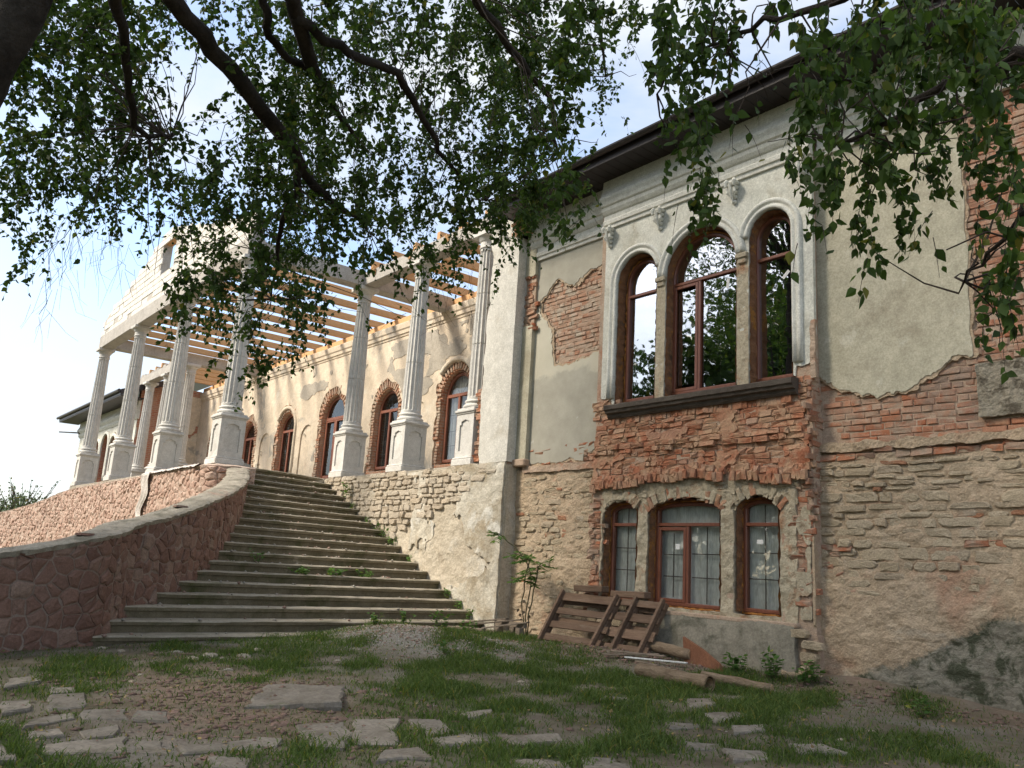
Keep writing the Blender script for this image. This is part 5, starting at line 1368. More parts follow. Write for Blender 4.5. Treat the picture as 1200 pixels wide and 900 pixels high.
# ------------------------------------------------------------------ staircase
stair = empty('staircase', (-15, 7, -1.1), 'wide flight of worn stone steps rising to the portico', 'staircase')
SL = [(-1.30, -11.2, 2.2), (-1.14, -11.63, 2.76), (-.98, -12.05, 3.11), (-.82, -12.46, 3.39), (-.66, -12.84, 3.88), (-.50, -13.22, 4.29), (-.34, -13.60, 4.67), (-.18, -13.98, 4.96), (-.02, -14.36, 5.24), (.14, -14.74, 5.49), (.46, -15.50, 5.93), (.80, -16.30, 6.35), (1.20, -17.25, 6.77), (1.60, -18.20, 7.13), (1.95, -18.95, 7.44)]
zl = [a[0] for a in SL]
def left_end(z): return np.array([np.interp(z, zl, [a[1] for a in SL]), np.interp(z, zl, [a[2] for a in SL])])
NS = 18; zb = -.98; dz = (1.95-zb)/NS
for k in range(-1, NS+1):
    z = zb+k*dz
    A = left_end(z); Bx = -12.91-2.426*(z+.82); B = np.array([Bx, WT+.05])
    A = A+np.array([-.05, -.12])*1.0
    R = random.Random(k+50); n = 40; mb = MB(); V = []
    for i in range(n+1):
        t = i/n; p = A+(B-A)*t
        wob = .03*math.sin(t*5+k)+.05*float(fbm(t*6, k*2.3, 151, 4))+R.uniform(-.008, .008)
        chip = -.035*max(0, float(fbm(t*11, k*1.7, 150, 3))*4-.3)
        x = p[0]+wob; y = p[1]
        zt = z+.025*float(fbm(t*3, k*3.1, 152, 3))+R.uniform(-.005, .004)+chip*.3
        run = .62 if k < NS else 1.5
        V += [(x-.035, y, z-.22), (x-.035, y, z-.075), (x+.006+chip, y, z-.066), (x+.012+chip, y, zt-.018), (x-.012+chip, y, zt), (x-.2, y, z+R.uniform(-.004, .006)), (x-run, y, z-.004), (x-run, y, z-.22)]
    F = [(i*8+a, (i+1)*8+a, (i+1)*8+(a+1) % 8, i*8+(a+1) % 8) for i in range(n) for a in range(8)]+[tuple(range(8)), tuple(n*8+a for a in range(8))[::-1]]
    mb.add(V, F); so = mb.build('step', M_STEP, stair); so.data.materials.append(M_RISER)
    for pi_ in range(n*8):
        if pi_ % 8 in (0, 1, 2): so.data.polygons[pi_].material_index = 1  # riser and nosing faces get the stone with shade in its colour
# rough fill below the flight
mb = MB(); V = []
for k in range(0, NS+1):
    z = zb+k*dz-.23; A = left_end(z+.2); Bx = -12.91-2.426*(z+.2+.82)
    V += [(A[0]-.25, A[1]-.2, z), (Bx-.25, WT+.05, z), (A[0]-.25, A[1]-.2, -1.6), (Bx-.25, WT+.05, -1.6)]
F = []
for k in range(NS): a = 4*k; F += [(a, a+1, a+5, a+4), (a, a+4, a+6, a+2), (a+1, a+3, a+7, a+5)]
mb.add(V, F); mb.build('fill', M_JOINT, stair)

# ------------------------------------------------------------------ parapet walls of red stone
def voronoi_cells(u0, u1, v0, v1, size, seed, squash=1.0):
    R = np.random.default_rng(seed)
    nu = max(1, int((u1-u0)/size)); nv = max(1, int((v1-v0)/(size*squash)))
    P = {}
    for i in range(-1, nu+1):
        for j in range(-1, nv+1):
            P[(i, j)] = (u0+(i+.5+R.uniform(-.42, .42))*(u1-u0)/nu, v0+(j+.5+R.uniform(-.42, .42))*(v1-v0)/nv)
    out = []
    for (i, j), p in P.items():
        if not (0 <= i < nu and 0 <= j < nv): continue
        poly = [(u0, v0), (u1, v0), (u1, v1), (u0, v1)]
        for di in (-2, -1, 0, 1, 2):
            for dj in (-2, -1, 0, 1, 2):
                q = P.get((i+di, j+dj))
                if q is None or (di == 0 and dj == 0): continue
                mx, my = (p[0]+q[0])/2, (p[1]+q[1])/2; nx_, ny_ = q[0]-p[0], q[1]-p[1]
                new = []
                for a in range(len(poly)):
                    s, e = poly[a], poly[(a+1) % len(poly)]
                    ds = (s[0]-mx)*nx_+(s[1]-my)*ny_; de = (e[0]-mx)*nx_+(e[1]-my)*ny_
                    if ds <= 0: new.append(s)
                    if ds*de < 0: t = ds/(ds-de); new.append((s[0]+(e[0]-s[0])*t, s[1]+(e[1]-s[1])*t))
                poly = new
                if len(poly) < 3: break
            if len(poly) < 3: break
        if len(poly) >= 3: out.append(poly)
    return out
class Path:
    """plan path with arc length; side +1 is left of the walking direction."""
    def __init__(self, pts):
        # Catmull-Rom smoothing
        P = [np.array(p, float) for p in pts]; P = [2*P[0]-P[1]]+P+[2*P[-1]-P[-2]]; D = []
        for i in range(1, len(P)-2):
            for t in np.linspace(0, 1, 8, endpoint=False):
                a, b_, c, d = P[i-1:i+3]
                D.append(.5*((2*b_)+(-a+c)*t+(2*a-5*b_+4*c-d)*t*t+(-a+3*b_-3*c+d)*t**3))
        D.append(P[-2]); self.D = np.array(D)
        self.s = np.concatenate([[0], np.cumsum(np.linalg.norm(np.diff(self.D[:, :2], axis=0), axis=1))]); self.L = self.s[-1]
    def at(self, s):
        x, y, z = [float(np.interp(s, self.s, self.D[:, k])) for k in range(3)]
        e = .12; a = [np.interp(s-e, self.s, self.D[:, k]) for k in (0, 1)]; b_ = [np.interp(s+e, self.s, self.D[:, k]) for k in (0, 1)]
        t = np.array([b_[0]-a[0], b_[1]-a[1]]); t /= np.linalg.norm(t)+1e-9
        return x, y, z, t, np.array([-t[1], t[0]])
def stone_face(path, parent, side, off, zbot, size, seed, mat, joint, limit, squash=.8, depth=.03, stuff=False):
    vmax = max(path.D[:, 2])-zbot
    cells = voronoi_cells(0, path.L, 0, vmax+.2, size, seed, squash)
    R = random.Random(seed); items = []
    rest = MB()
    for poly in cells:
        cx = sum(p[0] for p in poly)/len(poly); cy = sum(p[1] for p in poly)/len(poly)
        top = path.at(cx)[2]-zbot-.05
        poly = [(x, min(y, path.at(x)[2]-zbot-.04)) for x, y in poly]
        if cy > top+.05: continue
        cx = sum(p[0] for p in poly)/len(poly); cy = sum(p[1] for p in poly)/len(poly)
        # subdivide long edges for an irregular outline
        q = []
        for a in range(len(poly)):
            s, e = poly[a], poly[(a+1) % len(poly)]
            q.append(s)
            if math.hypot(e[0]-s[0], e[1]-s[1]) > .13: q.append(((s[0]+e[0])/2+R.uniform(-.015, .015), (s[1]+e[1])/2+R.uniform(-.015, .015)))
        dist = [math.hypot(x-cx, y-cy)+1e-6 for x, y in q]
        if min(dist) < .02: continue
        o = []
        pr = R.uniform(.012, depth)
        tu, tv = R.uniform(-.06, .06), R.uniform(-.06, .06)
        def W(x, y, d):
            px, py, pz, t, nrm = path.at(x)
            return (px+nrm[0]*side*(off+d), py+nrm[1]*side*(off+d), zbot+y)
        V = []; m = len(q)
        for (x, y), l in zip(q, dist):
            f = max(.3, 1-joint/l); V.append(W(cx+(x-cx)*f, cy+(y-cy)*f, -.03))
        for (x, y), l in zip(q, dist):
            f = max(.3, 1-joint/l-.02); V.append(W(cx+(x-cx)*f, cy+(y-cy)*f, pr*.55+tu*(x-cx)+tv*(y-cy)))
        for (x, y), l in zip(q, dist):
            f = max(.2, 1-(joint+.03)/l-.04); V.append(W(cx+(x-cx)*f, cy+(y-cy)*f, pr+tu*(x-cx)+tv*(y-cy)+R.uniform(-.006, .006)))
        V.append(W(cx, cy, pr+R.uniform(-.004, .01)))
        F = []
        for k in range(m):
            k2 = (k+1) % m; F += [(k, k2, m+k2, m+k), (m+k, m+k2, 2*m+k2, 2*m+k), (2*m+k, 2*m+k2, 3*m)]
        w = W(cx, cy, 0)
        items.append((math.sqrt(w[0]**2+w[1]**2+w[2]**2), V, F))
    items.sort(key=lambda a: a[0])
    for i, (d, V, F) in enumerate(items):
        if i < limit: mb = MB(); mb.add(V, F); mb.build('stone', mat, parent)
        else: rest.add(V, F)
    if rest.v: o = rest.build('stonework', mat, parent); o['kind'] = 'stuff'
def wall_body(path, parent, w, zbot, mat, cmat, name, over=.05, seed=0, n=90):
    R = random.Random(seed); mb = MB(); V = []
    for i in range(n+1):
        x, y, z, t, nr = path.at(path.L*i/n); h = w/2
        V += [(x+nr[0]*h, y+nr[1]*h, zbot), (x+nr[0]*h, y+nr[1]*h, z-.06), (x-nr[0]*h, y-nr[1]*h, z-.06), (x-nr[0]*h, y-nr[1]*h, zbot)]
    F = [(i*4+a, (i+1)*4+a, (i+1)*4+(a+1) % 4, i*4+(a+1) % 4) for i in range(n) for a in range(4)]+[(0, 1, 2, 3), tuple(n*4+a for a in (3, 2, 1, 0))]
    mb.add(V, F); mb.build(name, mat, parent)
    mb = MB(); V = []; n2 = n*2
    for i in range(n2+1):
        x, y, z, t, nr = path.at(path.L*i/n2); 
        hl = w/2+over+R.uniform(-.022, .018); hr = w/2+over+R.uniform(-.022, .018)
        for (d, zz) in ((hl-.02, -.075+R.uniform(-.012, .01)), (hl, -.02+R.uniform(-.01, .01)), (hl-.05, .0), (hl*.4, .012+R.uniform(-.012, .012)), (0, .01+R.uniform(-.012, .014)), (-hr*.4, .012+R.uniform(-.012, .012)), (-hr+.05, 0), (-hr, -.02+R.uniform(-.01, .01)), (-hr+.02, -.075+R.uniform(-.012, .01))):
            V.append((x+nr[0]*d, y+nr[1]*d, z+zz))
    k = 9
    F = [(i*k+a, (i+1)*k+a, (i+1)*k+(a+1) % k, i*k+(a+1) % k) for i in range(n2) for a in range(k)]+[tuple(range(k)), tuple(n2*k+a for a in range(k))[::-1]]
    mb.add(V, F); mb.build('coping', cmat, parent)
par = empty('parapet_wall', (-12.5, 3.5, -1.2), 'curved parapet of dark red crazy-paved stone with a grey cement coping, left of the steps', 'parapet')
PW = .42
zc_ = [(-.15-.18, -.33), (-1.14, .09), (-.98, .17), (-.82, .30), (-.66, .43), (-.50, .57), (-.34, .71), (-.18, .82), (-.02, .92), (.14, 1.01), (.46, 1.17), (.8, 1.36), (1.2, 1.58), (1.6, 1.80), (1.95, 2.0)]
inner = [(-11.0, -.4, -.5), (-11.08, .6, -.32), (-11.2, 1.4, -.2), (-11.38, 2.1, -.07)]
for (z, x, y), (zz, c) in zip(SL[1:], zc_[1:]): inner.append((x, y, c))
ip = Path(inner)
# centre line is offset from the inner face away from the steps
cl = []
for s in np.linspace(0, ip.L, 26):
    x, y, z, t, nr = ip.at(s); cl.append((x+nr[0]*PW/2, y+nr[1]*PW/2, z))
cp = Path(cl)
wall_body(cp, par, PW-.03, -1.7, M_JOINT, M_COPING, 'wall_core', .045, 3)
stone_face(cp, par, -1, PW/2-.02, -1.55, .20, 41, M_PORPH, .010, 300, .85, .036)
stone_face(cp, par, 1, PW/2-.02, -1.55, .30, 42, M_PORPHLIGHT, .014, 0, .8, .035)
par2 = empty('parapet_wall', (-27, 6.4, 0), 'pale pink crazy-paved stone wall in sunlight below the portico columns', 'wall')
fp = Path([(-18.52, 7.35, 1.86), (-18.52, 6.85, 1.86), (-18.75, 6.5, 1.85), (-20.5, 6.44, 1.82), (-24, 6.44, 1.80), (-28, 6.44, 1.77), (-31.5, 6.38, 1.71), (-34.0, 6.05, 1.36), (-36.5, 5.65, 1.08), (-39, 5.2, .84), (-42, 4.4, .5), (-46, 3.0, 0)])
wall_body(fp, par2, .36, -1.8, M_JOINTLIGHT, M_JOINTLIGHT, 'wall_core', .02, 5, 110)
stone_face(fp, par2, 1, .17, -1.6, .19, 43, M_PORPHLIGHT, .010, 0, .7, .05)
# white plastic sheet lying over the coping of the pink wall
mb = MB(); V = []; nu, nv = 14, 26
for i in range(nu+1):
    for j in range(nv+1):
        x = -22.85+.75*i/nu*(1-.45*j/nv)+.12*math.sin(j*.5)*(j/nv); t = j/nv
        if t < .25: y = 6.75-.53*t/.25; z = 1.86+.02*math.sin(i*1.3)
        else: y = 6.165-.018*math.sin(i*.9+j*.3); z = 1.84-(t-.25)/.75*1.15
        V.append((x, y-.02*float(fbm(i*.5, j*.4, 9, 3)), z+.015*float(fbm(i*.7, j*.7, 10, 3))))
F = [(i*(nv+1)+j, (i+1)*(nv+1)+j, (i+1)*(nv+1)+j+1, i*(nv+1)+j+1) for i in range(nu) for j in range(nv)]
mb.add(V, F); o = mb.build('plastic_sheet', M_SHEET, None, True)
tag(o, 'white plastic sheet hanging over the pale pink stone wall', 'plastic sheet')
mb = MB(); V = []; nu, nv = 60, 5
for i in range(nu+1):
    for j in range(nv+1):
        V.append((-22.5+3.6*i/nu, 6.2+.40*j/nv-.02*(j == 0), 1.86-.07*(j == 0)+.05*abs(float(fbm(i*.35, j*.8, 19, 3)))*2))
F = [(i*(nv+1)+j, (i+1)*(nv+1)+j, (i+1)*(nv+1)+j+1, i*(nv+1)+j+1) for i in range(nu) for j in range(nv)]
mb.add(V, F); o = mb.build('plastic_sheet', M_SHEET, None, True)
tag(o, 'long crumpled white sheet lying along the top of the pink wall', 'plastic sheet')

# ------------------------------------------------------------------ clutter at the foot of the wall
def gz(x, y): return float(ground_z(x, y))
def plank(a, b_, w, t, name, mat, parent=None, up=(0, 0, 1), bev=.004, world=True):
    a, b_ = Vector(a), Vector(b_); d = b_-a; l = d.length; x = d.normalized(); u = Vector(up); y = u.cross(x).normalized(); z = x.cross(y)
    M_ = Matrix(((x.x, y.x, z.x, a.x), (x.y, y.y, z.y, a.y), (x.z, y.z, z.z, a.z), (0, 0, 0, 1)))
    mb = MB(); mb.box(0, l, -w/2, w/2, -t/2, t/2, bev, M_); return mb.build(name, mat, parent)
def leaning_pallet(x0, x1, yb, yt, zb_, zt, bars, boards, label, R):
    e = empty('pallet', ((x0+x1)/2, yb, zb_), label, 'pallet', 'broken pallets leaning on the house wall')
    n = Vector((0, -(zt-zb_), (yt-yb))).normalized()      # towards the viewer
    def pt(x, t, d=0): return Vector((x, yb+(yt-yb)*t, zb_+(zt-zb_)*t))+n*d
    for bx, lean in bars: plank(pt(bx-lean, -.03, .03), pt(bx+lean, 1.03, .03), 0.05, .06, 'bar', M_PALLET, e, up=n)
    for t, w, a, c in boards: plank(pt(a, t+R.uniform(-.01, .01), -.012), pt(c, t+R.uniform(-.015, .015), -.012), w, .022, 'board', M_PALLET, e, up=n)
    for t in (.12, .5, .88): plank(pt(x0+.03, t, -.11), pt(x1-.03, t, -.11), .1, .02, 'board', M_PALLET, e, up=n)
    for bx, lean in bars: plank(pt(bx-lean, .0, -.06), pt(bx+lean, 1, -.06), .07, .075, 'block', M_PALLET, e, up=n)
    return e
R = random.Random(4)
leaning_pallet(-10.45, -9.15, 9.20, 9.62, gz(-9.8, 9.2)-.03, -.34, [(-10.40, .03), (-9.22, .06)], [(.93, .14, -10.42, -9.1), (.64, .11, -10.44, -9.12), (.37, .11, -10.44, -9.10), (.10, .12, -10.44, -9.14)], 'left leaning wooden pallet, brown boards with a splayed bar at its left end', R)
leaning_pallet(-9.08, -8.25, 9.26, 9.66, gz(-8.7, 9.2)-.03, -.35, [(-8.84, .05), (-8.32, .05)], [(.93, .11, -9.1, -8.22), (.66, .13, -9.1, -8.24), (.36, .15, -9.12, -8.22), (.09, .09, -9.1, -8.24)], 'right leaning wooden pallet with two bars, under the left lower window', R)
for (a, b_, w, t, lab) in (((-10.12, 9.68, -.26), (-9.42, 9.62, -.24), .16, .10, 'thick brown timber lying on top of the left pallet'), ((-9.36, 9.74, -.30), (-8.62, 9.70, -.28), .15, .10, 'short dark timber lying on top of the right pallet')):
    o = plank(a, b_, w, t, 'timber', M_PALLET, None, bev=.012); tag(o, lab, 'timber')
fl = empty('pallet', (-11.7, 9.25, -1.08), 'broken grey pallet lying flat on the ground beside the lowest step', 'pallet')
for a, b_ in (((-12.45, 9.05, -1.0), (-11.55, 9.42, -.86)), ((-12.05, 9.0, -1.0), (-11.15, 9.40, -.84)), ((-11.62, 8.95, -1.02), (-10.85, 9.30, -.86))): plank(a, b_, .10, .025, 'board', M_PALLETGREY, fl)
for a, b_ in (((-12.4, 8.98, -1.09), (-11.55, 8.92, -1.07)), ((-11.75, 9.35, -.93), (-10.9, 9.28, -.92))): plank(a, b_, .075, .085, 'bar', M_PALLETGREY, fl)
for x, y in ((-11.68, 9.35), (-11.25, 9.32), (-11.0, 9.24)): plank((x-.05, y, -1.06), (x+.06, y, -1.06), .1, .2, 'block', M_PALLETGREY, fl)
for a, b_ in (((-12.6, 8.8, -1.07), (-11.9, 9.0, -1.05)), ((-12.3, 8.7, -1.07), (-11.5, 8.85, -1.06))): plank(a, b_, .06, .02, 'board', M_PALLETGREY, fl)
def log(a, b_, r, lab, hollow=False, R=random.Random(3)):
    a, b_ = Vector(a), Vector(b_); mb = MB(); n = 7
    pts = [a+(b_-a)*(i/n)+Vector((0, 0, R.uniform(-.008, .008))) for i in range(n+1)]
    mb.tube(pts, [r*R.uniform(.94, 1.06) for _ in pts], 14, not hollow, .04)
    e = mb.build('log', M_LOGBARK, None, True); tag(e, lab, 'log', 'logs by the plinth')
    d = (b_-a).normalized(); mb = MB()
    if hollow: mb.tube([b_-d*.25, b_], [r*.72, r*.72], 14, False); mb.tube([b_-d*.01, b_+d*.004], [r*.99, r*.99], 14, False)
    else: mb.tube([b_+d*.001, b_+d*.006], [r*.86, r*.84], 14, True)
    mb.build('cut_end', M_LOGEND, e)
    return e
log((-8.45, 9.5, -.96), (-7.55, 9.40, -1.0), .075, 'thin brown log lying against the plinth beside the right pallet')
log((-7.35, 8.15, gz(-7.3, 8.1)+.07), (-6.18, 8.02, gz(-6.2, 8.0)+.08), .085, 'bark-covered log with a hollow end lying in the grass', True)
log((-6.62, 8.45, gz(-6.6, 8.4)+.08), (-5.78, 8.62, gz(-5.8, 8.6)+.06), .055, 'slim log with a pale cut end, rightmost of the logs')
mb = MB(); zz = gz(-7.2, 9.2)
V = [(-7.72, 9.42, -.78), (-7.66, 9.40, -1.22), (-6.75, 9.15, -1.25), (-6.95, 9.2, -1.04), (-7.3, 9.3, -.90)]
V2 = [(x+.01, y+.035, z) for x, y, z in V]
mb.add(V+V2, [(0, 1, 2, 3, 4), (9, 8, 7, 6, 5)]+[(i, (i+1) % 5, 5+(i+1) % 5, 5+i) for i in range(5)])
o = mb.build('metal_sheet', M_RUST, None); tag(o, 'rusty brown torn sheet standing against the grey plinth', 'metal sheet')
for i, (a, b_, c, lab) in enumerate((((-8.6, 8.95, -1.05), (-7.75, 9.1, -1.0), M_PALLETGREY, 'weathered slat on the ground in front of the right pallet'), ((-8.2, 8.8, -1.08), (-7.3, 9.0, -1.06), M_CURTAIN, 'long whitish slat lying beside the thin log'), ((-8.5, 8.7, -1.1), (-7.9, 9.15, -.98), M_PALLETGREY, 'grey slat crossing the whitish slat'), ((-7.9, 8.7, -1.12), (-7.45, 8.62, -1.1), M_PALLETGREY, 'short grey slat nearest the hollow log'))):
    o = plank((a[0], a[1], gz(a[0], a[1])+.05), (b_[0], b_[1], gz(b_[0], b_[1])+.07), .06, .018, 'slat', c, None); tag(o, lab, 'slat')
# thick slab lying on the ground
mb = MB(); SP_ = resample([(-7.16, 3.02), (-8.26, 3.66), (-7.90, 4.42), (-6.84, 3.78)], .14); R = random.Random(12)
cx, cy = -7.54, 3.72; k = len(SP_); V = []
SPj = [(cx+(p[0]-cx)*(1+R.uniform(-.09, .03)), cy+(p[1]-cy)*(1+R.uniform(-.09, .03))) for p in SP_]
zt = lambda x, y: -1.25+.03*(x-cx)+.03*(y-cy)+.012*math.sin(x*5+y*3)
for f, dz_ in ((.97, -.12), (1.0, -.05), (.985, -.014), (.93, 0), (.5, .004)):
    for x, y in SPj: V.append((cx+(x-cx)*f, cy+(y-cy)*f, zt(x, y)+dz_+R.uniform(-.005, .005)))
V.append((cx, cy, zt(cx, cy)))
F = [(l*k+i, l*k+(i+1) % k, (l+1)*k+(i+1) % k, (l+1)*k+i) for l in range(4) for i in range(k)]+[(4*k+i, 4*k+(i+1) % k, 5*k) for i in range(k)]
mb.add(V, F); o = mb.build('stone_slab', M_FLAG, None); tag(o, 'large thick grey stone slab lying loose on the grass', 'stone slab')

def rock(x, y, s, mat, lab, group, name='loose_stone', flat=.55, seed=0):
    R = random.Random(seed); V = []; F = []; n = 9
    for lv, (f, h) in enumerate(((1.04, -.5), (1, .0), (.80, .5), (.36, .8))):
        for a in range(n):
            t = 2*math.pi*a/n; rr_ = f*(1+R.uniform(-.22, .22)); V.append((math.cos(t)*rr_*s, math.sin(t)*rr_*s*.75, (h+R.uniform(-.12, .12))*s*flat))
    for lv in range(3):
        for a in range(n): F.append((lv*n+a, lv*n+(a+1) % n, (lv+1)*n+(a+1) % n, (lv+1)*n+a))
    F.append(tuple(3*n+a for a in range(n))); F.append(tuple(range(n))[::-1])
    c_, s_ = math.cos(seed*1.7), math.sin(seed*1.7)
    mb = MB(); z = gz(x, y)-.004
    mb.add([(x+a*c_-b2*s_, y+a*s_+b2*c_, z+c2) for a, b2, c2 in V], F)
    o = mb.build(name, mat, None); tag(o, lab, 'stone', group)
PALE = [(-10.75,3.62),(-10.21,3.62),(-10.44,3.90),(-10.18,3.98),(-10.33,4.28),(-10.73,4.61),(-12.46,4.25),(-11.36,2.91),(-11.00,3.04),(-9.29,3.70),(-8.96,2.62),(-9.29,2.79),(-9.52,5.14),(-7.43,6.30),(-7.73,7.29),(-4.99,7.45),(-4.09,7.62),(-4.02,7.00),(-8.70,7.80)]
for i, (x, y) in enumerate(PALE):
    lab = 'pale loose stone in the patch of rocks below the steps' if i < 10 else 'pale loose stone lying in the grass'
    rock(x, y, [.09, .1, .13, .08, .12, .09, .05, .07, .07, .06, .05, .05, .05, .06, .05, .04, .05, .05, .05][i], M_RUBBLELIGHT if i % 3 else M_COPING, lab, 'pale stones in the rock patch' if i < 10 else 'pale stones in the grass', flat=.38, seed=i+3)
RED = [(-7.81,2.48),(-7.93,2.61),(-7.25,2.49),(-6.83,2.93),(-6.39,2.43),(-6.88,2.99),(-6.64,2.72),(-6.54,3.09),(-9.41,2.45),(-10.15,2.05),(-5.82,2.29),(-5.73,2.23),(-7.95,2.90),(-7.19,3.15),(-6.59,3.64),(-7.55,4.53),(-7.30,4.52),(-7.51,4.36),(-4.87,8.83),(-7.37,4.71)]
for i, (x, y) in enumerate(RED): rock(x, y, .045+.05*((i*37) % 10)/10, M_REDCHIP, 'flat reddish stone chip lying among the paving slabs', 'red stone chips among the slabs', 'stone_chip', .3, i+40)
for i, (s, lab) in enumerate(((.35, 'dark red flat stone lying on the parapet coping near its lower end'), (.62, 'second dark red flat stone lying on the coping higher up'))):
    x, y, z, t, nr = cp.at(cp.L*s*.75)
    mb = MB(); R = random.Random(i); n = 8
    V = [(x+math.cos(2*math.pi*a/n)*.15*R.uniform(.8, 1.1), y+math.sin(2*math.pi*a/n)*.13*R.uniform(.8, 1.1), z+.0) for a in range(n)]
    V += [(x+(v[0]-x)*.93, y+(v[1]-y)*.93, z+.03) for v in V]
    mb.add(V, [(a, (a+1) % n, n+(a+1) % n, n+a) for a in range(n)]+[tuple(n+a for a in range(n))]); o = mb.build('flat_stone', M_PORPH, None); tag(o, lab, 'stone')
for i, (z, t, lab) in enumerate(((.62, .32, 'broken reddish stones lying on a middle step'),)):
    pass

# ------------------------------------------------------------------ pebbles and grit
def scatter_pebbles(name, n, fn, smin, smax, mat, label):
    P = fn(n); n = len(P)
    O = np.array([(1, 0, 0), (0, 1, 0), (-1, 0, 0), (0, -1, 0), (0, 0, .7), (0, 0, -.7)], float)
    T = np.array([(0, 1, 4), (1, 2, 4), (2, 3, 4), (3, 0, 4), (1, 0, 5), (2, 1, 5), (3, 2, 5), (0, 3, 5)])
    s = smin+(smax-smin)*rng.random(n)**2.2
    ang = rng.random(n)*6.28; c, s_ = np.cos(ang), np.sin(ang)
    V = O[None]*(1+1.0*(rng.random((n, 6, 1))-.5))*s[:, None, None]*np.stack([np.ones(n), .55+.4*rng.random(n), .28+.4*rng.random(n)], 1)[:, None, :]
    X = V[..., 0]*c[:, None]-V[..., 1]*s_[:, None]; Y = V[..., 0]*s_[:, None]+V[..., 1]*c[:, None]
    z = ground_z(P[:, 0], P[:, 1])
    W = np.stack([X+P[:, 0:1], Y+P[:, 1:2], V[..., 2]+z[:, None]+s[:, None]*.08], -1).reshape(-1, 3)
    F = (T[None]+6*np.arange(n)[:, None, None]).reshape(-1, 3)
    o = link(name, mesh_np(name, W, F), mat); tag(o, label, None, None, 'stuff')
def g_heap(n):
    P = np.stack([rng.normal(-10.9, 1.0, n), rng.normal(7.3, .65, n)], 1); return P[(P[:, 1] < 9.6)]
def g_red(n):
    P = np.concatenate([np.stack([rng.normal(-7.6, 1.2, n//2), rng.normal(3.1, .75, n//2)], 1), np.stack([rng.normal(-5.0, 1.5, n//4), rng.normal(9.45, .3, n//4)], 1), np.stack([rng.normal(-8.6, .9, n//4), rng.normal(9.0, .3, n//4)], 1)])
    return P[P[:, 1] < 9.72]
def g_all(n):
    P = np.stack([rng.uniform(-13, -.5, n), rng.uniform(.4, 9.7, n)], 1); k = fbm(P[:, 0]*1.2, P[:, 1]*1.2, 201, 3) > -.05; P = P[k]
    return P[(P[:, 0] > -11.2)]
scatter_pebbles('gravel', 5200, g_heap, .008, .04, M_STONE, 'grey gravel heaped at the foot of the steps')
scatter_pebbles('brick_rubble', 3000, g_red, .006, .055, M_REDCHIP, 'reddish crumbs of brick and stone strewn over the bare soil')
scatter_pebbles('grit', 15000, g_all, .004, .024, M_GRIT, 'small grit and pebbles strewn over the yard')
def g_step(n):
    P = []
    for _ in range(n):
        k = R.randrange(-1, NS); z = zb+k*dz; A = left_end(z); B = np.array([-12.91-2.426*(z+.82), WT]); t = R.random()**1.0; q = A+(B-A)*t
        P.append((q[0]-R.uniform(.03, .34), q[1], z))
    return np.array(P)
P = g_step(900); n = len(P)
O = np.array([(1, 0, 0), (0, 1, 0), (-1, 0, 0), (0, -1, 0), (0, 0, .7), (0, 0, -.7)], float); T = np.array([(0, 1, 4), (1, 2, 4), (2, 3, 4), (3, 0, 4), (1, 0, 5), (2, 1, 5), (3, 2, 5), (0, 3, 5)])
s = .008+.035*rng.random(n)**2.5
W = (O[None]*(1+.4*(rng.random((n, 6, 1))-.5))*s[:, None, None]+P[:, None, :]+np.array([0, 0, .004])).reshape(-1, 3)
tag(link('step_rubble', mesh_np('step_rubble', W, (T[None]+6*np.arange(n)[:, None, None]).reshape(-1, 3)), M_STONE), 'crumbs of stone lying on the steps', None, None, 'stuff')

# ------------------------------------------------------------------ grass
def flag_mask(P):
    m = np.zeros(len(P), bool)
    for poly in FLAGS+[[(-7.16, 3.02), (-8.26, 3.66), (-7.90, 4.42), (-6.84, 3.78)]]: m |= poly_sd(P[:, 0], P[:, 1], poly) > .05+.12*fbm(P[:, 0]*5, P[:, 1]*5, 77, 2)
    return m
N = 430000
P = np.stack([rng.uniform(-13.2, -.3, N), rng.uniform(.5, 9.75, N)], 1)
pr = grass_density(P[:, 0], P[:, 1])*1.1+.12
near_w = np.clip(1.3-np.hypot(P[:, 0], P[:, 1])/16, .35, 1)
P = P[rng.random(N) < pr*near_w]
P = P[~flag_mask(P)]
stair_poly = [(a[1]+.1, a[2]-.05) for a in SL[1:]]+[(-18.9, 9.7), (-12.55, 9.7)]
P = P[poly_sd(P[:, 0], P[:, 1], stair_poly) < .05]
P = P[poly_sd(P[:, 0], P[:, 1], [(-8.6, 9.68), (-6.05, 9.68), (-6.05, 12), (-8.6, 12)]) < 0]
n = len(P); print('grass blades', n)
h = (.035+.07*rng.random(n)**1.6)*(0.65+.9*np.clip(grass_density(P[:, 0], P[:, 1]), 0, 1)*(.6+.8*rng.random(n)))
ang = rng.random(n)*6.283; w = .0028+.0028*rng.random(n); bend = h*(.25+.75*rng.random(n)); ba = rng.random(n)*6.283
z = ground_z(P[:, 0], P[:, 1])-.004
cx, sx = np.cos(ang)*w, np.sin(ang)*w
def vv(f, t): return np.stack([P[:, 0]+cx*f+np.cos(ba)*bend*t*t, P[:, 1]+sx*f+np.sin(ba)*bend*t*t, z+h*t*(1-.25*t)], -1)
W = np.stack([vv(-1, 0), vv(1, 0), vv(-.8, .5), vv(.8, .5), vv(0, 1)], 1).reshape(-1, 3)
T = np.array([(0, 1, 3), (0, 3, 2), (2, 3, 4)])
F = (T[None]+5*np.arange(n)[:, None, None]).reshape(-1, 3)
tag(link('grass', mesh_np('grass', W, F), M_GRASS), 'short green grass growing in patches between the slabs and along the wall', None, None, 'stuff')

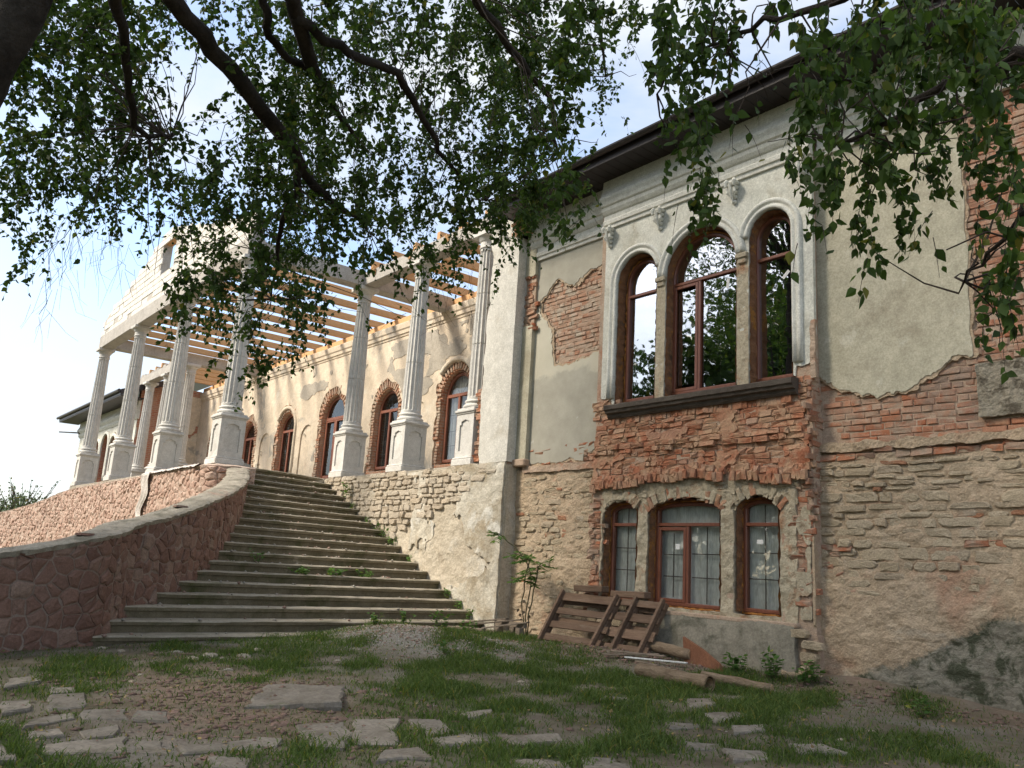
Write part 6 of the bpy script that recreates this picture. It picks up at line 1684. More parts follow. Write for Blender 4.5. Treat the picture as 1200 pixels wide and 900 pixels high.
# ------------------------------------------------------------------ leaves
LV = np.array([(0, 0, 0), (-.30, .26, .03), (-.27, .52, .02), (0, 1.0, -.05), (.27, .52, .02), (.30, .26, .03), (0, .42, -.035)])
LT = np.array([(0, 5, 6), (5, 4, 6), (4, 3, 6), (3, 2, 6), (2, 1, 6), (1, 0, 6)])
def frames(A, Nn):
    A = A/np.linalg.norm(A, axis=1, keepdims=True)
    Nn = Nn-A*(A*Nn).sum(1, keepdims=True); Nn = Nn/(np.linalg.norm(Nn, axis=1, keepdims=True)+1e-9)
    B = np.cross(A, Nn)
    return B, A, Nn
def leaf_mesh(name, P, A, Nn, L_, wide=1.0):
    B, A, Nn = frames(A, Nn)
    W = P[:, None, :]+(B[:, None, :]*LV[None, :, 0:1]*wide+A[:, None, :]*LV[None, :, 1:2]+Nn[:, None, :]*LV[None, :, 2:3])*L_[:, None, None]
    F = (LT[None]+7*np.arange(len(P))[:, None, None]).reshape(-1, 3)
    return mesh_np(name, W.reshape(-1, 3), F)
def leaf_quads(name, P, A, Nn, L_, wide=.4):
    B, A, Nn = frames(A, Nn)
    Q = np.array([(0, 0, 0), (wide, .4, .04), (0, 1, 0), (-wide, .4, .04)])
    W = P[:, None, :]+(B[:, None, :]*Q[None, :, 0:1]+A[:, None, :]*Q[None, :, 1:2]+Nn[:, None, :]*Q[None, :, 2:3])*L_[:, None, None]
    return mesh_np(name, W.reshape(-1, 3), np.arange(4*len(P)).reshape(-1, 4))
def rvec(n): v = rng.normal(size=(n, 3)); return v/np.linalg.norm(v, axis=1, keepdims=True)

# dead leaves and low clover on the ground
def flat_leaves(name, n, keepfn, smin, smax, mat, label, zoff, tilt):
    P = np.stack([rng.uniform(-13, -.4, n), rng.uniform(.6, 9.6, n)], 1); P = P[keepfn(P)]
    P = P[poly_sd(P[:, 0], P[:, 1], stair_poly) < 0]; n = len(P)
    B3 = np.stack([P[:, 0], P[:, 1], ground_z(P[:, 0], P[:, 1])+zoff*(.3+rng.random(n))], 1)
    A = rvec(n); A[:, 2] *= tilt; Nn = np.tile([0, 0, 1.0], (n, 1))+rvec(n)*tilt
    tag(link(name, leaf_quads(name, B3, A, Nn, rng.uniform(smin, smax, n)), mat), label, None, None, 'stuff')
M_LITTER = surf('leaf_litter', [(0.3, (0.20, 0.13, 0.06)), (0.7, (0.34, 0.25, 0.11))], 12, 0.8, 0.1, 40, rndstops=[(0, (0.16, 0.10, 0.055)), (0.5, (0.30, 0.21, 0.10)), (0.85, (0.42, 0.34, 0.11)), (1, (0.38, 0.30, 0.2))])
flat_leaves('leaf_litter', 2600, lambda P: rng.random(len(P)) < .7, .02, .05, M_LITTER, 'dead birch leaves strewn over the yard', .012, .35)
flat_leaves('clover', 60000, lambda P: (rng.random(len(P)) < np.clip(grass_density(P[:, 0], P[:, 1])*.75+.05, 0, 1)*np.clip(.4+2.4*fbm(P[:, 0]*2.5, P[:, 1]*2.5, 301, 3), .05, 1)), .014, .036, M_GRASS, 'low clover and small weeds growing among the grass', .035, .5)

PUFFS=[(-8.01,0.55,4.53,0.21,360.95),(-6.22,0.36,3.5,0.16,216.66),(-6.57,0.58,3.84,0.17,145.64),(-8.6,0.84,5.03,0.23,249.75),(-6.61,0.91,3.92,0.17,194.78),(-8.01,1.02,4.77,0.21,285.9),(-7.37,1.16,4.49,0.2,189.46),(-5.95,1,3.72,0.16,125.48),(-7.23,1.49,4.64,0.2,132.73),(-7.93,1.63,5.12,0.22,160.38),(-7.98,1.84,5.17,0.22,141.1),(-6.84,1.88,4.62,0.19,142.53),(-8.02,2.56,5.63,0.23,134.04),(-7.67,2.48,5.29,0.22,121.52),(-5.91,2.16,4.2,0.17,142.83),(-6.81,2.51,4.94,0.2,192.74),(-4.95,2.11,3.76,0.15,107.73),(-7.88,3.28,5.77,0.23,265.25),(-6.13,2.94,4.75,0.19,141.76),(-5.62,2.67,4.32,0.17,118.33),(-6.91,3.61,5.56,0.22,119.9),(-6.83,3.52,5.39,0.21,115.08),(-6.61,3.83,5.41,0.21,180.37),(-5.2,3.02,4.26,0.17,111.94),(-5.58,3.64,4.8,0.19,168.54),(-7.27,4.81,6.27,0.24,287.98),(-6.72,4.73,5.94,0.23,334.31),(-6.8,4.83,6.07,0.23,345.91),(-5.44,4.35,5.14,0.2,318.27),(-5.31,4.08,4.92,0.19,293.17),(-3.76,3.31,3.64,0.14,124.55),(-3.32,2.93,3.29,0.12,99.08),(-6,5.6,6.06,0.23,181.91),(-3.98,3.83,4.02,0.15,81.5),(-3.97,4.13,4.25,0.16,76.47),(-4.84,5.04,5.21,0.2,114.23),(-2.69,3.04,2.98,0.11,58.39),(-2.18,2.43,2.42,0.09,38.1),(-2.21,2.81,2.58,0.1,40.05),(-2.32,2.89,2.69,0.1,43.13),(-2.42,3.29,2.94,0.11,44.21),(-2.14,2.94,2.62,0.1,35.04),(-2.07,3.12,2.68,0.1,31.86),(-1.42,2.28,1.94,0.07,16.49),(-1.48,2.63,2.16,0.08,27.32),(-1.37,2.74,2.1,0.08,20.74),(-1.47,2.9,2.27,0.09,23.64),(-1.57,3.47,2.57,0.1,52.71),(-1.36,3.01,2.27,0.09,40.26),(-1.56,3.73,2.7,0.11,59.17),(-1.34,3.27,2.38,0.1,45.35),(-1.13,3.03,2.18,0.09,38.03),(-0.98,2.64,1.87,0.08,28.58),(-1.32,3.87,2.67,0.11,59.59),(-1.12,3.37,2.3,0.1,44.76),(-7.16,0.51,3.75,0.18,278.51),(-7.49,0.51,3.9,0.19,303.96),(-7.65,0.76,4.04,0.2,188.71),(-7.85,0.85,4.29,0.2,201.8),(-6.73,0.88,3.78,0.18,151.04),(-5.29,0.7,2.89,0.14,91.98),(-5.7,0.98,3.29,0.15,110.68),(-5.39,0.9,3.05,0.14,98.01),(-6.79,1.41,4.01,0.18,83.77),(-6.04,1.26,3.51,0.16,65.83),(-6.17,1.54,3.79,0.17,26.57),(-6.06,1.71,3.84,0.17,60.24),(-8.65,2.82,5.65,0.24,149.87),(-5.26,1.69,3.42,0.15,55.21),(-6.67,2.53,4.4,0.19,175.48),(-8.36,3.1,5.56,0.24,275.91),(-8.32,3.46,5.66,0.24,368.58),(-6.4,2.75,4.48,0.19,223.04),(-7.04,3.34,5.11,0.21,216.89),(-7.49,3.62,5.4,0.22,245.89),(-6.05,3.27,4.55,0.19,102.31),(-7.72,4.08,5.76,0.24,164.57),(-5.85,3.37,4.52,0.18,115.36),(-5.44,3.14,4.16,0.17,99.12),(-5.93,3.77,4.76,0.19,180.14),(-7.43,4.76,5.94,0.24,282.62),(-7.29,5.15,6.05,0.24,377.75),(-6.82,4.79,5.71,0.23,332.02),(-6.89,5.49,6.05,0.24,484.74),(-5.66,4.43,4.83,0.2,318.51),(-4.33,3.69,3.88,0.16,180.66),(-3.26,2.82,2.92,0.12,103.11),(-5.83,5.48,5.5,0.22,123.21),(-5.05,4.78,4.73,0.19,92.51),(-5.76,5.96,5.68,0.23,23.09),(-2.24,2.54,2.28,0.09,38.32),(-2.51,2.87,2.59,0.1,48.75),(-2.4,3.03,2.64,0.11,45.11),(-2.24,2.85,2.46,0.1,39.5),(-2.55,3.44,2.87,0.12,60.49),(-2.12,3.17,2.52,0.1,7.36),(-1.54,2.52,1.97,0.08,18.94),(-1.7,2.82,2.19,0.09,23.49),(-1.99,3.5,2.6,0.11,40.09),(-2.06,3.74,2.82,0.12,45.7),(-1.74,3.39,2.48,0.1,56.7),(-1.29,2.5,1.85,0.08,31.07),(-1.26,2.79,1.97,0.08,43.21),(-1.73,3.7,2.65,0.11,77.06),(-1.1,2.69,1.8,0.08,37.94),(-1.06,2.61,1.78,0.08,36.05),(-1.13,3.02,2.02,0.09,47.02),(-1.55,4.1,2.71,0.12,86.32),(-1.21,3.55,2.27,0.1,62.6),(-1.4,4.18,2.72,0.12,87.43),(-8.28,0.66,4.03,0.21,213.02),(-7.73,0.57,3.76,0.19,185.58),(-7.2,0.74,3.56,0.18,129.26),(-5.96,0.83,3.01,0.15,113.18),(-7.39,1.03,3.76,0.19,174.32),(-8.72,1.61,4.59,0.23,249.24),(-6.4,1.14,3.38,0.17,134.29),(-5.48,1.19,2.99,0.14,60.75),(-7.5,1.91,4.3,0.2,10.52),(-6.22,1.88,3.66,0.17,26.93),(-6.31,2.06,3.79,0.17,102.2),(-7.45,2.43,4.47,0.2,142.2),(-6.22,2.33,3.8,0.17,190.47),(-8.72,3.4,5.45,0.24,381.38),(-5.39,2.3,3.45,0.15,150.28),(-6.5,2.83,4.15,0.19,219.23),(-8.13,3.9,5.45,0.24,228.53),(-8.13,3.98,5.51,0.24,231.37),(-5.62,3.04,3.84,0.17,72.56),(-8.18,4.28,5.65,0.24,153.01),(-6.17,3.68,4.37,0.19,92.28),(-6.58,3.91,4.75,0.2,105.97),(-6.71,4.43,4.91,0.21,182.93),(-5.24,3.38,3.89,0.17,111.36),(-5.46,3.94,4.26,0.18,206.3),(-6.59,4.82,5.21,0.22,304.72),(-7.06,5.51,5.67,0.24,476.74),(-5.75,4.55,4.66,0.2,320.54),(-4.05,3.57,3.45,0.14,118.39),(-3.28,2.86,2.78,0.12,76.92),(-6.53,6.33,5.69,0.24,173.18),(-4.84,5.12,4.48,0.19,7.77),(-2.54,2.86,2.46,0.1,31.14),(-2.7,3.05,2.54,0.11,34.73),(-2.48,3.11,2.47,0.11,50.36),(-2.32,2.85,2.34,0.1,43.69),(-2.29,3.09,2.43,0.1,16.02),(-2.31,3.44,2.59,0.11,2.66),(-1.67,2.74,1.94,0.08,21.09),(-1.6,2.65,1.88,0.08,19.73),(-1.85,3.32,2.31,0.1,40.63),(-1.46,2.62,1.79,0.08,25.16),(-1.82,3.58,2.42,0.11,54.86),(-1.95,3.76,2.58,0.11,61.3),(-1.84,4.01,2.59,0.12,65.5),(-1.58,3.36,2.2,0.1,46.52),(-1.52,3.57,2.28,0.1,65.75),(-1.71,4.02,2.6,0.11,84.28),(-1.07,2.85,1.73,0.08,30.54),(-1.08,2.92,1.8,0.08,32.33),(-1.19,3.56,2.15,0.1,38.48),(-1.16,3.47,2.08,0.09,36.44),(-8.39,0.71,3.68,0.21,167.98),(-6.84,0.81,3.21,0.17,114.96),(-6.6,0.94,3.12,0.17,135.23),(-6.83,0.99,3.23,0.17,145.16),(-7.72,1.42,3.8,0.2,190.32),(-7.83,1.46,3.84,0.2,195.54),(-6.9,1.49,3.41,0.18,122.19),(-7.04,1.8,3.58,0.18,11.89),(-6.72,1.97,3.6,0.18,48.01),(-7.38,2.54,4.1,0.2,160.2),(-8.09,2.7,4.37,0.22,188.93),(-7.06,2.73,4.04,0.19,239.12),(-6.35,2.5,3.65,0.17,194.84),(-5.59,2.42,3.3,0.16,156.16),(-6.59,2.82,3.82,0.18,214.28),(-5.64,2.77,3.48,0.16,106.13),(-6.83,3.35,4.28,0.2,156.91),(-6.68,3.61,4.25,0.2,113.97),(-5.02,2.66,3.17,0.15,63.68),(-6.38,3.79,4.25,0.19,110.01),(-6.08,3.68,3.97,0.18,99.64),(-7.24,4.68,4.95,0.22,203.43),(-6.28,4.21,4.31,0.2,155.9),(-7.03,5.16,5.11,0.23,332.25),(-7.65,5.58,5.43,0.25,387.36),(-5.17,4.21,3.79,0.17,223.67),(-5.42,4.32,4.08,0.18,246.21),(-4.19,3.69,3.28,0.15,104.92),(-4.32,3.79,3.29,0.15,109.71),(-6.39,6.02,5.17,0.23,18.8),(-6.19,6.37,5.25,0.23,9.43),(-2.87,3.33,2.58,0.12,51.8),(-2.4,2.94,2.24,0.1,39.98),(-2.17,2.72,2.01,0.09,33.17),(-2.12,2.93,2.08,0.09,3.15),(-2.26,3.4,2.36,0.11,2.48),(-2.2,3.58,2.38,0.11,40.7),(-1.62,2.62,1.75,0.08,21.89),(-1.99,3.56,2.29,0.11,45.03),(-2.01,3.59,2.35,0.11,46.23),(-1.7,3.4,2.14,0.1,39.27),(-1.65,3.26,2.03,0.09,35.97),(-1.28,2.77,1.7,0.08,25.18),(-1.27,2.72,1.67,0.08,24.28),(-1.42,3.46,2.04,0.1,37.34),(-1.78,4.2,2.44,0.12,55.22),(-1.34,3.56,1.99,0.1,37.95),(-1.57,4.04,2.28,0.11,49.43),(-1,2.95,1.66,0.08,21.74),(-1.13,3.24,1.8,0.09,26.17),(-6.69,0.6,2.76,0.16,92.06),(-7.01,0.67,2.86,0.17,100.81),(-7.3,0.92,3.01,0.18,110.32),(-6.72,0.77,2.84,0.17,94),(-6.03,0.93,2.58,0.15,90.4),(-8.23,1.22,3.59,0.2,169.21),(-6.68,1.3,3,0.17,114),(-7.35,1.37,3.26,0.18,136.99),(-7.51,1.68,3.43,0.19,106.69),(-8.03,1.79,3.69,0.2,122.33),(-6.22,1.61,3,0.16,55.68),(-5.88,1.76,2.82,0.15,90.72),(-8.36,2.93,4.19,0.22,239.8),(-6.22,2.15,3.13,0.16,132.88),(-8.63,3.4,4.59,0.23,348.17),(-5.64,2.17,2.9,0.15,145.94),(-8.67,3.77,4.62,0.24,360.17),(-5.47,2.46,2.96,0.15,145.45),(-6.9,3.39,3.92,0.19,186.14),(-8.57,4.17,4.84,0.24,285.5),(-7.78,4.27,4.54,0.22,173.66),(-7.1,3.81,4.17,0.2,143.68),(-8.27,5.05,4.99,0.25,207.73),(-6.86,4.1,4.19,0.2,142.23),(-6.75,4.4,4.29,0.21,171.59),(-5.94,3.98,3.67,0.18,133.25),(-6.13,4.46,3.92,0.19,277.35),(-5.59,4.1,3.66,0.18,233.83),(-4.62,3.65,3.19,0.15,170.75),(-6.96,5.57,4.69,0.23,386.19),(-3.84,3.38,2.69,0.13,50.3),(-3.79,3.28,2.65,0.13,48.34),(-4.21,4.05,3.14,0.15,7.96),(-2.61,3.02,2.1,0.1,10.98),(-2.83,3.58,2.39,0.12,46.42),(-2.83,3.52,2.42,0.12,45.87),(-2.1,2.86,1.91,0.09,2.94),(-2.1,3.13,1.99,0.1,1.61),(-2.21,3.6,2.18,0.11,29.53),(-1.54,2.54,1.53,0.08,14.61),(-1.45,2.58,1.52,0.07,22.75),(-1.54,2.78,1.61,0.08,26.11),(-1.94,3.81,2.16,0.11,47.22),(-2.03,4.04,2.32,0.11,53.2),(-1.74,3.67,2.02,0.1,35.85),(-1.3,2.76,1.53,0.08,20.31),(-1.3,3.07,1.67,0.08,20.87),(-1.6,3.78,2.01,0.1,31.38),(-1.42,3.75,2,0.1,26.23),(-1.44,3.84,2.04,0.1,27.46),(-1.39,4.07,2.11,0.11,34.5),(-1.32,3.79,1.95,0.1,30.04),(-9.32,0.91,3.45,0.22,204.94),(-8.57,0.8,3.22,0.21,173.86),(-9.24,1.15,3.44,0.22,202.69),(-9.17,1.16,3.55,0.22,202.1),(-7.23,1.17,2.8,0.18,126.62),(-9.19,1.43,3.67,0.23,205.77),(-9.1,1.72,3.58,0.22,202.91),(-8.71,1.76,3.56,0.22,188.67),(-6.13,1.43,2.57,0.15,80.82),(-7.99,1.81,3.32,0.2,136.47),(-9.47,2.59,4.01,0.24,147.08),(-8.83,2.34,3.76,0.22,127.47),(-6.46,1.96,2.85,0.17,110.65),(-5.76,1.74,2.56,0.15,88.06),(-6.31,2.25,2.94,0.16,133.7),(-6.56,2.33,3.02,0.17,143.91),(-8.75,3.57,4.11,0.23,345.35),(-5.98,2.34,2.8,0.16,159.34),(-6.94,3.04,3.39,0.19,224.09),(-6.64,2.93,3.23,0.18,205.1),(-8.01,3.95,4.05,0.22,312.53),(-6.09,3.09,3.14,0.17,183.7),(-6.88,3.74,3.63,0.19,153.33),(-6.11,3.42,3.31,0.17,123.57),(-6.91,4.2,3.73,0.2,163.18),(-7.27,4.44,4.07,0.21,183.72),(-5.23,3.54,2.94,0.16,99.98),(-5.15,3.45,2.96,0.15,97.12),(-4.78,3.54,2.86,0.15,141.65),(-6.27,4.69,3.73,0.2,244.45),(-5.29,4.36,3.24,0.17,218.69),(-6.79,5.4,4.15,0.22,352),(-3.25,2.85,2.1,0.11,47.51),(-3.9,3.49,2.53,0.13,69.62),(-6.11,5.89,4.08,0.21,20.27),(-2.48,2.89,1.82,0.1,4.95),(-2.84,3.62,2.2,0.11,42.66),(-2.42,3.09,1.87,0.1,31.08),(-2.46,3.31,1.95,0.1,3.78),(-1.77,2.84,1.59,0.08,27.32),(-2.2,3.87,2.12,0.11,42.51),(-2.12,3.78,2.04,0.11,40.09),(-1.82,3.59,1.85,0.1,34.29),(-1.59,3.07,1.58,0.09,25.27),(-1.88,4.02,2.06,0.11,31.27),(-1.94,4.11,2.1,0.11,32.8),(-1.57,3.72,1.82,0.1,38.99),(-1.53,3.91,1.9,0.1,42.18),(-1.42,4.09,1.88,0.11,29.17),(-1.01,2.97,1.39,0.08,15.41),(-6.78,0.65,2.29,0.16,102.64),(-9.37,1.31,3.14,0.22,76.9),(-8.73,1.44,3.13,0.21,132.65),(-7.52,1.48,2.77,0.18,73.62),(-7.53,1.81,2.76,0.19,74.96),(-9.14,2.45,3.58,0.23,133.78),(-8.15,2.3,3.1,0.2,106.17),(-7.97,2.51,3.27,0.2,165.82),(-7.49,2.42,3.09,0.19,147.31),(-7.76,2.87,3.17,0.2,196.31),(-5.76,2.05,2.42,0.15,108.02),(-9.36,3.85,4.09,0.25,387.56),(-7.06,2.88,3.11,0.19,220.69),(-6.1,2.8,2.75,0.16,170.93),(-6.37,2.95,2.82,0.17,186.16),(-8.53,4.36,3.95,0.23,268.2),(-6.04,3.07,2.79,0.17,134.34),(-7.88,4.44,3.73,0.22,197.04),(-5.47,3.01,2.56,0.15,93.8),(-7.46,4.66,3.81,0.22,189.1),(-6.97,4.19,3.49,0.2,161.15),(-5.13,3.42,2.66,0.15,112.61),(-5.19,3.53,2.68,0.15,116.44),(-7,5.3,3.84,0.22,229.56),(-5.63,4.15,2.97,0.17,144.19),(-6.68,5.48,3.81,0.21,244.46),(-5.07,4.12,2.79,0.16,138.28),(-3.67,3.29,2.13,0.12,37.69),(-3.84,3.44,2.21,0.13,41.07),(-4.92,4.72,3,0.17,4.92),(-2.55,2.93,1.69,0.1,1.59),(-2.86,3.61,2.01,0.11,33.03),(-2.94,3.65,2.03,0.12,34.06),(-1.91,3.16,1.61,0.09,7.83),(-1.73,3.02,1.49,0.09,24.82),(-1.96,3.78,1.77,0.1,42.24),(-1.91,4.02,1.85,0.11,52.96),(-1.68,3.86,1.73,0.1,16.01),(-1.48,3.88,1.71,0.1,12.58),(-1.1,3.12,1.31,0.08,16.58),(-1.09,3.08,1.34,0.08,16.27),(-9.47,1.05,2.87,0.22,109.76),(-8.89,1.23,2.77,0.21,9.82),(-5.87,0.99,1.88,0.14,1.71),(-6.23,1.25,2.04,0.15,1.95),(-5.92,1.45,1.94,0.14,4.55),(-9.13,2.58,3.23,0.23,151.26),(-9.7,3.05,3.54,0.24,238.64),(-8.89,2.9,3.14,0.22,200.55),(-6.86,2.57,2.5,0.17,149.59),(-5.93,2.23,2.18,0.15,112.14),(-9.03,3.72,3.4,0.23,267.26),(-9.2,3.85,3.59,0.24,280.88),(-6.2,2.87,2.48,0.16,92.31),(-8.85,4.04,3.58,0.23,187.7),(-6.82,3.55,2.8,0.18,116.2),(-5.94,3.3,2.54,0.16,104.73),(-8.52,5.29,3.83,0.24,173.31),(-5.94,3.65,2.62,0.17,83.54),(-5.8,3.89,2.62,0.17,72.69),(-7.27,4.97,3.41,0.21,116.65),(-6.23,4.72,3.05,0.19,65.82),(-6.13,4.93,3.07,0.19,16.31),(-2.37,3.01,1.46,0.09,1.49),(-1.7,2.74,1.22,0.08,1.32),(-1.6,2.87,1.28,0.08,2.85),(-1.78,3.48,1.46,0.09,26.25),(-1.94,4.08,1.7,0.11,11.29),(-1.29,3.07,1.22,0.08,1.4),(-1.38,3.54,1.39,0.09,7.93),(-1.26,3.53,1.34,0.09,20.71),(-1.11,3.2,1.22,0.08,16.96),(-7.53,0.85,2,0.18,47.63),(-6.8,1.69,2.05,0.16,18.81),(-6.06,1.7,1.81,0.15,88.47),(-6.01,1.79,1.82,0.15,87.87),(-8.88,2.85,2.77,0.22,236.75),(-6.74,2.27,2.15,0.17,138),(-6.63,2.45,2.18,0.17,112.6),(-6.39,2.41,2.12,0.16,105.23),(-9.33,3.94,3.09,0.24,230.85),(-8.61,3.67,2.84,0.22,196.91),(-5.68,2.62,1.93,0.15,74.32),(-7.54,3.96,2.76,0.2,28.28),(-6.61,3.81,2.54,0.18,40.34),(-6.67,4.23,2.65,0.19,64.93),(-7.41,5.01,3.06,0.21,43.26),(-8.28,6.14,3.57,0.25,27.23),(-1.47,2.79,1.07,0.08,8.59),(-1.54,3.97,1.36,0.1,22.16),(-1.27,3.56,1.23,0.09,20.64),(-1.32,3.75,1.29,0.09,22.83),(-8.43,2.21,2.16,0.2,8.97),(-7.49,2.16,1.93,0.18,97.09),(-9.26,3.12,2.56,0.23,133.21),(-8.9,2.94,2.35,0.22,122.07),(-9.73,3.64,2.71,0.24,150.67),(-7.75,2.91,2.12,0.19,95.44),(-7.04,3.02,2.03,0.18,81.97),(-6.21,2.66,1.84,0.16,64.07),(-7.12,3.34,2.17,0.18,41.56),(-7.15,3.76,2.29,0.19,7.85),(-6,3.48,1.98,0.16,2.28),(-7.29,4.53,2.44,0.2,5.26),(-1.57,4,1.21,0.1,12.45),(-1.11,3.11,0.97,0.08,17.83),(-7.54,2.6,1.69,0.18,41.51),(-7.05,2.76,1.63,0.17,136.76),(-9.55,4.08,2.34,0.24,125.63),(-1.41,3.83,1.03,0.09,6.24),(-9.44,3.61,1.84,0.23,51.08)]
LIMB_A=[(-4.535,0.725,3.204,0.057),(-4.901,1.03,3.304,0.058),(-5.374,1.484,3.342,0.06),(-5.818,2.046,3.312,0.061),(-6.267,2.55,3.235,0.05),(-6.667,3.083,3.17,0.033),(-6.838,3.493,3.151,0.017)]
LIMB_B=[(-6.267,2.55,3.235,0.038),(-6.444,2.632,3.05,0.031),(-6.752,2.661,2.859,0.024),(-7.041,2.784,2.582,0.016),(-7.225,2.841,2.309,0.008)]
LIMB_C=[(-4.569,1.537,3.572,0.055),(-4.854,1.766,3.607,0.052),(-5.525,2.308,3.626,0.05),(-5.725,2.502,3.578,0.033),(-5.97,2.866,3.521,0.019)]
LIMB_D=[(-4.964,1.862,3.585,0.036),(-5.187,2.421,3.67,0.035),(-5.368,2.912,3.814,0.033),(-5.694,3.372,3.737,0.027),(-5.994,3.862,3.627,0.02),(-6.259,4.522,3.553,0.013)]
LIMB_E=[(-4.52,0.609,3.074,0.037),(-4.766,0.766,3.031,0.035),(-5.316,0.935,3.051,0.029),(-5.77,1.082,3.015,0.027),(-6.201,1.291,2.981,0.022),(-6.414,1.554,3.12,0.011)]
LIMB_F=[(-5.026,1.586,3.804,0.03),(-5.206,1.754,3.658,0.03),(-5.422,1.972,3.599,0.028),(-5.608,2.368,3.654,0.029)]
LIMB_G=[(-3.9,2.476,3.829,0.037),(-4.104,2.776,3.727,0.032),(-4.295,3.236,3.651,0.027),(-4.442,3.703,3.576,0.021),(-4.661,4.055,3.29,0.011)]
LIMB_H=[(-0.717,2.973,1.899,0.03),(-0.993,3.105,1.952,0.023),(-1.333,3.186,2.019,0.018),(-1.608,3.307,2.029,0.013),(-1.884,3.403,2.057,0.007)]
LIMB_I=[(-0.862,2.66,2.267,0.03),(-1.187,2.759,2.327,0.023),(-1.712,2.946,2.456,0.017),(-2.103,3.007,2.605,0.012),(-2.431,3.034,2.641,0.007)]
LIMB_J=[(-0.706,3.13,1.398,0.016),(-0.996,3.257,1.446,0.013),(-1.244,3.435,1.366,0.008),(-1.448,3.603,1.316,0.004)]
LIMB_K=[(-2.431,3.034,2.641,0.007),(-2.61,3.048,2.634,0.006),(-2.777,3.105,2.581,0.005)]
LIMB_L=[(-4.359,3.726,4.834,0.031),(-4.527,4.179,4.783,0.024),(-4.704,4.518,4.633,0.016),(-4.809,4.693,4.341,0.008)]
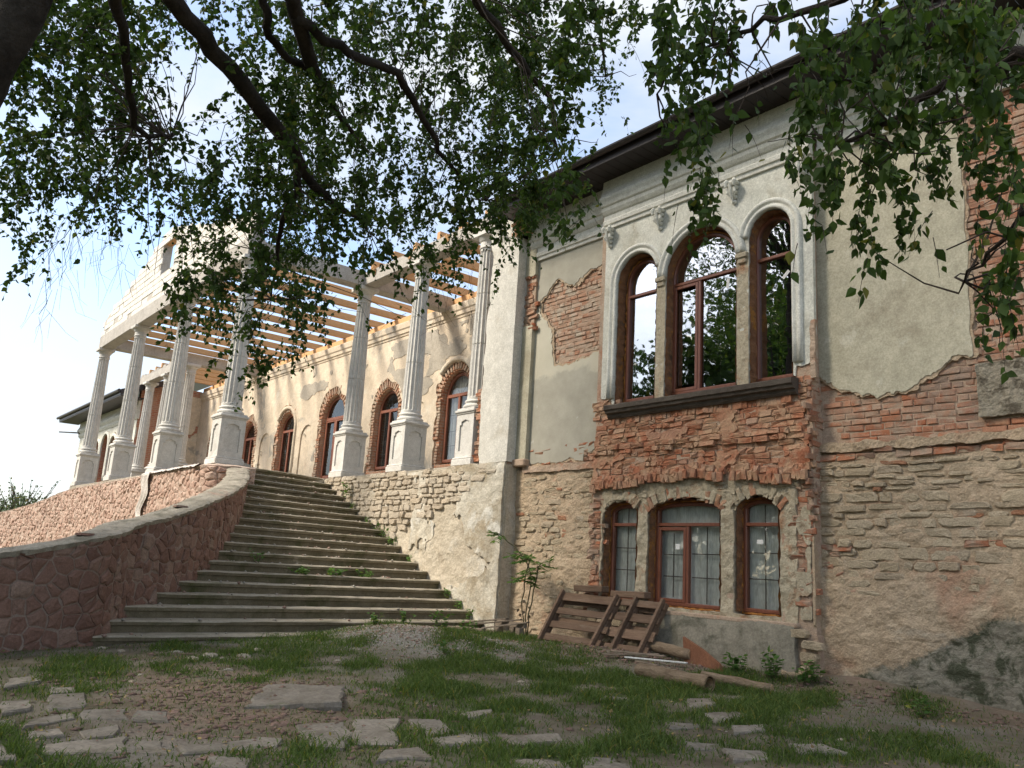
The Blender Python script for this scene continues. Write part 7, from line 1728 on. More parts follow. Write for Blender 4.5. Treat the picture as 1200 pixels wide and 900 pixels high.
SHADE_CROWN=[(-7.7,1.7,7.2),(-12.9,0.4,12.2),(-15.9,-7.2,10.5),(-13.1,-0.8,7.0),(-8.3,-2.6,7.4),(-11.6,-5.8,5.7),(-16.0,-4.9,7.4),(-10.9,1.4,12.3),(-15.2,-9.9,10.2),(-17.4,-1.6,15.3),(-7.5,-0.8,16.8),(-5.5,-5.4,7.2),(-3.4,1.3,6.6),(-18.8,-3.2,11.3),(-5.5,-2.8,7.9),(-9.8,-5.6,4.6),(-17.0,-9.3,8.6),(-9.3,-9.4,9.1),(-8.9,-2.1,13.8),(-13.2,-0.8,9.4),(-16.7,-2.3,16.9),(-6.2,3.4,10.6),(-15.7,-3.5,10.9),(-14.7,-1.4,13.8),(-12.0,2.9,13.2),(-11.8,-2.7,16.6),(-8.0,2.4,12.1),(-7.9,2.1,10.8),(-17.8,-1.8,17.5),(-8.9,-1.9,8.8),(-11.3,-1.1,12.4),(-4.8,-8.5,8.4),(-6.5,3.7,12.0),(-11.4,-8.0,8.0),(-7.3,-1.7,8.8),(-9.4,-0.8,12.6),(-10.9,-6.2,11.3),(-13.2,-1.6,12.8),(-5.9,-0.1,13.7),(-18.0,-1.8,14.4),(-11.1,-5.8,8.8),(-11.5,-1.4,10.8),(-17.2,-4.9,10.8),(-3.9,-5.0,7.7),(-10.8,3.6,10.0),(-17.1,-4.2,8.6),(-12.4,-3.4,9.7),(-8.4,-1.0,9.6),(-11.2,-1.0,16.5),(-4.6,-5.3,4.7),(-6.2,1.3,8.7),(-14.2,0.7,14.7),(-11.6,-3.3,7.2),(-12.8,-0.1,16.2),(-13.8,-4.0,4.5),(-16.7,-7.9,8.2),(-2.6,-1.6,5.2),(-13.5,-3.8,9.1),(-12.9,-4.8,8.2),(-13.4,1.4,12.8),(-8.7,-3.6,6.2),(-16.9,-1.8,17.4),(-9.3,-9.5,10.1),(-10.8,-5.8,6.9),(-16.2,-2.4,11.4),(-3.8,2.9,4.9),(-3.5,-2.5,7.7),(-7.4,-4.5,7.7),(-12.3,-10.8,10.3),(-9.5,-8.0,9.2),(-10.4,-1.8,8.7),(-11.0,-1.6,14.0),(-5.6,2.6,9.8),(-16.8,-2.2,8.8),(-10.0,-8.3,10.9),(-11.1,-2.4,12.1),(-15.9,-0.5,10.8),(-14.3,-9.6,11.4),(-18.0,-2.1,11.7),(-12.0,-2.0,10.6),(-9.4,-5.6,11.5),(-15.5,-4.2,8.9),(-8.4,-8.0,10.4),(-14.0,-6.8,8.1),(-10.8,1.9,10.1),(-14.7,-2.2,13.6),(-13.5,0.1,10.1),(-7.7,-7.5,10.6),(-7.9,-6.2,10.2),(-7.6,-9.0,9.6),(-7.4,4.5,12.2),(-16.8,-1.7,9.6),(-10.2,-3.9,9.7),(-5.5,-5.4,8.3),(-9.5,-2.0,12.4),(-10.7,-5.0,9.5),(-12.4,-2.1,8.1),(-14.4,1.4,11.0),(-18.3,-4.0,10.0),(-7.9,-1.5,17.1),(-6.7,-2.8,8.4),(-11.7,-0.1,16.9),(-11.6,-9.8,10.3),(-5.0,-1.6,7.9),(-4.8,-3.5,7.8),(-10.8,-2.3,13.0),(-15.1,0.5,10.8),(-13.2,-1.3,10.4),(-4.5,-6.2,8.3),(-6.8,-3.4,10.3),(-11.3,3.0,11.8),(-7.3,-7.5,7.4),(-6.3,0.4,8.0),(-13.5,4.1,11.8),(-10.9,-3.9,9.2),(-14.9,-9.0,9.1),(-6.9,-2.2,6.4),(-14.9,-4.9,10.1),(-3.2,1.0,4.7),(-12.0,-3.6,8.4),(-17.4,-1.5,12.3),(-12.5,-2.3,17.4),(-5.4,2.6,11.1),(-14.6,-7.1,9.9),(-5.3,-7.5,8.2),(-5.5,3.8,9.0),(-17.4,-5.8,9.9),(-9.1,-7.9,7.6),(-12.3,4.5,12.2),(-8.5,0.2,7.6),(-15.8,-2.1,10.4),(-17.6,-9.4,11.0),(-15.3,-1.5,11.8),(-11.5,-1.6,11.1),(-9.6,1.0,14.5),(-12.7,-1.1,10.9),(-14.1,1.0,12.1),(-15.6,-3.3,8.7),(-15.9,-2.7,9.7),(-11.4,-7.9,9.2),(-10.9,-4.9,7.9),(-8.9,-6.1,7.3),(-7.7,-1.0,12.3),(-10.9,-2.2,9.9),(-14.9,-2.4,11.7),(-16.0,-0.0,12.2),(-3.3,1.5,5.9),(-13.6,-2.8,4.8),(-13.4,-2.8,10.1),(-12.5,-2.1,6.4),(-11.6,-1.0,11.5),(-11.4,-1.2,13.6),(-7.1,3.3,12.2),(-14.6,-1.6,9.7),(-13.4,-5.2,4.2),(-14.2,-9.0,11.7),(-7.2,1.3,15.0),(-16.8,-0.3,15.1),(-13.4,-3.4,11.0),(-17.1,-2.7,11.5),(-3.7,2.5,5.6),(-8.0,-7.2,9.1),(-3.6,-7.3,8.1),(-16.7,-2.8,7.7),(-7.8,-3.4,7.1),(-18.2,-2.6,16.6),(-7.2,-1.2,10.6),(-7.1,1.3,8.1),(-16.5,-6.5,8.1),(-5.1,-3.6,9.4),(-6.4,1.5,13.3),(-16.5,-6.8,10.0),(-11.3,-7.9,10.9),(-11.7,3.2,11.7),(-9.5,-2.0,15.1),(-7.8,-0.4,6.8),(-17.6,-2.2,19.2),(-9.9,-1.6,5.5),(-10.9,2.1,13.0),(-3.7,-7.6,7.8),(-16.0,-1.3,15.1),(-6.4,0.2,17.0),(-16.4,0.8,15.0),(-12.5,-6.3,6.8),(-2.7,-3.4,4.6),(-13.3,-1.4,18.4),(-13.9,-4.2,5.6),(-16.7,-4.0,7.3),(-14.2,-4.2,4.8),(-7.6,0.3,7.9),(-7.1,-9.2,10.0),(-8.9,1.8,12.7),(-18.3,-1.3,10.9),(-14.9,-4.2,9.0),(-17.9,-2.4,13.6),(-8.2,-2.1,14.3),(-5.9,-4.0,8.2),(-12.5,-6.2,11.0),(-14.3,-4.9,5.9),(-7.8,2.5,9.2),(-10.9,-3.7,9.8),(-15.1,-2.2,16.2),(-12.9,-9.0,8.9),(-7.5,0.5,10.4),(-14.5,-0.4,12.3),(-5.5,-8.3,8.3),(-5.3,-4.0,5.2),(-10.0,-0.9,13.3),(-14.4,-1.5,5.2),(-13.1,-1.6,7.8),(-13.4,-4.4,7.5),(-7.6,-4.6,9.7),(-16.0,-2.6,18.4),(-13.0,-3.8,11.8),(-11.5,0.6,12.3),(-14.4,-2.5,10.7),(-4.1,1.4,7.3),(-10.3,-0.6,10.9),(-11.4,-1.5,7.9),(-17.8,-6.6,9.2),(-4.1,4.5,8.2),(-7.9,-1.7,8.9),(-10.5,-0.3,17.3),(-9.3,0.7,8.2),(-14.1,-1.4,12.4),(-9.5,-6.3,6.0),(-10.1,-3.6,4.7),(-13.0,-4.5,6.2),(-4.5,0.9,6.3),(-16.7,-1.6,9.6),(-17.9,-11.2,10.7),(-11.6,-8.9,10.6),(-6.3,1.1,10.0),(-10.4,1.8,9.3),(-7.6,-1.9,18.0),(-17.9,-3.6,8.6),(-9.0,-1.2,16.5),(-16.8,-0.7,8.5),(-17.9,-2.1,14.4),(-3.4,-2.8,5.5),(-10.4,1.3,14.7),(-8.8,-11.8,11.6),(-9.5,-7.6,10.2),(-17.4,-2.6,11.8),(-4.5,-5.1,8.6),(-9.2,0.1,13.9),(-6.6,-2.1,7.9),(-13.0,-0.2,11.6),(-16.2,-1.0,14.1),(-2.8,2.0,4.7),(-12.0,-2.3,7.6),(-12.1,-1.4,10.3),(-11.4,-0.9,15.0),(-15.2,-1.0,9.5),(-14.1,0.3,10.2),(-8.5,-4.1,9.6),(-9.8,-2.9,5.6),(-8.1,-9.7,8.5),(-8.6,-9.5,10.0),(-13.5,-1.5,12.1),(-6.9,-8.1,11.6),(-15.8,-2.4,8.2),(-13.5,0.6,16.3),(-8.2,-5.7,5.3),(-15.4,-4.1,11.5),(-8.8,-0.1,7.0),(-9.6,-3.8,7.5),(-13.2,-0.9,13.0),(-11.8,-0.2,16.6),(-8.5,-3.3,8.5),(-12.7,-1.6,5.1),(-11.0,-2.6,8.2),(-2.5,0.4,4.3),(-12.7,-6.1,8.0),(-16.1,-1.7,18.0),(-16.1,-2.1,12.4),(-6.2,-9.0,10.4),(-15.5,-1.2,15.9),(-8.6,-0.3,10.9),(-5.9,2.9,11.5),(-9.9,-0.4,8.1),(-13.2,-6.4,6.1),(-15.0,-3.7,4.8),(-15.3,2.9,13.7),(-10.3,2.3,9.3),(-16.1,-1.3,8.2),(-8.7,-3.7,4.8),(-10.3,-6.4,10.9),(-7.4,-2.1,5.6),(-6.5,3.7,10.3),(-10.2,3.9,10.4),(-13.2,-1.4,7.4),(-5.9,-3.6,4.3),(-13.3,0.1,14.1),(-11.9,-1.6,10.7),(-16.6,-10.9,12.3),(-13.0,1.8,11.6),(-17.3,-2.9,9.2),(-4.4,1.8,6.0),(-7.8,2.9,8.8),(-16.4,-4.1,11.2),(-9.5,1.3,14.6),(-12.3,-2.1,5.7),(-3.8,-7.4,6.5),(-9.5,-1.7,14.4),(-6.2,3.7,12.6),(-6.3,-5.3,8.4),(-13.9,-1.2,5.4),(-7.7,2.9,13.4),(-18.2,-2.2,12.2),(-13.9,-10.2,9.8),(-10.1,4.2,12.0),(-15.1,-7.0,6.6),(-9.5,1.9,11.2),(-8.2,0.7,7.3),(-4.3,3.0,5.4),(-8.9,1.0,9.1),(-11.2,-2.7,5.4),(-7.2,-5.0,10.7),(-6.8,-0.4,14.8),(-7.2,-1.3,8.3),(-6.8,1.3,7.6),(-18.2,-7.6,10.2),(-11.6,-1.3,13.2),(-13.0,-0.6,13.9),(-15.1,-0.6,12.1),(-7.7,-1.9,11.2),(-15.9,1.6,11.8),(-7.3,-9.3,10.4),(-8.0,-3.2,5.2),(-16.0,1.6,12.7),(-5.5,-0.9,4.9),(-17.0,-0.3,11.3),(-13.1,-3.8,4.1),(-7.1,-0.5,11.4),(-3.6,1.7,6.9),(-12.0,-4.2,10.6),(-16.5,-2.2,11.9),(-3.7,-4.8,3.9),(-10.1,-0.8,13.9),(-9.6,-2.8,6.9),(-6.0,-10.0,10.9),(-14.1,-0.6,15.9),(-11.9,-4.8,6.1),(-11.0,-9.6,10.6),(-8.1,0.6,8.4),(-11.7,1.4,9.1),(-18.5,-2.4,11.7),(-10.3,-0.5,4.7),(-3.7,-2.6,6.7),(-4.9,-1.9,5.6),(-15.6,-2.9,9.5),(-13.6,-0.6,11.3),(-9.2,-8.9,10.2),(-15.0,-6.1,9.3),(-12.4,-0.9,8.1),(-13.8,-1.9,11.8),(-16.3,-1.3,14.5),(-5.5,-4.7,10.3),(-9.0,-1.6,4.0),(-14.3,-0.3,10.0),(-5.2,2.6,14.0),(-12.6,-2.2,14.9),(-17.0,-0.4,12.1),(-11.7,-2.5,10.5),(-17.3,-3.6,8.6),(-6.1,1.9,6.3),(-9.3,-9.1,9.3),(-14.6,-2.1,5.2),(-8.0,-4.6,11.5),(-8.7,-2.8,8.6),(-17.1,-2.5,12.7),(-5.6,3.0,10.1),(-14.5,-2.5,7.5),(-16.0,0.6,15.1),(-6.2,-5.6,8.0),(-3.2,-0.2,7.0),(-17.1,-3.6,11.4),(-11.9,-7.3,7.0),(-12.2,-1.2,11.9),(-15.4,-1.7,18.4),(-8.6,2.3,8.5),(-4.4,-4.1,6.2),(-10.6,-4.8,11.1),(-16.4,-0.6,12.0),(-10.9,-9.1,8.5),(-12.6,-10.5,10.1),(-18.0,-10.0,10.3),(-9.1,-10.4,11.4),(-6.1,-7.2,6.3),(-12.5,-8.3,9.8),(-15.0,0.8,15.2),(-11.3,-1.8,11.4),(-13.8,-0.2,4.4),(-6.9,1.7,11.5),(-12.5,-0.4,14.8),(-7.7,1.3,10.0),(-10.8,2.8,13.1),(-12.1,-1.4,5.9),(-10.9,-1.2,7.5),(-14.1,1.0,12.1),(-5.3,-9.2,10.0),(-8.8,3.6,10.9),(-11.4,-7.7,11.0),(-16.5,-11.1,11.2),(-18.2,-2.5,10.6),(-6.4,-3.1,5.6),(-9.6,-1.5,16.6),(-14.6,1.1,13.1),(-15.1,-3.2,8.8),(-11.1,-5.1,8.2),(-3.1,-0.7,5.0),(-14.6,-4.8,8.3),(-13.9,-8.6,9.5),(-6.7,-1.4,5.7),(-16.3,0.8,14.7),(-3.5,-5.8,5.2),(-13.7,0.3,13.3),(-6.9,2.6,7.6),(-14.8,-6.3,8.7),(-13.4,-2.3,11.2),(-4.8,-0.2,5.4),(-9.2,-3.4,10.1),(-10.3,-9.2,10.9),(-14.8,-10.7,10.2),(-16.6,0.7,11.8),(-14.8,-8.4,10.9),(-4.9,2.8,12.4),(-9.2,-11.4,11.3),(-11.6,-4.7,9.1),(-14.0,-1.9,14.4),(-14.3,-1.3,9.6),(-5.0,3.6,8.5),(-12.2,2.3,13.6),(-15.1,0.5,10.7),(-9.0,-0.3,9.7),(-6.2,3.9,8.8),(-6.9,-2.5,5.8),(-8.8,-2.9,11.0),(-12.7,-2.6,10.5),(-15.6,-3.8,5.4),(-7.8,-1.9,12.2),(-11.0,-11.3,11.4),(-5.2,-10.9,11.0),(-17.0,-5.0,11.1),(-13.5,-7.1,11.1),(-7.8,2.5,12.9),(-6.5,1.9,15.0),(-10.1,-2.7,10.4),(-5.3,-6.5,6.1),(-15.2,-3.9,6.2),(-8.3,-1.8,16.4),(-11.4,0.2,9.6),(-10.3,-0.9,9.7),(-3.9,-3.4,5.6),(-5.5,4.2,12.3),(-2.4,2.7,4.3),(-10.6,-4.0,9.7),(-7.6,3.4,10.2),(-10.6,-0.5,16.7),(-17.8,-3.8,10.3),(-16.1,-0.8,10.4),(-13.5,-4.4,11.5),(-15.8,-5.1,11.2),(-3.3,2.7,6.3),(-11.0,-7.2,7.6),(-13.2,-1.9,8.9),(-14.0,-5.5,10.3),(-4.8,-0.7,4.4),(-9.9,3.4,11.6),(-14.7,-2.1,11.6),(-4.8,-7.5,9.4),(-17.8,-1.8,11.4),(-11.3,-1.2,12.9),(-11.0,0.8,12.5),(-7.2,1.7,10.6),(-11.9,-6.4,7.9),(-13.9,3.6,11.8),(-9.9,-6.3,9.3),(-7.9,-2.8,10.5),(-16.1,-4.1,7.3),(-8.4,-9.4,11.3),(-13.5,-4.0,10.4),(-16.0,0.2,11.7),(-16.2,0.8,13.9),(-5.9,-1.0,6.6),(-12.3,-4.2,11.6),(-14.2,0.2,12.2),(-13.0,-5.7,10.5),(-15.5,-0.5,7.6),(-8.5,0.3,16.4),(-8.3,-4.8,11.3),(-15.4,-1.9,6.3),(-7.7,-2.1,15.3),(-16.8,-9.6,9.7),(-15.2,2.6,12.9),(-9.9,0.3,14.4),(-16.3,-9.2,11.7),(-16.8,-7.4,7.6),(-13.8,1.6,10.5),(-3.8,-0.1,5.3),(-8.5,-2.7,12.5),(-6.9,-9.7,9.9),(-9.5,-0.4,8.0),(-18.0,-2.3,13.1),(-14.0,-2.6,15.6),(-17.3,-3.0,8.2),(-5.1,-2.8,9.6),(-13.7,-0.8,9.1),(-14.8,-1.7,9.4),(-15.1,0.1,13.5),(-11.5,2.4,13.2),(-11.1,-7.5,8.9),(-17.6,-1.5,14.5),(-9.2,-5.9,5.8),(-16.5,-2.0,18.4),(-5.4,-6.6,8.2),(-11.6,-6.4,6.7),(-10.0,-0.4,13.4),(-6.9,-5.2,4.9),(-16.7,-7.9,11.1),(-4.4,4.7,6.9),(-13.2,2.6,11.9),(-7.9,-0.2,13.9),(-9.1,-2.2,5.8),(-13.7,-7.6,10.3),(-14.3,-2.5,7.6),(-15.7,-2.3,9.8),(-15.8,-10.5,11.2),(-14.0,-3.7,7.3),(-10.2,3.0,12.9),(-9.1,-0.4,11.5),(-12.8,-0.7,9.6),(-16.0,-0.8,7.7),(-12.0,0.7,10.5),(-12.3,-5.2,11.5),(-13.3,1.0,15.1),(-8.8,-1.3,17.3),(-5.4,-0.4,8.6),(-5.6,-3.0,7.7),(-7.8,-2.4,17.2),(-4.0,0.4,6.4),(-6.8,1.3,5.9),(-12.6,-1.4,7.7),(-12.2,-2.2,15.9),(-7.6,-5.1,6.9),(-14.3,-0.5,11.3),(-7.7,-1.4,7.8),(-16.2,-2.2,11.8),(-17.6,-1.9,18.3),(-4.6,2.4,13.5),(-15.5,0.7,12.2),(-4.1,0.8,6.6),(-3.6,-1.5,5.4),(-11.4,3.6,11.1),(-9.4,-2.0,6.6),(-9.1,-6.1,7.4),(-9.1,-4.8,8.3),(-14.2,-6.7,9.4),(-17.4,-1.6,9.6),(-7.0,-1.1,9.5),(-8.3,1.6,14.1),(-3.6,-5.1,4.1),(-3.3,-6.7,6.1),(-9.8,1.0,9.5),(-9.5,-3.2,5.9),(-5.7,-0.9,7.6),(-8.3,-1.6,11.5),(-5.6,-8.9,11.7),(-8.7,-1.3,12.8),(-8.0,-2.1,8.1),(-11.1,-0.1,16.6),(-12.7,1.0,12.1),(-15.7,-10.9,9.9),(-10.2,-1.4,10.1),(-7.5,-7.4,11.2),(-7.8,-6.9,10.7),(-10.4,-3.3,5.9),(-16.1,-1.6,8.6),(-14.1,-10.2,11.5),(-8.8,0.4,9.2),(-2.6,1.1,4.2),(-15.3,-1.1,18.3),(-15.5,-1.1,12.1),(-5.6,-3.4,5.3),(-12.7,-5.4,10.5),(-9.2,1.7,10.2),(-6.3,-5.7,5.7),(-17.5,-5.1,10.5),(-10.8,-10.4,10.2),(-5.0,1.9,8.0),(-15.9,-6.6,6.5),(-16.7,-0.1,11.5),(-13.0,-2.1,14.6),(-16.4,-1.5,10.1),(-8.8,-5.7,10.6),(-14.2,-8.9,10.3),(-12.6,-1.3,16.2),(-9.0,-5.8,8.2),(-14.8,2.2,11.7),(-13.7,-3.0,10.5),(-10.2,-2.4,10.0),(-16.4,1.0,13.0),(-6.0,1.8,13.0),(-13.2,-3.3,8.5),(-2.4,-1.2,4.7),(-16.5,-11.3,10.7),(-15.4,-9.2,9.6),(-17.2,-5.7,9.1),(-15.1,-1.6,11.2),(-15.7,-9.0,10.1),(-8.1,4.1,10.5),(-13.2,-7.7,7.6),(-17.9,-9.2,10.6),(-15.0,-4.9,9.1),(-17.3,-1.3,10.2),(-11.4,-3.3,10.8),(-14.9,-1.2,8.9),(-10.4,-3.8,10.6),(-8.7,-1.2,5.9),(-7.9,2.3,11.8),(-12.7,1.5,10.3),(-7.5,-1.6,6.5),(-11.7,0.3,9.5),(-7.4,-1.3,17.9),(-15.5,-4.1,11.2),(-7.9,-0.8,15.2),(-10.2,-1.5,4.8),(-3.7,-6.5,7.1),(-16.6,-6.5,10.1),(-3.6,1.6,6.8),(-5.2,1.5,9.4),(-6.4,-1.5,4.6),(-12.1,-0.9,12.3),(-5.5,-4.5,7.1),(-6.9,4.6,11.7),(-11.0,0.0,14.3),(-13.2,-3.9,7.7),(-11.9,4.0,11.4),(-11.8,-8.5,8.5),(-5.1,2.2,9.9),(-14.7,3.7,12.5),(-3.6,-3.6,5.4),(-9.8,4.3,10.0),(-15.2,0.7,14.3),(-9.0,2.8,10.5),(-13.6,-3.7,11.5),(-4.9,1.0,7.8),(-10.5,-2.4,12.9),(-13.0,0.4,9.3),(-8.4,-6.0,8.3),(-6.8,-9.4,9.6),(-14.1,-2.1,7.4),(-12.9,1.5,15.3),(-5.0,-7.8,8.0),(-15.5,-7.7,7.3),(-9.8,1.4,8.8),(-7.4,-5.7,6.8),(-19.4,-7.2,12.8),(-7.5,-4.6,9.0),(-10.1,-8.0,10.1)]

birch = empty('birch_tree', (-5.5, -.35, -1.5), 'leaning birch whose dark trunk crosses the upper left corner, branches hanging over the steps', 'tree', 'birches round the yard')
birch2 = empty('birch_tree', (1.5, .7, -1.45), 'birch beside the viewer whose leafy twigs hang down over the right end of the house', 'tree', 'birches round the yard')
birch3 = empty('birch_tree', (-13.5, -1.4, -1.3), 'unseen tall birch added beyond the left edge to shade the yard and the near wing', 'tree', 'birches round the yard')  # third tree added to carry the unseen crown that casts the shade
def limb_tube(name, pts, parent, mat=M_BARK, n=9):
    mb = MB(); mb.tube([p[:3] for p in pts], [p[3] for p in pts], n, True, .06); o = mb.build(name, mat, parent, True); return o
def smooth_pts(pts, k=4):
    P = [np.array(p, float) for p in pts]; P = [2*P[0]-P[1]]+P+[2*P[-1]-P[-2]]; D = []
    for i in range(1, len(P)-2):
        for t in np.linspace(0, 1, k, endpoint=False):
            a, b_, c, d = P[i-1:i+3]; q = .5*((2*b_)+(-a+c)*t+(2*a-5*b_+4*c-d)*t*t+(-a+3*b_-3*c+d)*t**3)
            q[:3] += rng.normal(0, .012, 3); D.append(q)
    D.append(P[-2]); return D
TR1 = [(-5.6, -.40, -1.6, .21), (-5.1, .0, .5, .165), (-4.76, .17, 2.0, .115), (-4.52, .29, 2.58, .11), (-4.0, .58, 4.0, .105), (-3.55, .95, 6.5, .10), (-3.65, 1.1, 9.5, .055), (-3.9, 1.2, 12.5, .02)]
limb_tube('trunk', smooth_pts(TR1, 6), birch, n=16)
TR2 = [(1.5, .7, -1.5, .2), (1.35, .9, 2, .16), (1.1, 1.2, 5, .12), (.9, 1.3, 8.5, .05)]
limb_tube('trunk', smooth_pts(TR2, 5), birch2, n=12)
TR3 = [(-13.5, -1.4, -1.5, .26), (-13.4, -1.2, 4, .2), (-13.1, -.8, 9, .14), (-12.8, -.4, 14, .07), (-12.7, -.2, 18, .02)]
limb_tube('trunk', smooth_pts(TR3, 5), birch3, n=12)
LIMBS = [(LIMB_A, (-3.8, .72, 4.0)), (LIMB_C, (-3.8, .75, 4.2)), (LIMB_E, (-3.95, .62, 3.6)), (LIMB_F, (-3.75, .8, 4.5)), (LIMB_G, (-3.6, .9, 5.5)), (LIMB_L, (-3.55, 1.0, 6.6))]
allp = []
for Lm, st in LIMBS:
    mid = tuple((st[k]+Lm[0][k])/2 for k in range(3)); 
    pts = [(*st, Lm[0][3]*1.25), (mid[0], mid[1], mid[2]+.25, Lm[0][3]*1.1)]+Lm
    D = smooth_pts(pts); limb_tube('branch', D, birch); allp += [(q, birch) for q in D]
for Lm in (LIMB_B, LIMB_D): D = smooth_pts(Lm); limb_tube('branch', D, birch); allp += [(q, birch) for q in D]
for Lm, st in ((LIMB_H, (1.2, 1.1, 3.5)), (LIMB_I, (1.15, 1.15, 4.2)), (LIMB_J, (1.3, 1.0, 2.6))):
    mid = tuple((st[k]+Lm[0][k])/2 for k in range(3)); pts = [(*st, Lm[0][3]*1.3), (mid[0], mid[1], mid[2]+.2, Lm[0][3]*1.15)]+Lm
    D = smooth_pts(pts); limb_tube('branch', D, birch2); allp += [(q, birch2) for q in D]
D = smooth_pts(LIMB_K); limb_tube('branch', D, birch2); allp += [(q, birch2) for q in D]
AP = np.array([q[:3] for q, _ in allp]); AO = [o for _, o in allp]
leafsets = {birch.name: [], birch2.name: []}
twigs = {birch.name: MB(), birch2.name: MB()}
owners = {birch.name: birch, birch2.name: birch2}
for (x, y, z, r, nl) in PUFFS:
    c = np.array([x, y, z]); near_tree = birch2 if x > -3.0 and math.dist((x, y, z), (0, 0, 0)) < 5.4 else birch
    key = near_tree.name
    idx = [i for i, o in enumerate(AO) if o is near_tree]
    dd = np.linalg.norm(AP[idx]-c, axis=1); j = idx[int(np.argmin(dd))]
    if dd.min() < (1.9 if near_tree is birch else .5):
        a = AP[j]; m = (a+c)/2+rng.normal(0, .07, 3)+np.array([0, 0, .12*dd.min()]); top = c+np.array([0, 0, r*.5])
        twigs[key].tube([a, (a+m)/2+rng.normal(0, .03, 3), m, (m+top)/2+rng.normal(0, .03, 3), top], [.006, .0048, .0036, .0026, .0018], 4, False)
    nl = nl*(1.22 if near_tree is birch else 1.15); m = max(1, int(round(nl/17))); per = max(2, int(round(nl/m)))
    for t in range(m):
        v = rng.normal(size=3); v /= np.linalg.norm(v); o = c+v*r*(.85 if near_tree is birch else 1.0)*rng.random()**.55*np.array([1, 1, .9])
        Lt = min(.65, max(.16, r*2.0*rng.uniform(.7, 1.3)))
        far_ = near_tree is birch and x < -3.2
        drift = np.array([rng.normal(0, 0.65 if far_ else .22), rng.normal(0, 0.65 if far_ else .22), 0])
        if far_: Lt *= .75
        s0 = o+np.array([0, 0, Lt*.55])-drift*Lt*.4
        ts = np.linspace(0, 1, 5); pts = [s0+np.array([drift[0]*Lt*q, drift[1]*Lt*q, -Lt*(.55*q+.45*q*q)]) for q in ts]
        twigs[key].tube(pts, [.0022, .002, .0016, .0012, .0008], 3, False)
        tt = np.sort(rng.random(per)); pp = np.stack([np.interp(tt, ts, [p[k] for p in pts]) for k in range(3)], 1)+rng.normal(0, .012, (per, 3))
        A = rng.normal(0, .8 if far_ else .5, (per, 3)); A[:, 2] = -np.abs(rng.normal(.75, .4, per))
        Nn = rvec(per); Nn[:, 2] *= .7
        leafsets[key].append((pp, A, Nn, rng.uniform(.030, .070, per)*(1.0 if far_ else .98)))
for T_ in ([(-6.562, 0.936, 2.25), (-6.636, 0.942, 2.02), (-6.75, 0.954, 1.591)], [(-6.735, 1.027, 2.33), (-6.789, 1.042, 2.158), (-6.863, 1.05, 1.906)], [(-6.496, 1.264, 2.281), (-6.529, 1.336, 2.142), (-6.55, 1.455, 1.996)], [(-6.646, 0.881, 2.338), (-6.631, 1.055, 2.309), (-6.689, 1.137, 2.091)], [(-6.325, 1.113, 2.236), (-6.35, 1.195, 2.118), (-6.386, 1.21, 2.0)], [(-6.395, 4.04, 2.604), (-6.399, 4.125, 2.456), (-6.434, 4.2, 2.227)], [(-6.354, 4.281, 2.921), (-6.34, 4.444, 2.7), (-6.403, 4.553, 2.347)], [(-6.579, 0.978, 2.182), (-6.622, 0.919, 2.076), (-6.7, 0.97, 1.78)]):
    twigs[birch.name].tube(smooth_pts([(*p, .003) for p in T_], 3) and [q[:3]+rng.normal(0, .012, 3) for q in smooth_pts([(*p, .003) for p in T_], 4)], .0018, 4, False)
    for p in T_[1:]:
        for _ in range(5):
            d = np.array([rng.normal(0, .10), rng.normal(0, .10), -abs(rng.normal(.16, .08))]); p_ = np.array(p)+rng.normal(0, .05, 3); twigs[birch.name].tube([p_+np.array([0, 0, .08]), p_+d*.5+rng.normal(0, .02, 3), p_+d], [.0014, .001, .0007], 3, False)
proto = []
for k in range(4):
    me = bpy.data.meshes.new('leaf'); w = .9+.1*k
    me.from_pydata([(v[0]*w, v[1], v[2]*(1+.8*k)) for v in LV], [], [tuple(t) for t in LT]); me.update(); me.materials.append(M_LEAF); proto.append(me)
budget = {birch2.name: 290, birch.name: 290}
for key, sets in leafsets.items():
    tr = owners[key]
    P = np.concatenate([s[0] for s in sets]); A = np.concatenate([s[1] for s in sets]); Nn = np.concatenate([s[2] for s in sets]); Ls = np.concatenate([s[3] for s in sets])
    order = np.argsort(np.linalg.norm(P, axis=1)); nb = budget[key]; first, rest = order[:nb], order[nb:]
    B, A_, N_ = frames(A[first], Nn[first]); inv = wmat(tr).inverted()
    for q, i in enumerate(first):
        o = bpy.data.objects.new('leaf', proto[q % 4]); COL.objects.link(o); o.parent = tr; o.matrix_parent_inverse = inv
        l = float(Ls[i])
        o.matrix_basis = Matrix(((B[q, 0]*l, A_[q, 0]*l, N_[q, 0]*l, P[i, 0]), (B[q, 1]*l, A_[q, 1]*l, N_[q, 1]*l, P[i, 1]), (B[q, 2]*l, A_[q, 2]*l, N_[q, 2]*l, P[i, 2]), (0, 0, 0, 1)))
    o = link('foliage', leaf_mesh('foliage', P[rest], A[rest], Nn[rest], Ls[rest]), M_LEAF, tr); o['kind'] = 'stuff'
    twigs[key].build('twig', M_TWIG, tr, fix=False)['kind'] = 'stuff'
    print(key, 'leaves', len(P))
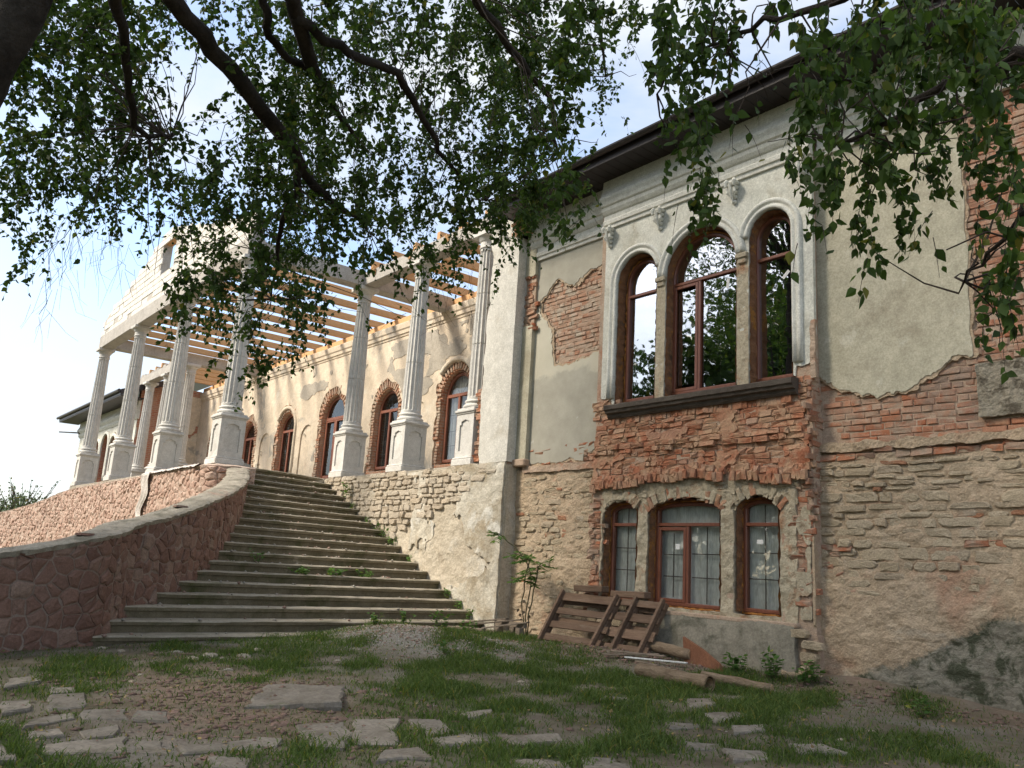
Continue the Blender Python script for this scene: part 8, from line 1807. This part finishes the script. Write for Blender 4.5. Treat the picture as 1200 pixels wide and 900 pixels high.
# high crowns, out of view, shaped to shade wing and yard, not the facade
C = np.array(SHADE_CROWN)
for tr, sel, stem in ((birch3, C[:, 0] < -9.0, TR3), (birch, C[:, 0] >= -9.0, TR1)):
    Q = C[sel]; n = 95
    P = np.repeat(Q, n, 0)+rvec(len(Q)*n)*(rng.random((len(Q)*n, 1))**.5)*.78
    A = rvec(len(P)); A[:, 2] -= .5
    o = link('crown', leaf_quads('crown', P, A, rvec(len(P)), rng.uniform(.085, .14, len(P))), M_LEAF, tr); o['kind'] = 'stuff'
    mb = MB()
    for q in Q[::7]:
        st = np.array(stem[-3][:3]) if q[2] > 9 else np.array(stem[-4][:3]); m = (st+q)/2+np.array([0, 0, .4])
        mb.tube([st, (st+m)/2+rng.normal(0, .1, 3), m, q], [.05, .04, .028, .01], 5, False)
    mb.build('limb', M_BARK, tr, fix=False)

def simple_tree(name, x, y, h, r, label, group, n=13000, mat=M_LEAFDARK, leaf=(.28, .5)):
    z0 = gz(x, y); e = empty(name, (x, y, z0), label, 'tree', group)
    limb_tube('trunk', smooth_pts([(x, y, z0-.2, .3), (x+.2, y, z0+h*.4, .22), (x, y+.2, z0+h*.8, .1)], 4), e)
    nb = 90; cs = rvec(nb)*np.array([r, r, h*.42])*(rng.random((nb, 1))**.45)+np.array([x, y, z0+h*.58])
    mb = MB()
    for q in cs[::3]: mb.tube([(x, y, z0+h*.35), ((x+q[0])/2, (y+q[1])/2, q[2]-.5), tuple(q)], [.1, .06, .02], 5, False)
    mb.build('limb', M_BARK, e, fix=False)
    P = np.repeat(cs, n//nb, 0)+rvec(nb*(n//nb))*(rng.random((nb*(n//nb), 1))**.5)*r*.36
    A = rvec(len(P)); A[:, 2] -= .3
    o = link('crown', leaf_quads('crown', P, A, rvec(len(P)), rng.uniform(*leaf, len(P))), mat, e); o['kind'] = 'stuff'
for i, (x, y, h, r) in enumerate(((-37, -20, 17, 4.8), (-31, -22, 18.5, 5.0), (-26, -20, 20, 4.6), (-21, -22, 22, 4.8), (-14, -19, 19, 4.6), (-46, -20, 12, 4.6))):
    simple_tree('broadleaf_tree', x, y, h, r, ['tall tree behind the viewer mirrored in the left upper window', 'tallest tree behind the viewer mirrored in the middle window', 'round tree behind the viewer mirrored low in the middle window', 'dark tree behind the viewer mirrored in the right upper window', 'smaller tree behind the viewer to the right of the others', 'outermost tree behind the viewer at the far left'][i], 'trees across the yard mirrored in the windows')
n = 15000; P = np.stack([rng.uniform(-90, 12, n), rng.uniform(-31, -26, n), rng.uniform(-1.5, 6.5, n)], 1)
tag(link('woodland', leaf_quads('woodland', P, rvec(n), rvec(n), rng.uniform(.5, .9, n)), M_LEAFDARK), 'dense undergrowth beyond the trees across the yard', None, None, 'stuff')
# bushes beyond the pink wall
for i, (x, y, h, r) in enumerate(((-49.5, 7.6, 2.9, 1.5), (-53, 8.6, 3.3, 1.6), (-47, 6.3, 2.3, 1.2))):
    e = empty('bush', (x, y, gz(x, y)), ['grey-green bush with upright shoots beyond the pink wall', 'taller grey-green bush next to the far wing of the house', 'low grey-green bush at the left edge just over the wall'][i], 'bush', 'bushes beyond the pink wall')
    n = 1500; P = np.array([x, y, -.7+h*.5])+rvec(n)*(rng.random((n, 1))**.4)*np.array([r, r, h*.5])
    A = rvec(n); A[:, 2] += .5
    o = link('foliage', leaf_quads('foliage', P, A, rvec(n), rng.uniform(.10, .2, n), .3), M_BUSH, e); o['kind'] = 'stuff'
    mb = MB()
    PS = []
    for q in range(16):
        a = rng.random()*6.28; tip = np.array([x+math.cos(a)*r*rng.uniform(.2, 1), y+math.sin(a)*r*.8, -.7+h*rng.uniform(.85, 1.22)])
        mb.tube([(x, y, -.8), (np.array([x, y, h*.2])+tip)/2, tip], [.04, .025, .008], 4, False)
        for t in np.linspace(.5, 1, 9): PS.append(np.array([x, y, h*.2])*(1-t)+tip*t+rng.normal(0, .05, 3))
    mb.build('stem', M_TWIG, e, fix=False)
    PS = np.array(PS); o = link('shoot', leaf_quads('shoot', PS, rvec(len(PS)), rvec(len(PS)), rng.uniform(.1, .2, len(PS)), .3), M_BUSH, e); o['kind'] = 'stuff'

# ------------------------------------------------------------------ elder sapling at the wall
sap = empty('sapling', (-11.15, 9.5, gz(-11.15, 9.5)), 'young elder sapling with feathery leaves growing at the foot of the wall', 'sapling')
bz = gz(-11.15, 9.5)
stems = [[(-11.15, 9.5, bz), (-11.1, 9.45, -.6), (-11.0, 9.42, -.1), (-11.2, 9.35, .25), (-11.65, 9.25, .55)], [(-11.15, 9.5, bz), (-11.2, 9.45, -.7), (-11.12, 9.4, -.2), (-10.95, 9.35, .15)], [(-11.12, 9.5, bz), (-10.95, 9.42, -.55), (-10.75, 9.36, .05)]]
fl_ = []
for st in stems:
    mb = MB(); mb.tube([q[:3] for q in smooth_pts([(*p, 0) for p in st], 3)], .011, 6); mb.build('stem', M_STEM, sap)
    for p in st[2:]:
        for _ in range(7):
            a = rng.random()*6.28; d = np.array([math.cos(a)*.8, math.sin(a)*.5-.2, rng.uniform(-.2, .45)]); d /= np.linalg.norm(d); l = rng.uniform(.18, .34)
            mb = MB(); tip = np.array(p)+d*l-np.array([0, 0, .05]); mb.tube([p, np.array(p)+d*l*.5, tip], [.004, .003, .0015], 4, False)
            o = mb.build('leaf_stalk', M_STEM, sap, fix=False)
            Pp = []; Aa = []
            side = np.cross(d, (0, 0, 1)); side /= np.linalg.norm(side)
            for t in (.35, .55, .75, .92):
                for sgn in (-1, 1): Pp.append(np.array(p)+d*l*t-np.array([0, 0, .05*t*t])); Aa.append(side*sgn+d*.5+np.array([0, 0, -.25]))
            Pp.append(tip); Aa.append(d)
            Pp, Aa = np.array(Pp), np.array(Aa)
            link('leaf', leaf_mesh('leaf', Pp, Aa, np.tile([0, 0, 1.0], (len(Pp), 1))+rvec(len(Pp))*.4, rng.uniform(.08, .13, len(Pp)), .8), M_WEED, sap)
# dry brown shoots at its foot
P = np.array([-11.1, 9.4, -.75])+rvec(26)*np.array([.12, .1, .25]); A = rvec(26); A[:, 2] -= .8
link('dry_leaf', leaf_mesh('dry_leaf', P, A, rvec(26), rng.uniform(.05, .09, 26)), M_LOGBARK, sap)['kind'] = 'stuff'

# ------------------------------------------------------------------ weeds on the steps and along the wall
def weed(x, y, z, h, spread, label, group=None, nleaf=26, ls=(.04, .08), name='weed'):
    e = empty(name, (x, y, z), label, 'weed', group); mb = MB(); Pp = []; Aa = []
    for k in range(max(3, nleaf//8)):
        a = rng.random()*6.28; tip = np.array([x+math.cos(a)*spread*rng.random(), y+math.sin(a)*spread*rng.random(), z+h*rng.uniform(.6, 1)])
        b0 = np.array([x+math.cos(a)*spread*.2, y+math.sin(a)*spread*.2, z-.02]); mb.tube([b0, (b0+tip)/2+rng.normal(0, .015, 3), tip], [.004, .003, .0015], 4, False)
        for t in np.linspace(.25, 1, 8): Pp.append(b0+(tip-b0)*t); v = rng.normal(0, 1, 3); v[2] = abs(v[2])*.3; Aa.append(v)
    mb.build('stem', M_STEM, e, fix=False)
    Pp, Aa = np.array(Pp), np.array(Aa); Nn = np.tile([0, 0, 1.0], (len(Pp), 1))+rvec(len(Pp))*.6
    link('leaf', leaf_mesh('leaf', Pp, Aa, Nn, rng.uniform(*ls, len(Pp)), 1.1), M_WEED, e)
def on_step(k, t, back=.12):
    z = zb+k*dz; A = left_end(z); B = np.array([-12.91-2.426*(z+.82), WT]); q = A+(B-A)*t; return (q[0]-back, q[1], z)
weed(*on_step(5, .20), .22, .16, 'bright green weed growing alone on a lower middle step', None, 40)
for t, lab in ((.40, 'left low weed in the row of three on a step'), (.52, 'middle low weed in the row of three on a step'), (.66, 'right small weed in the row of three on a step')):
    weed(*on_step(4, t), .13, .30, lab, 'row of low weeds on a step', 64, (.05, .09))
for n_, (k, h) in enumerate(((0, .28), (2, .22), (1, .2), (6, .13), (8, .18), (9, .28), (10, .2), (11, .14), (13, .16))):
    weed(*on_step(k, .965, .2), h, .14, 'green weed at the retaining wall on the %s step from the bottom' % ['lowest', 'third', 'second', 'seventh', 'ninth', 'tenth', 'eleventh', 'twelfth', 'fourteenth'][n_], 'weeds along the right edge of the steps', 34)
weed(-18.1, 9.56, 1.35, .55, .22, 'tall pale weed growing from the top of the retaining wall', None, 44, (.06, .11))
for x, y, h in ((-11.9, 7.6, .24), (-11.7, 8.1, .3), (-11.6, 8.6, .22), (-12.0, 7.1, .2)):
    weed(x, y, gz(x, y), h, .22, {7.6: 'leafy weed at the lowest step, second from the left of four', 8.1: 'tallest of four leafy weeds at the lowest step', 8.6: 'leafy weed at the lowest step, nearest the retaining wall', 7.1: 'leafy weed at the lowest step, leftmost of four'}[y], 'weeds at the foot of the steps', 60, (.05, .09))
for x, y, h in ((-6.3, 9.35, .35), (-5.9, 9.45, .28), (-6.75, 9.3, .25)):
    weed(x, y, gz(x, y), h, .26, {-6.3: 'tallest dark leafy weed at the grey plinth, between two others', -5.9: 'dark leafy weed at the broken right end of the grey plinth', -6.75: 'smallest dark leafy weed, next to the rusty sheet at the plinth'}[x], 'weeds at the plinth', 90, (.06, .1))
weed(-4.2, 8.9, gz(-4.2, 8.9), .2, .2, 'grassy weed near the foot of the mossy grey render', None, 50)
weed(-9.3, 6.6, gz(-9.3, 6.6), .18, .12, 'small upright weed in the gravel near the middle of the yard', None, 40)
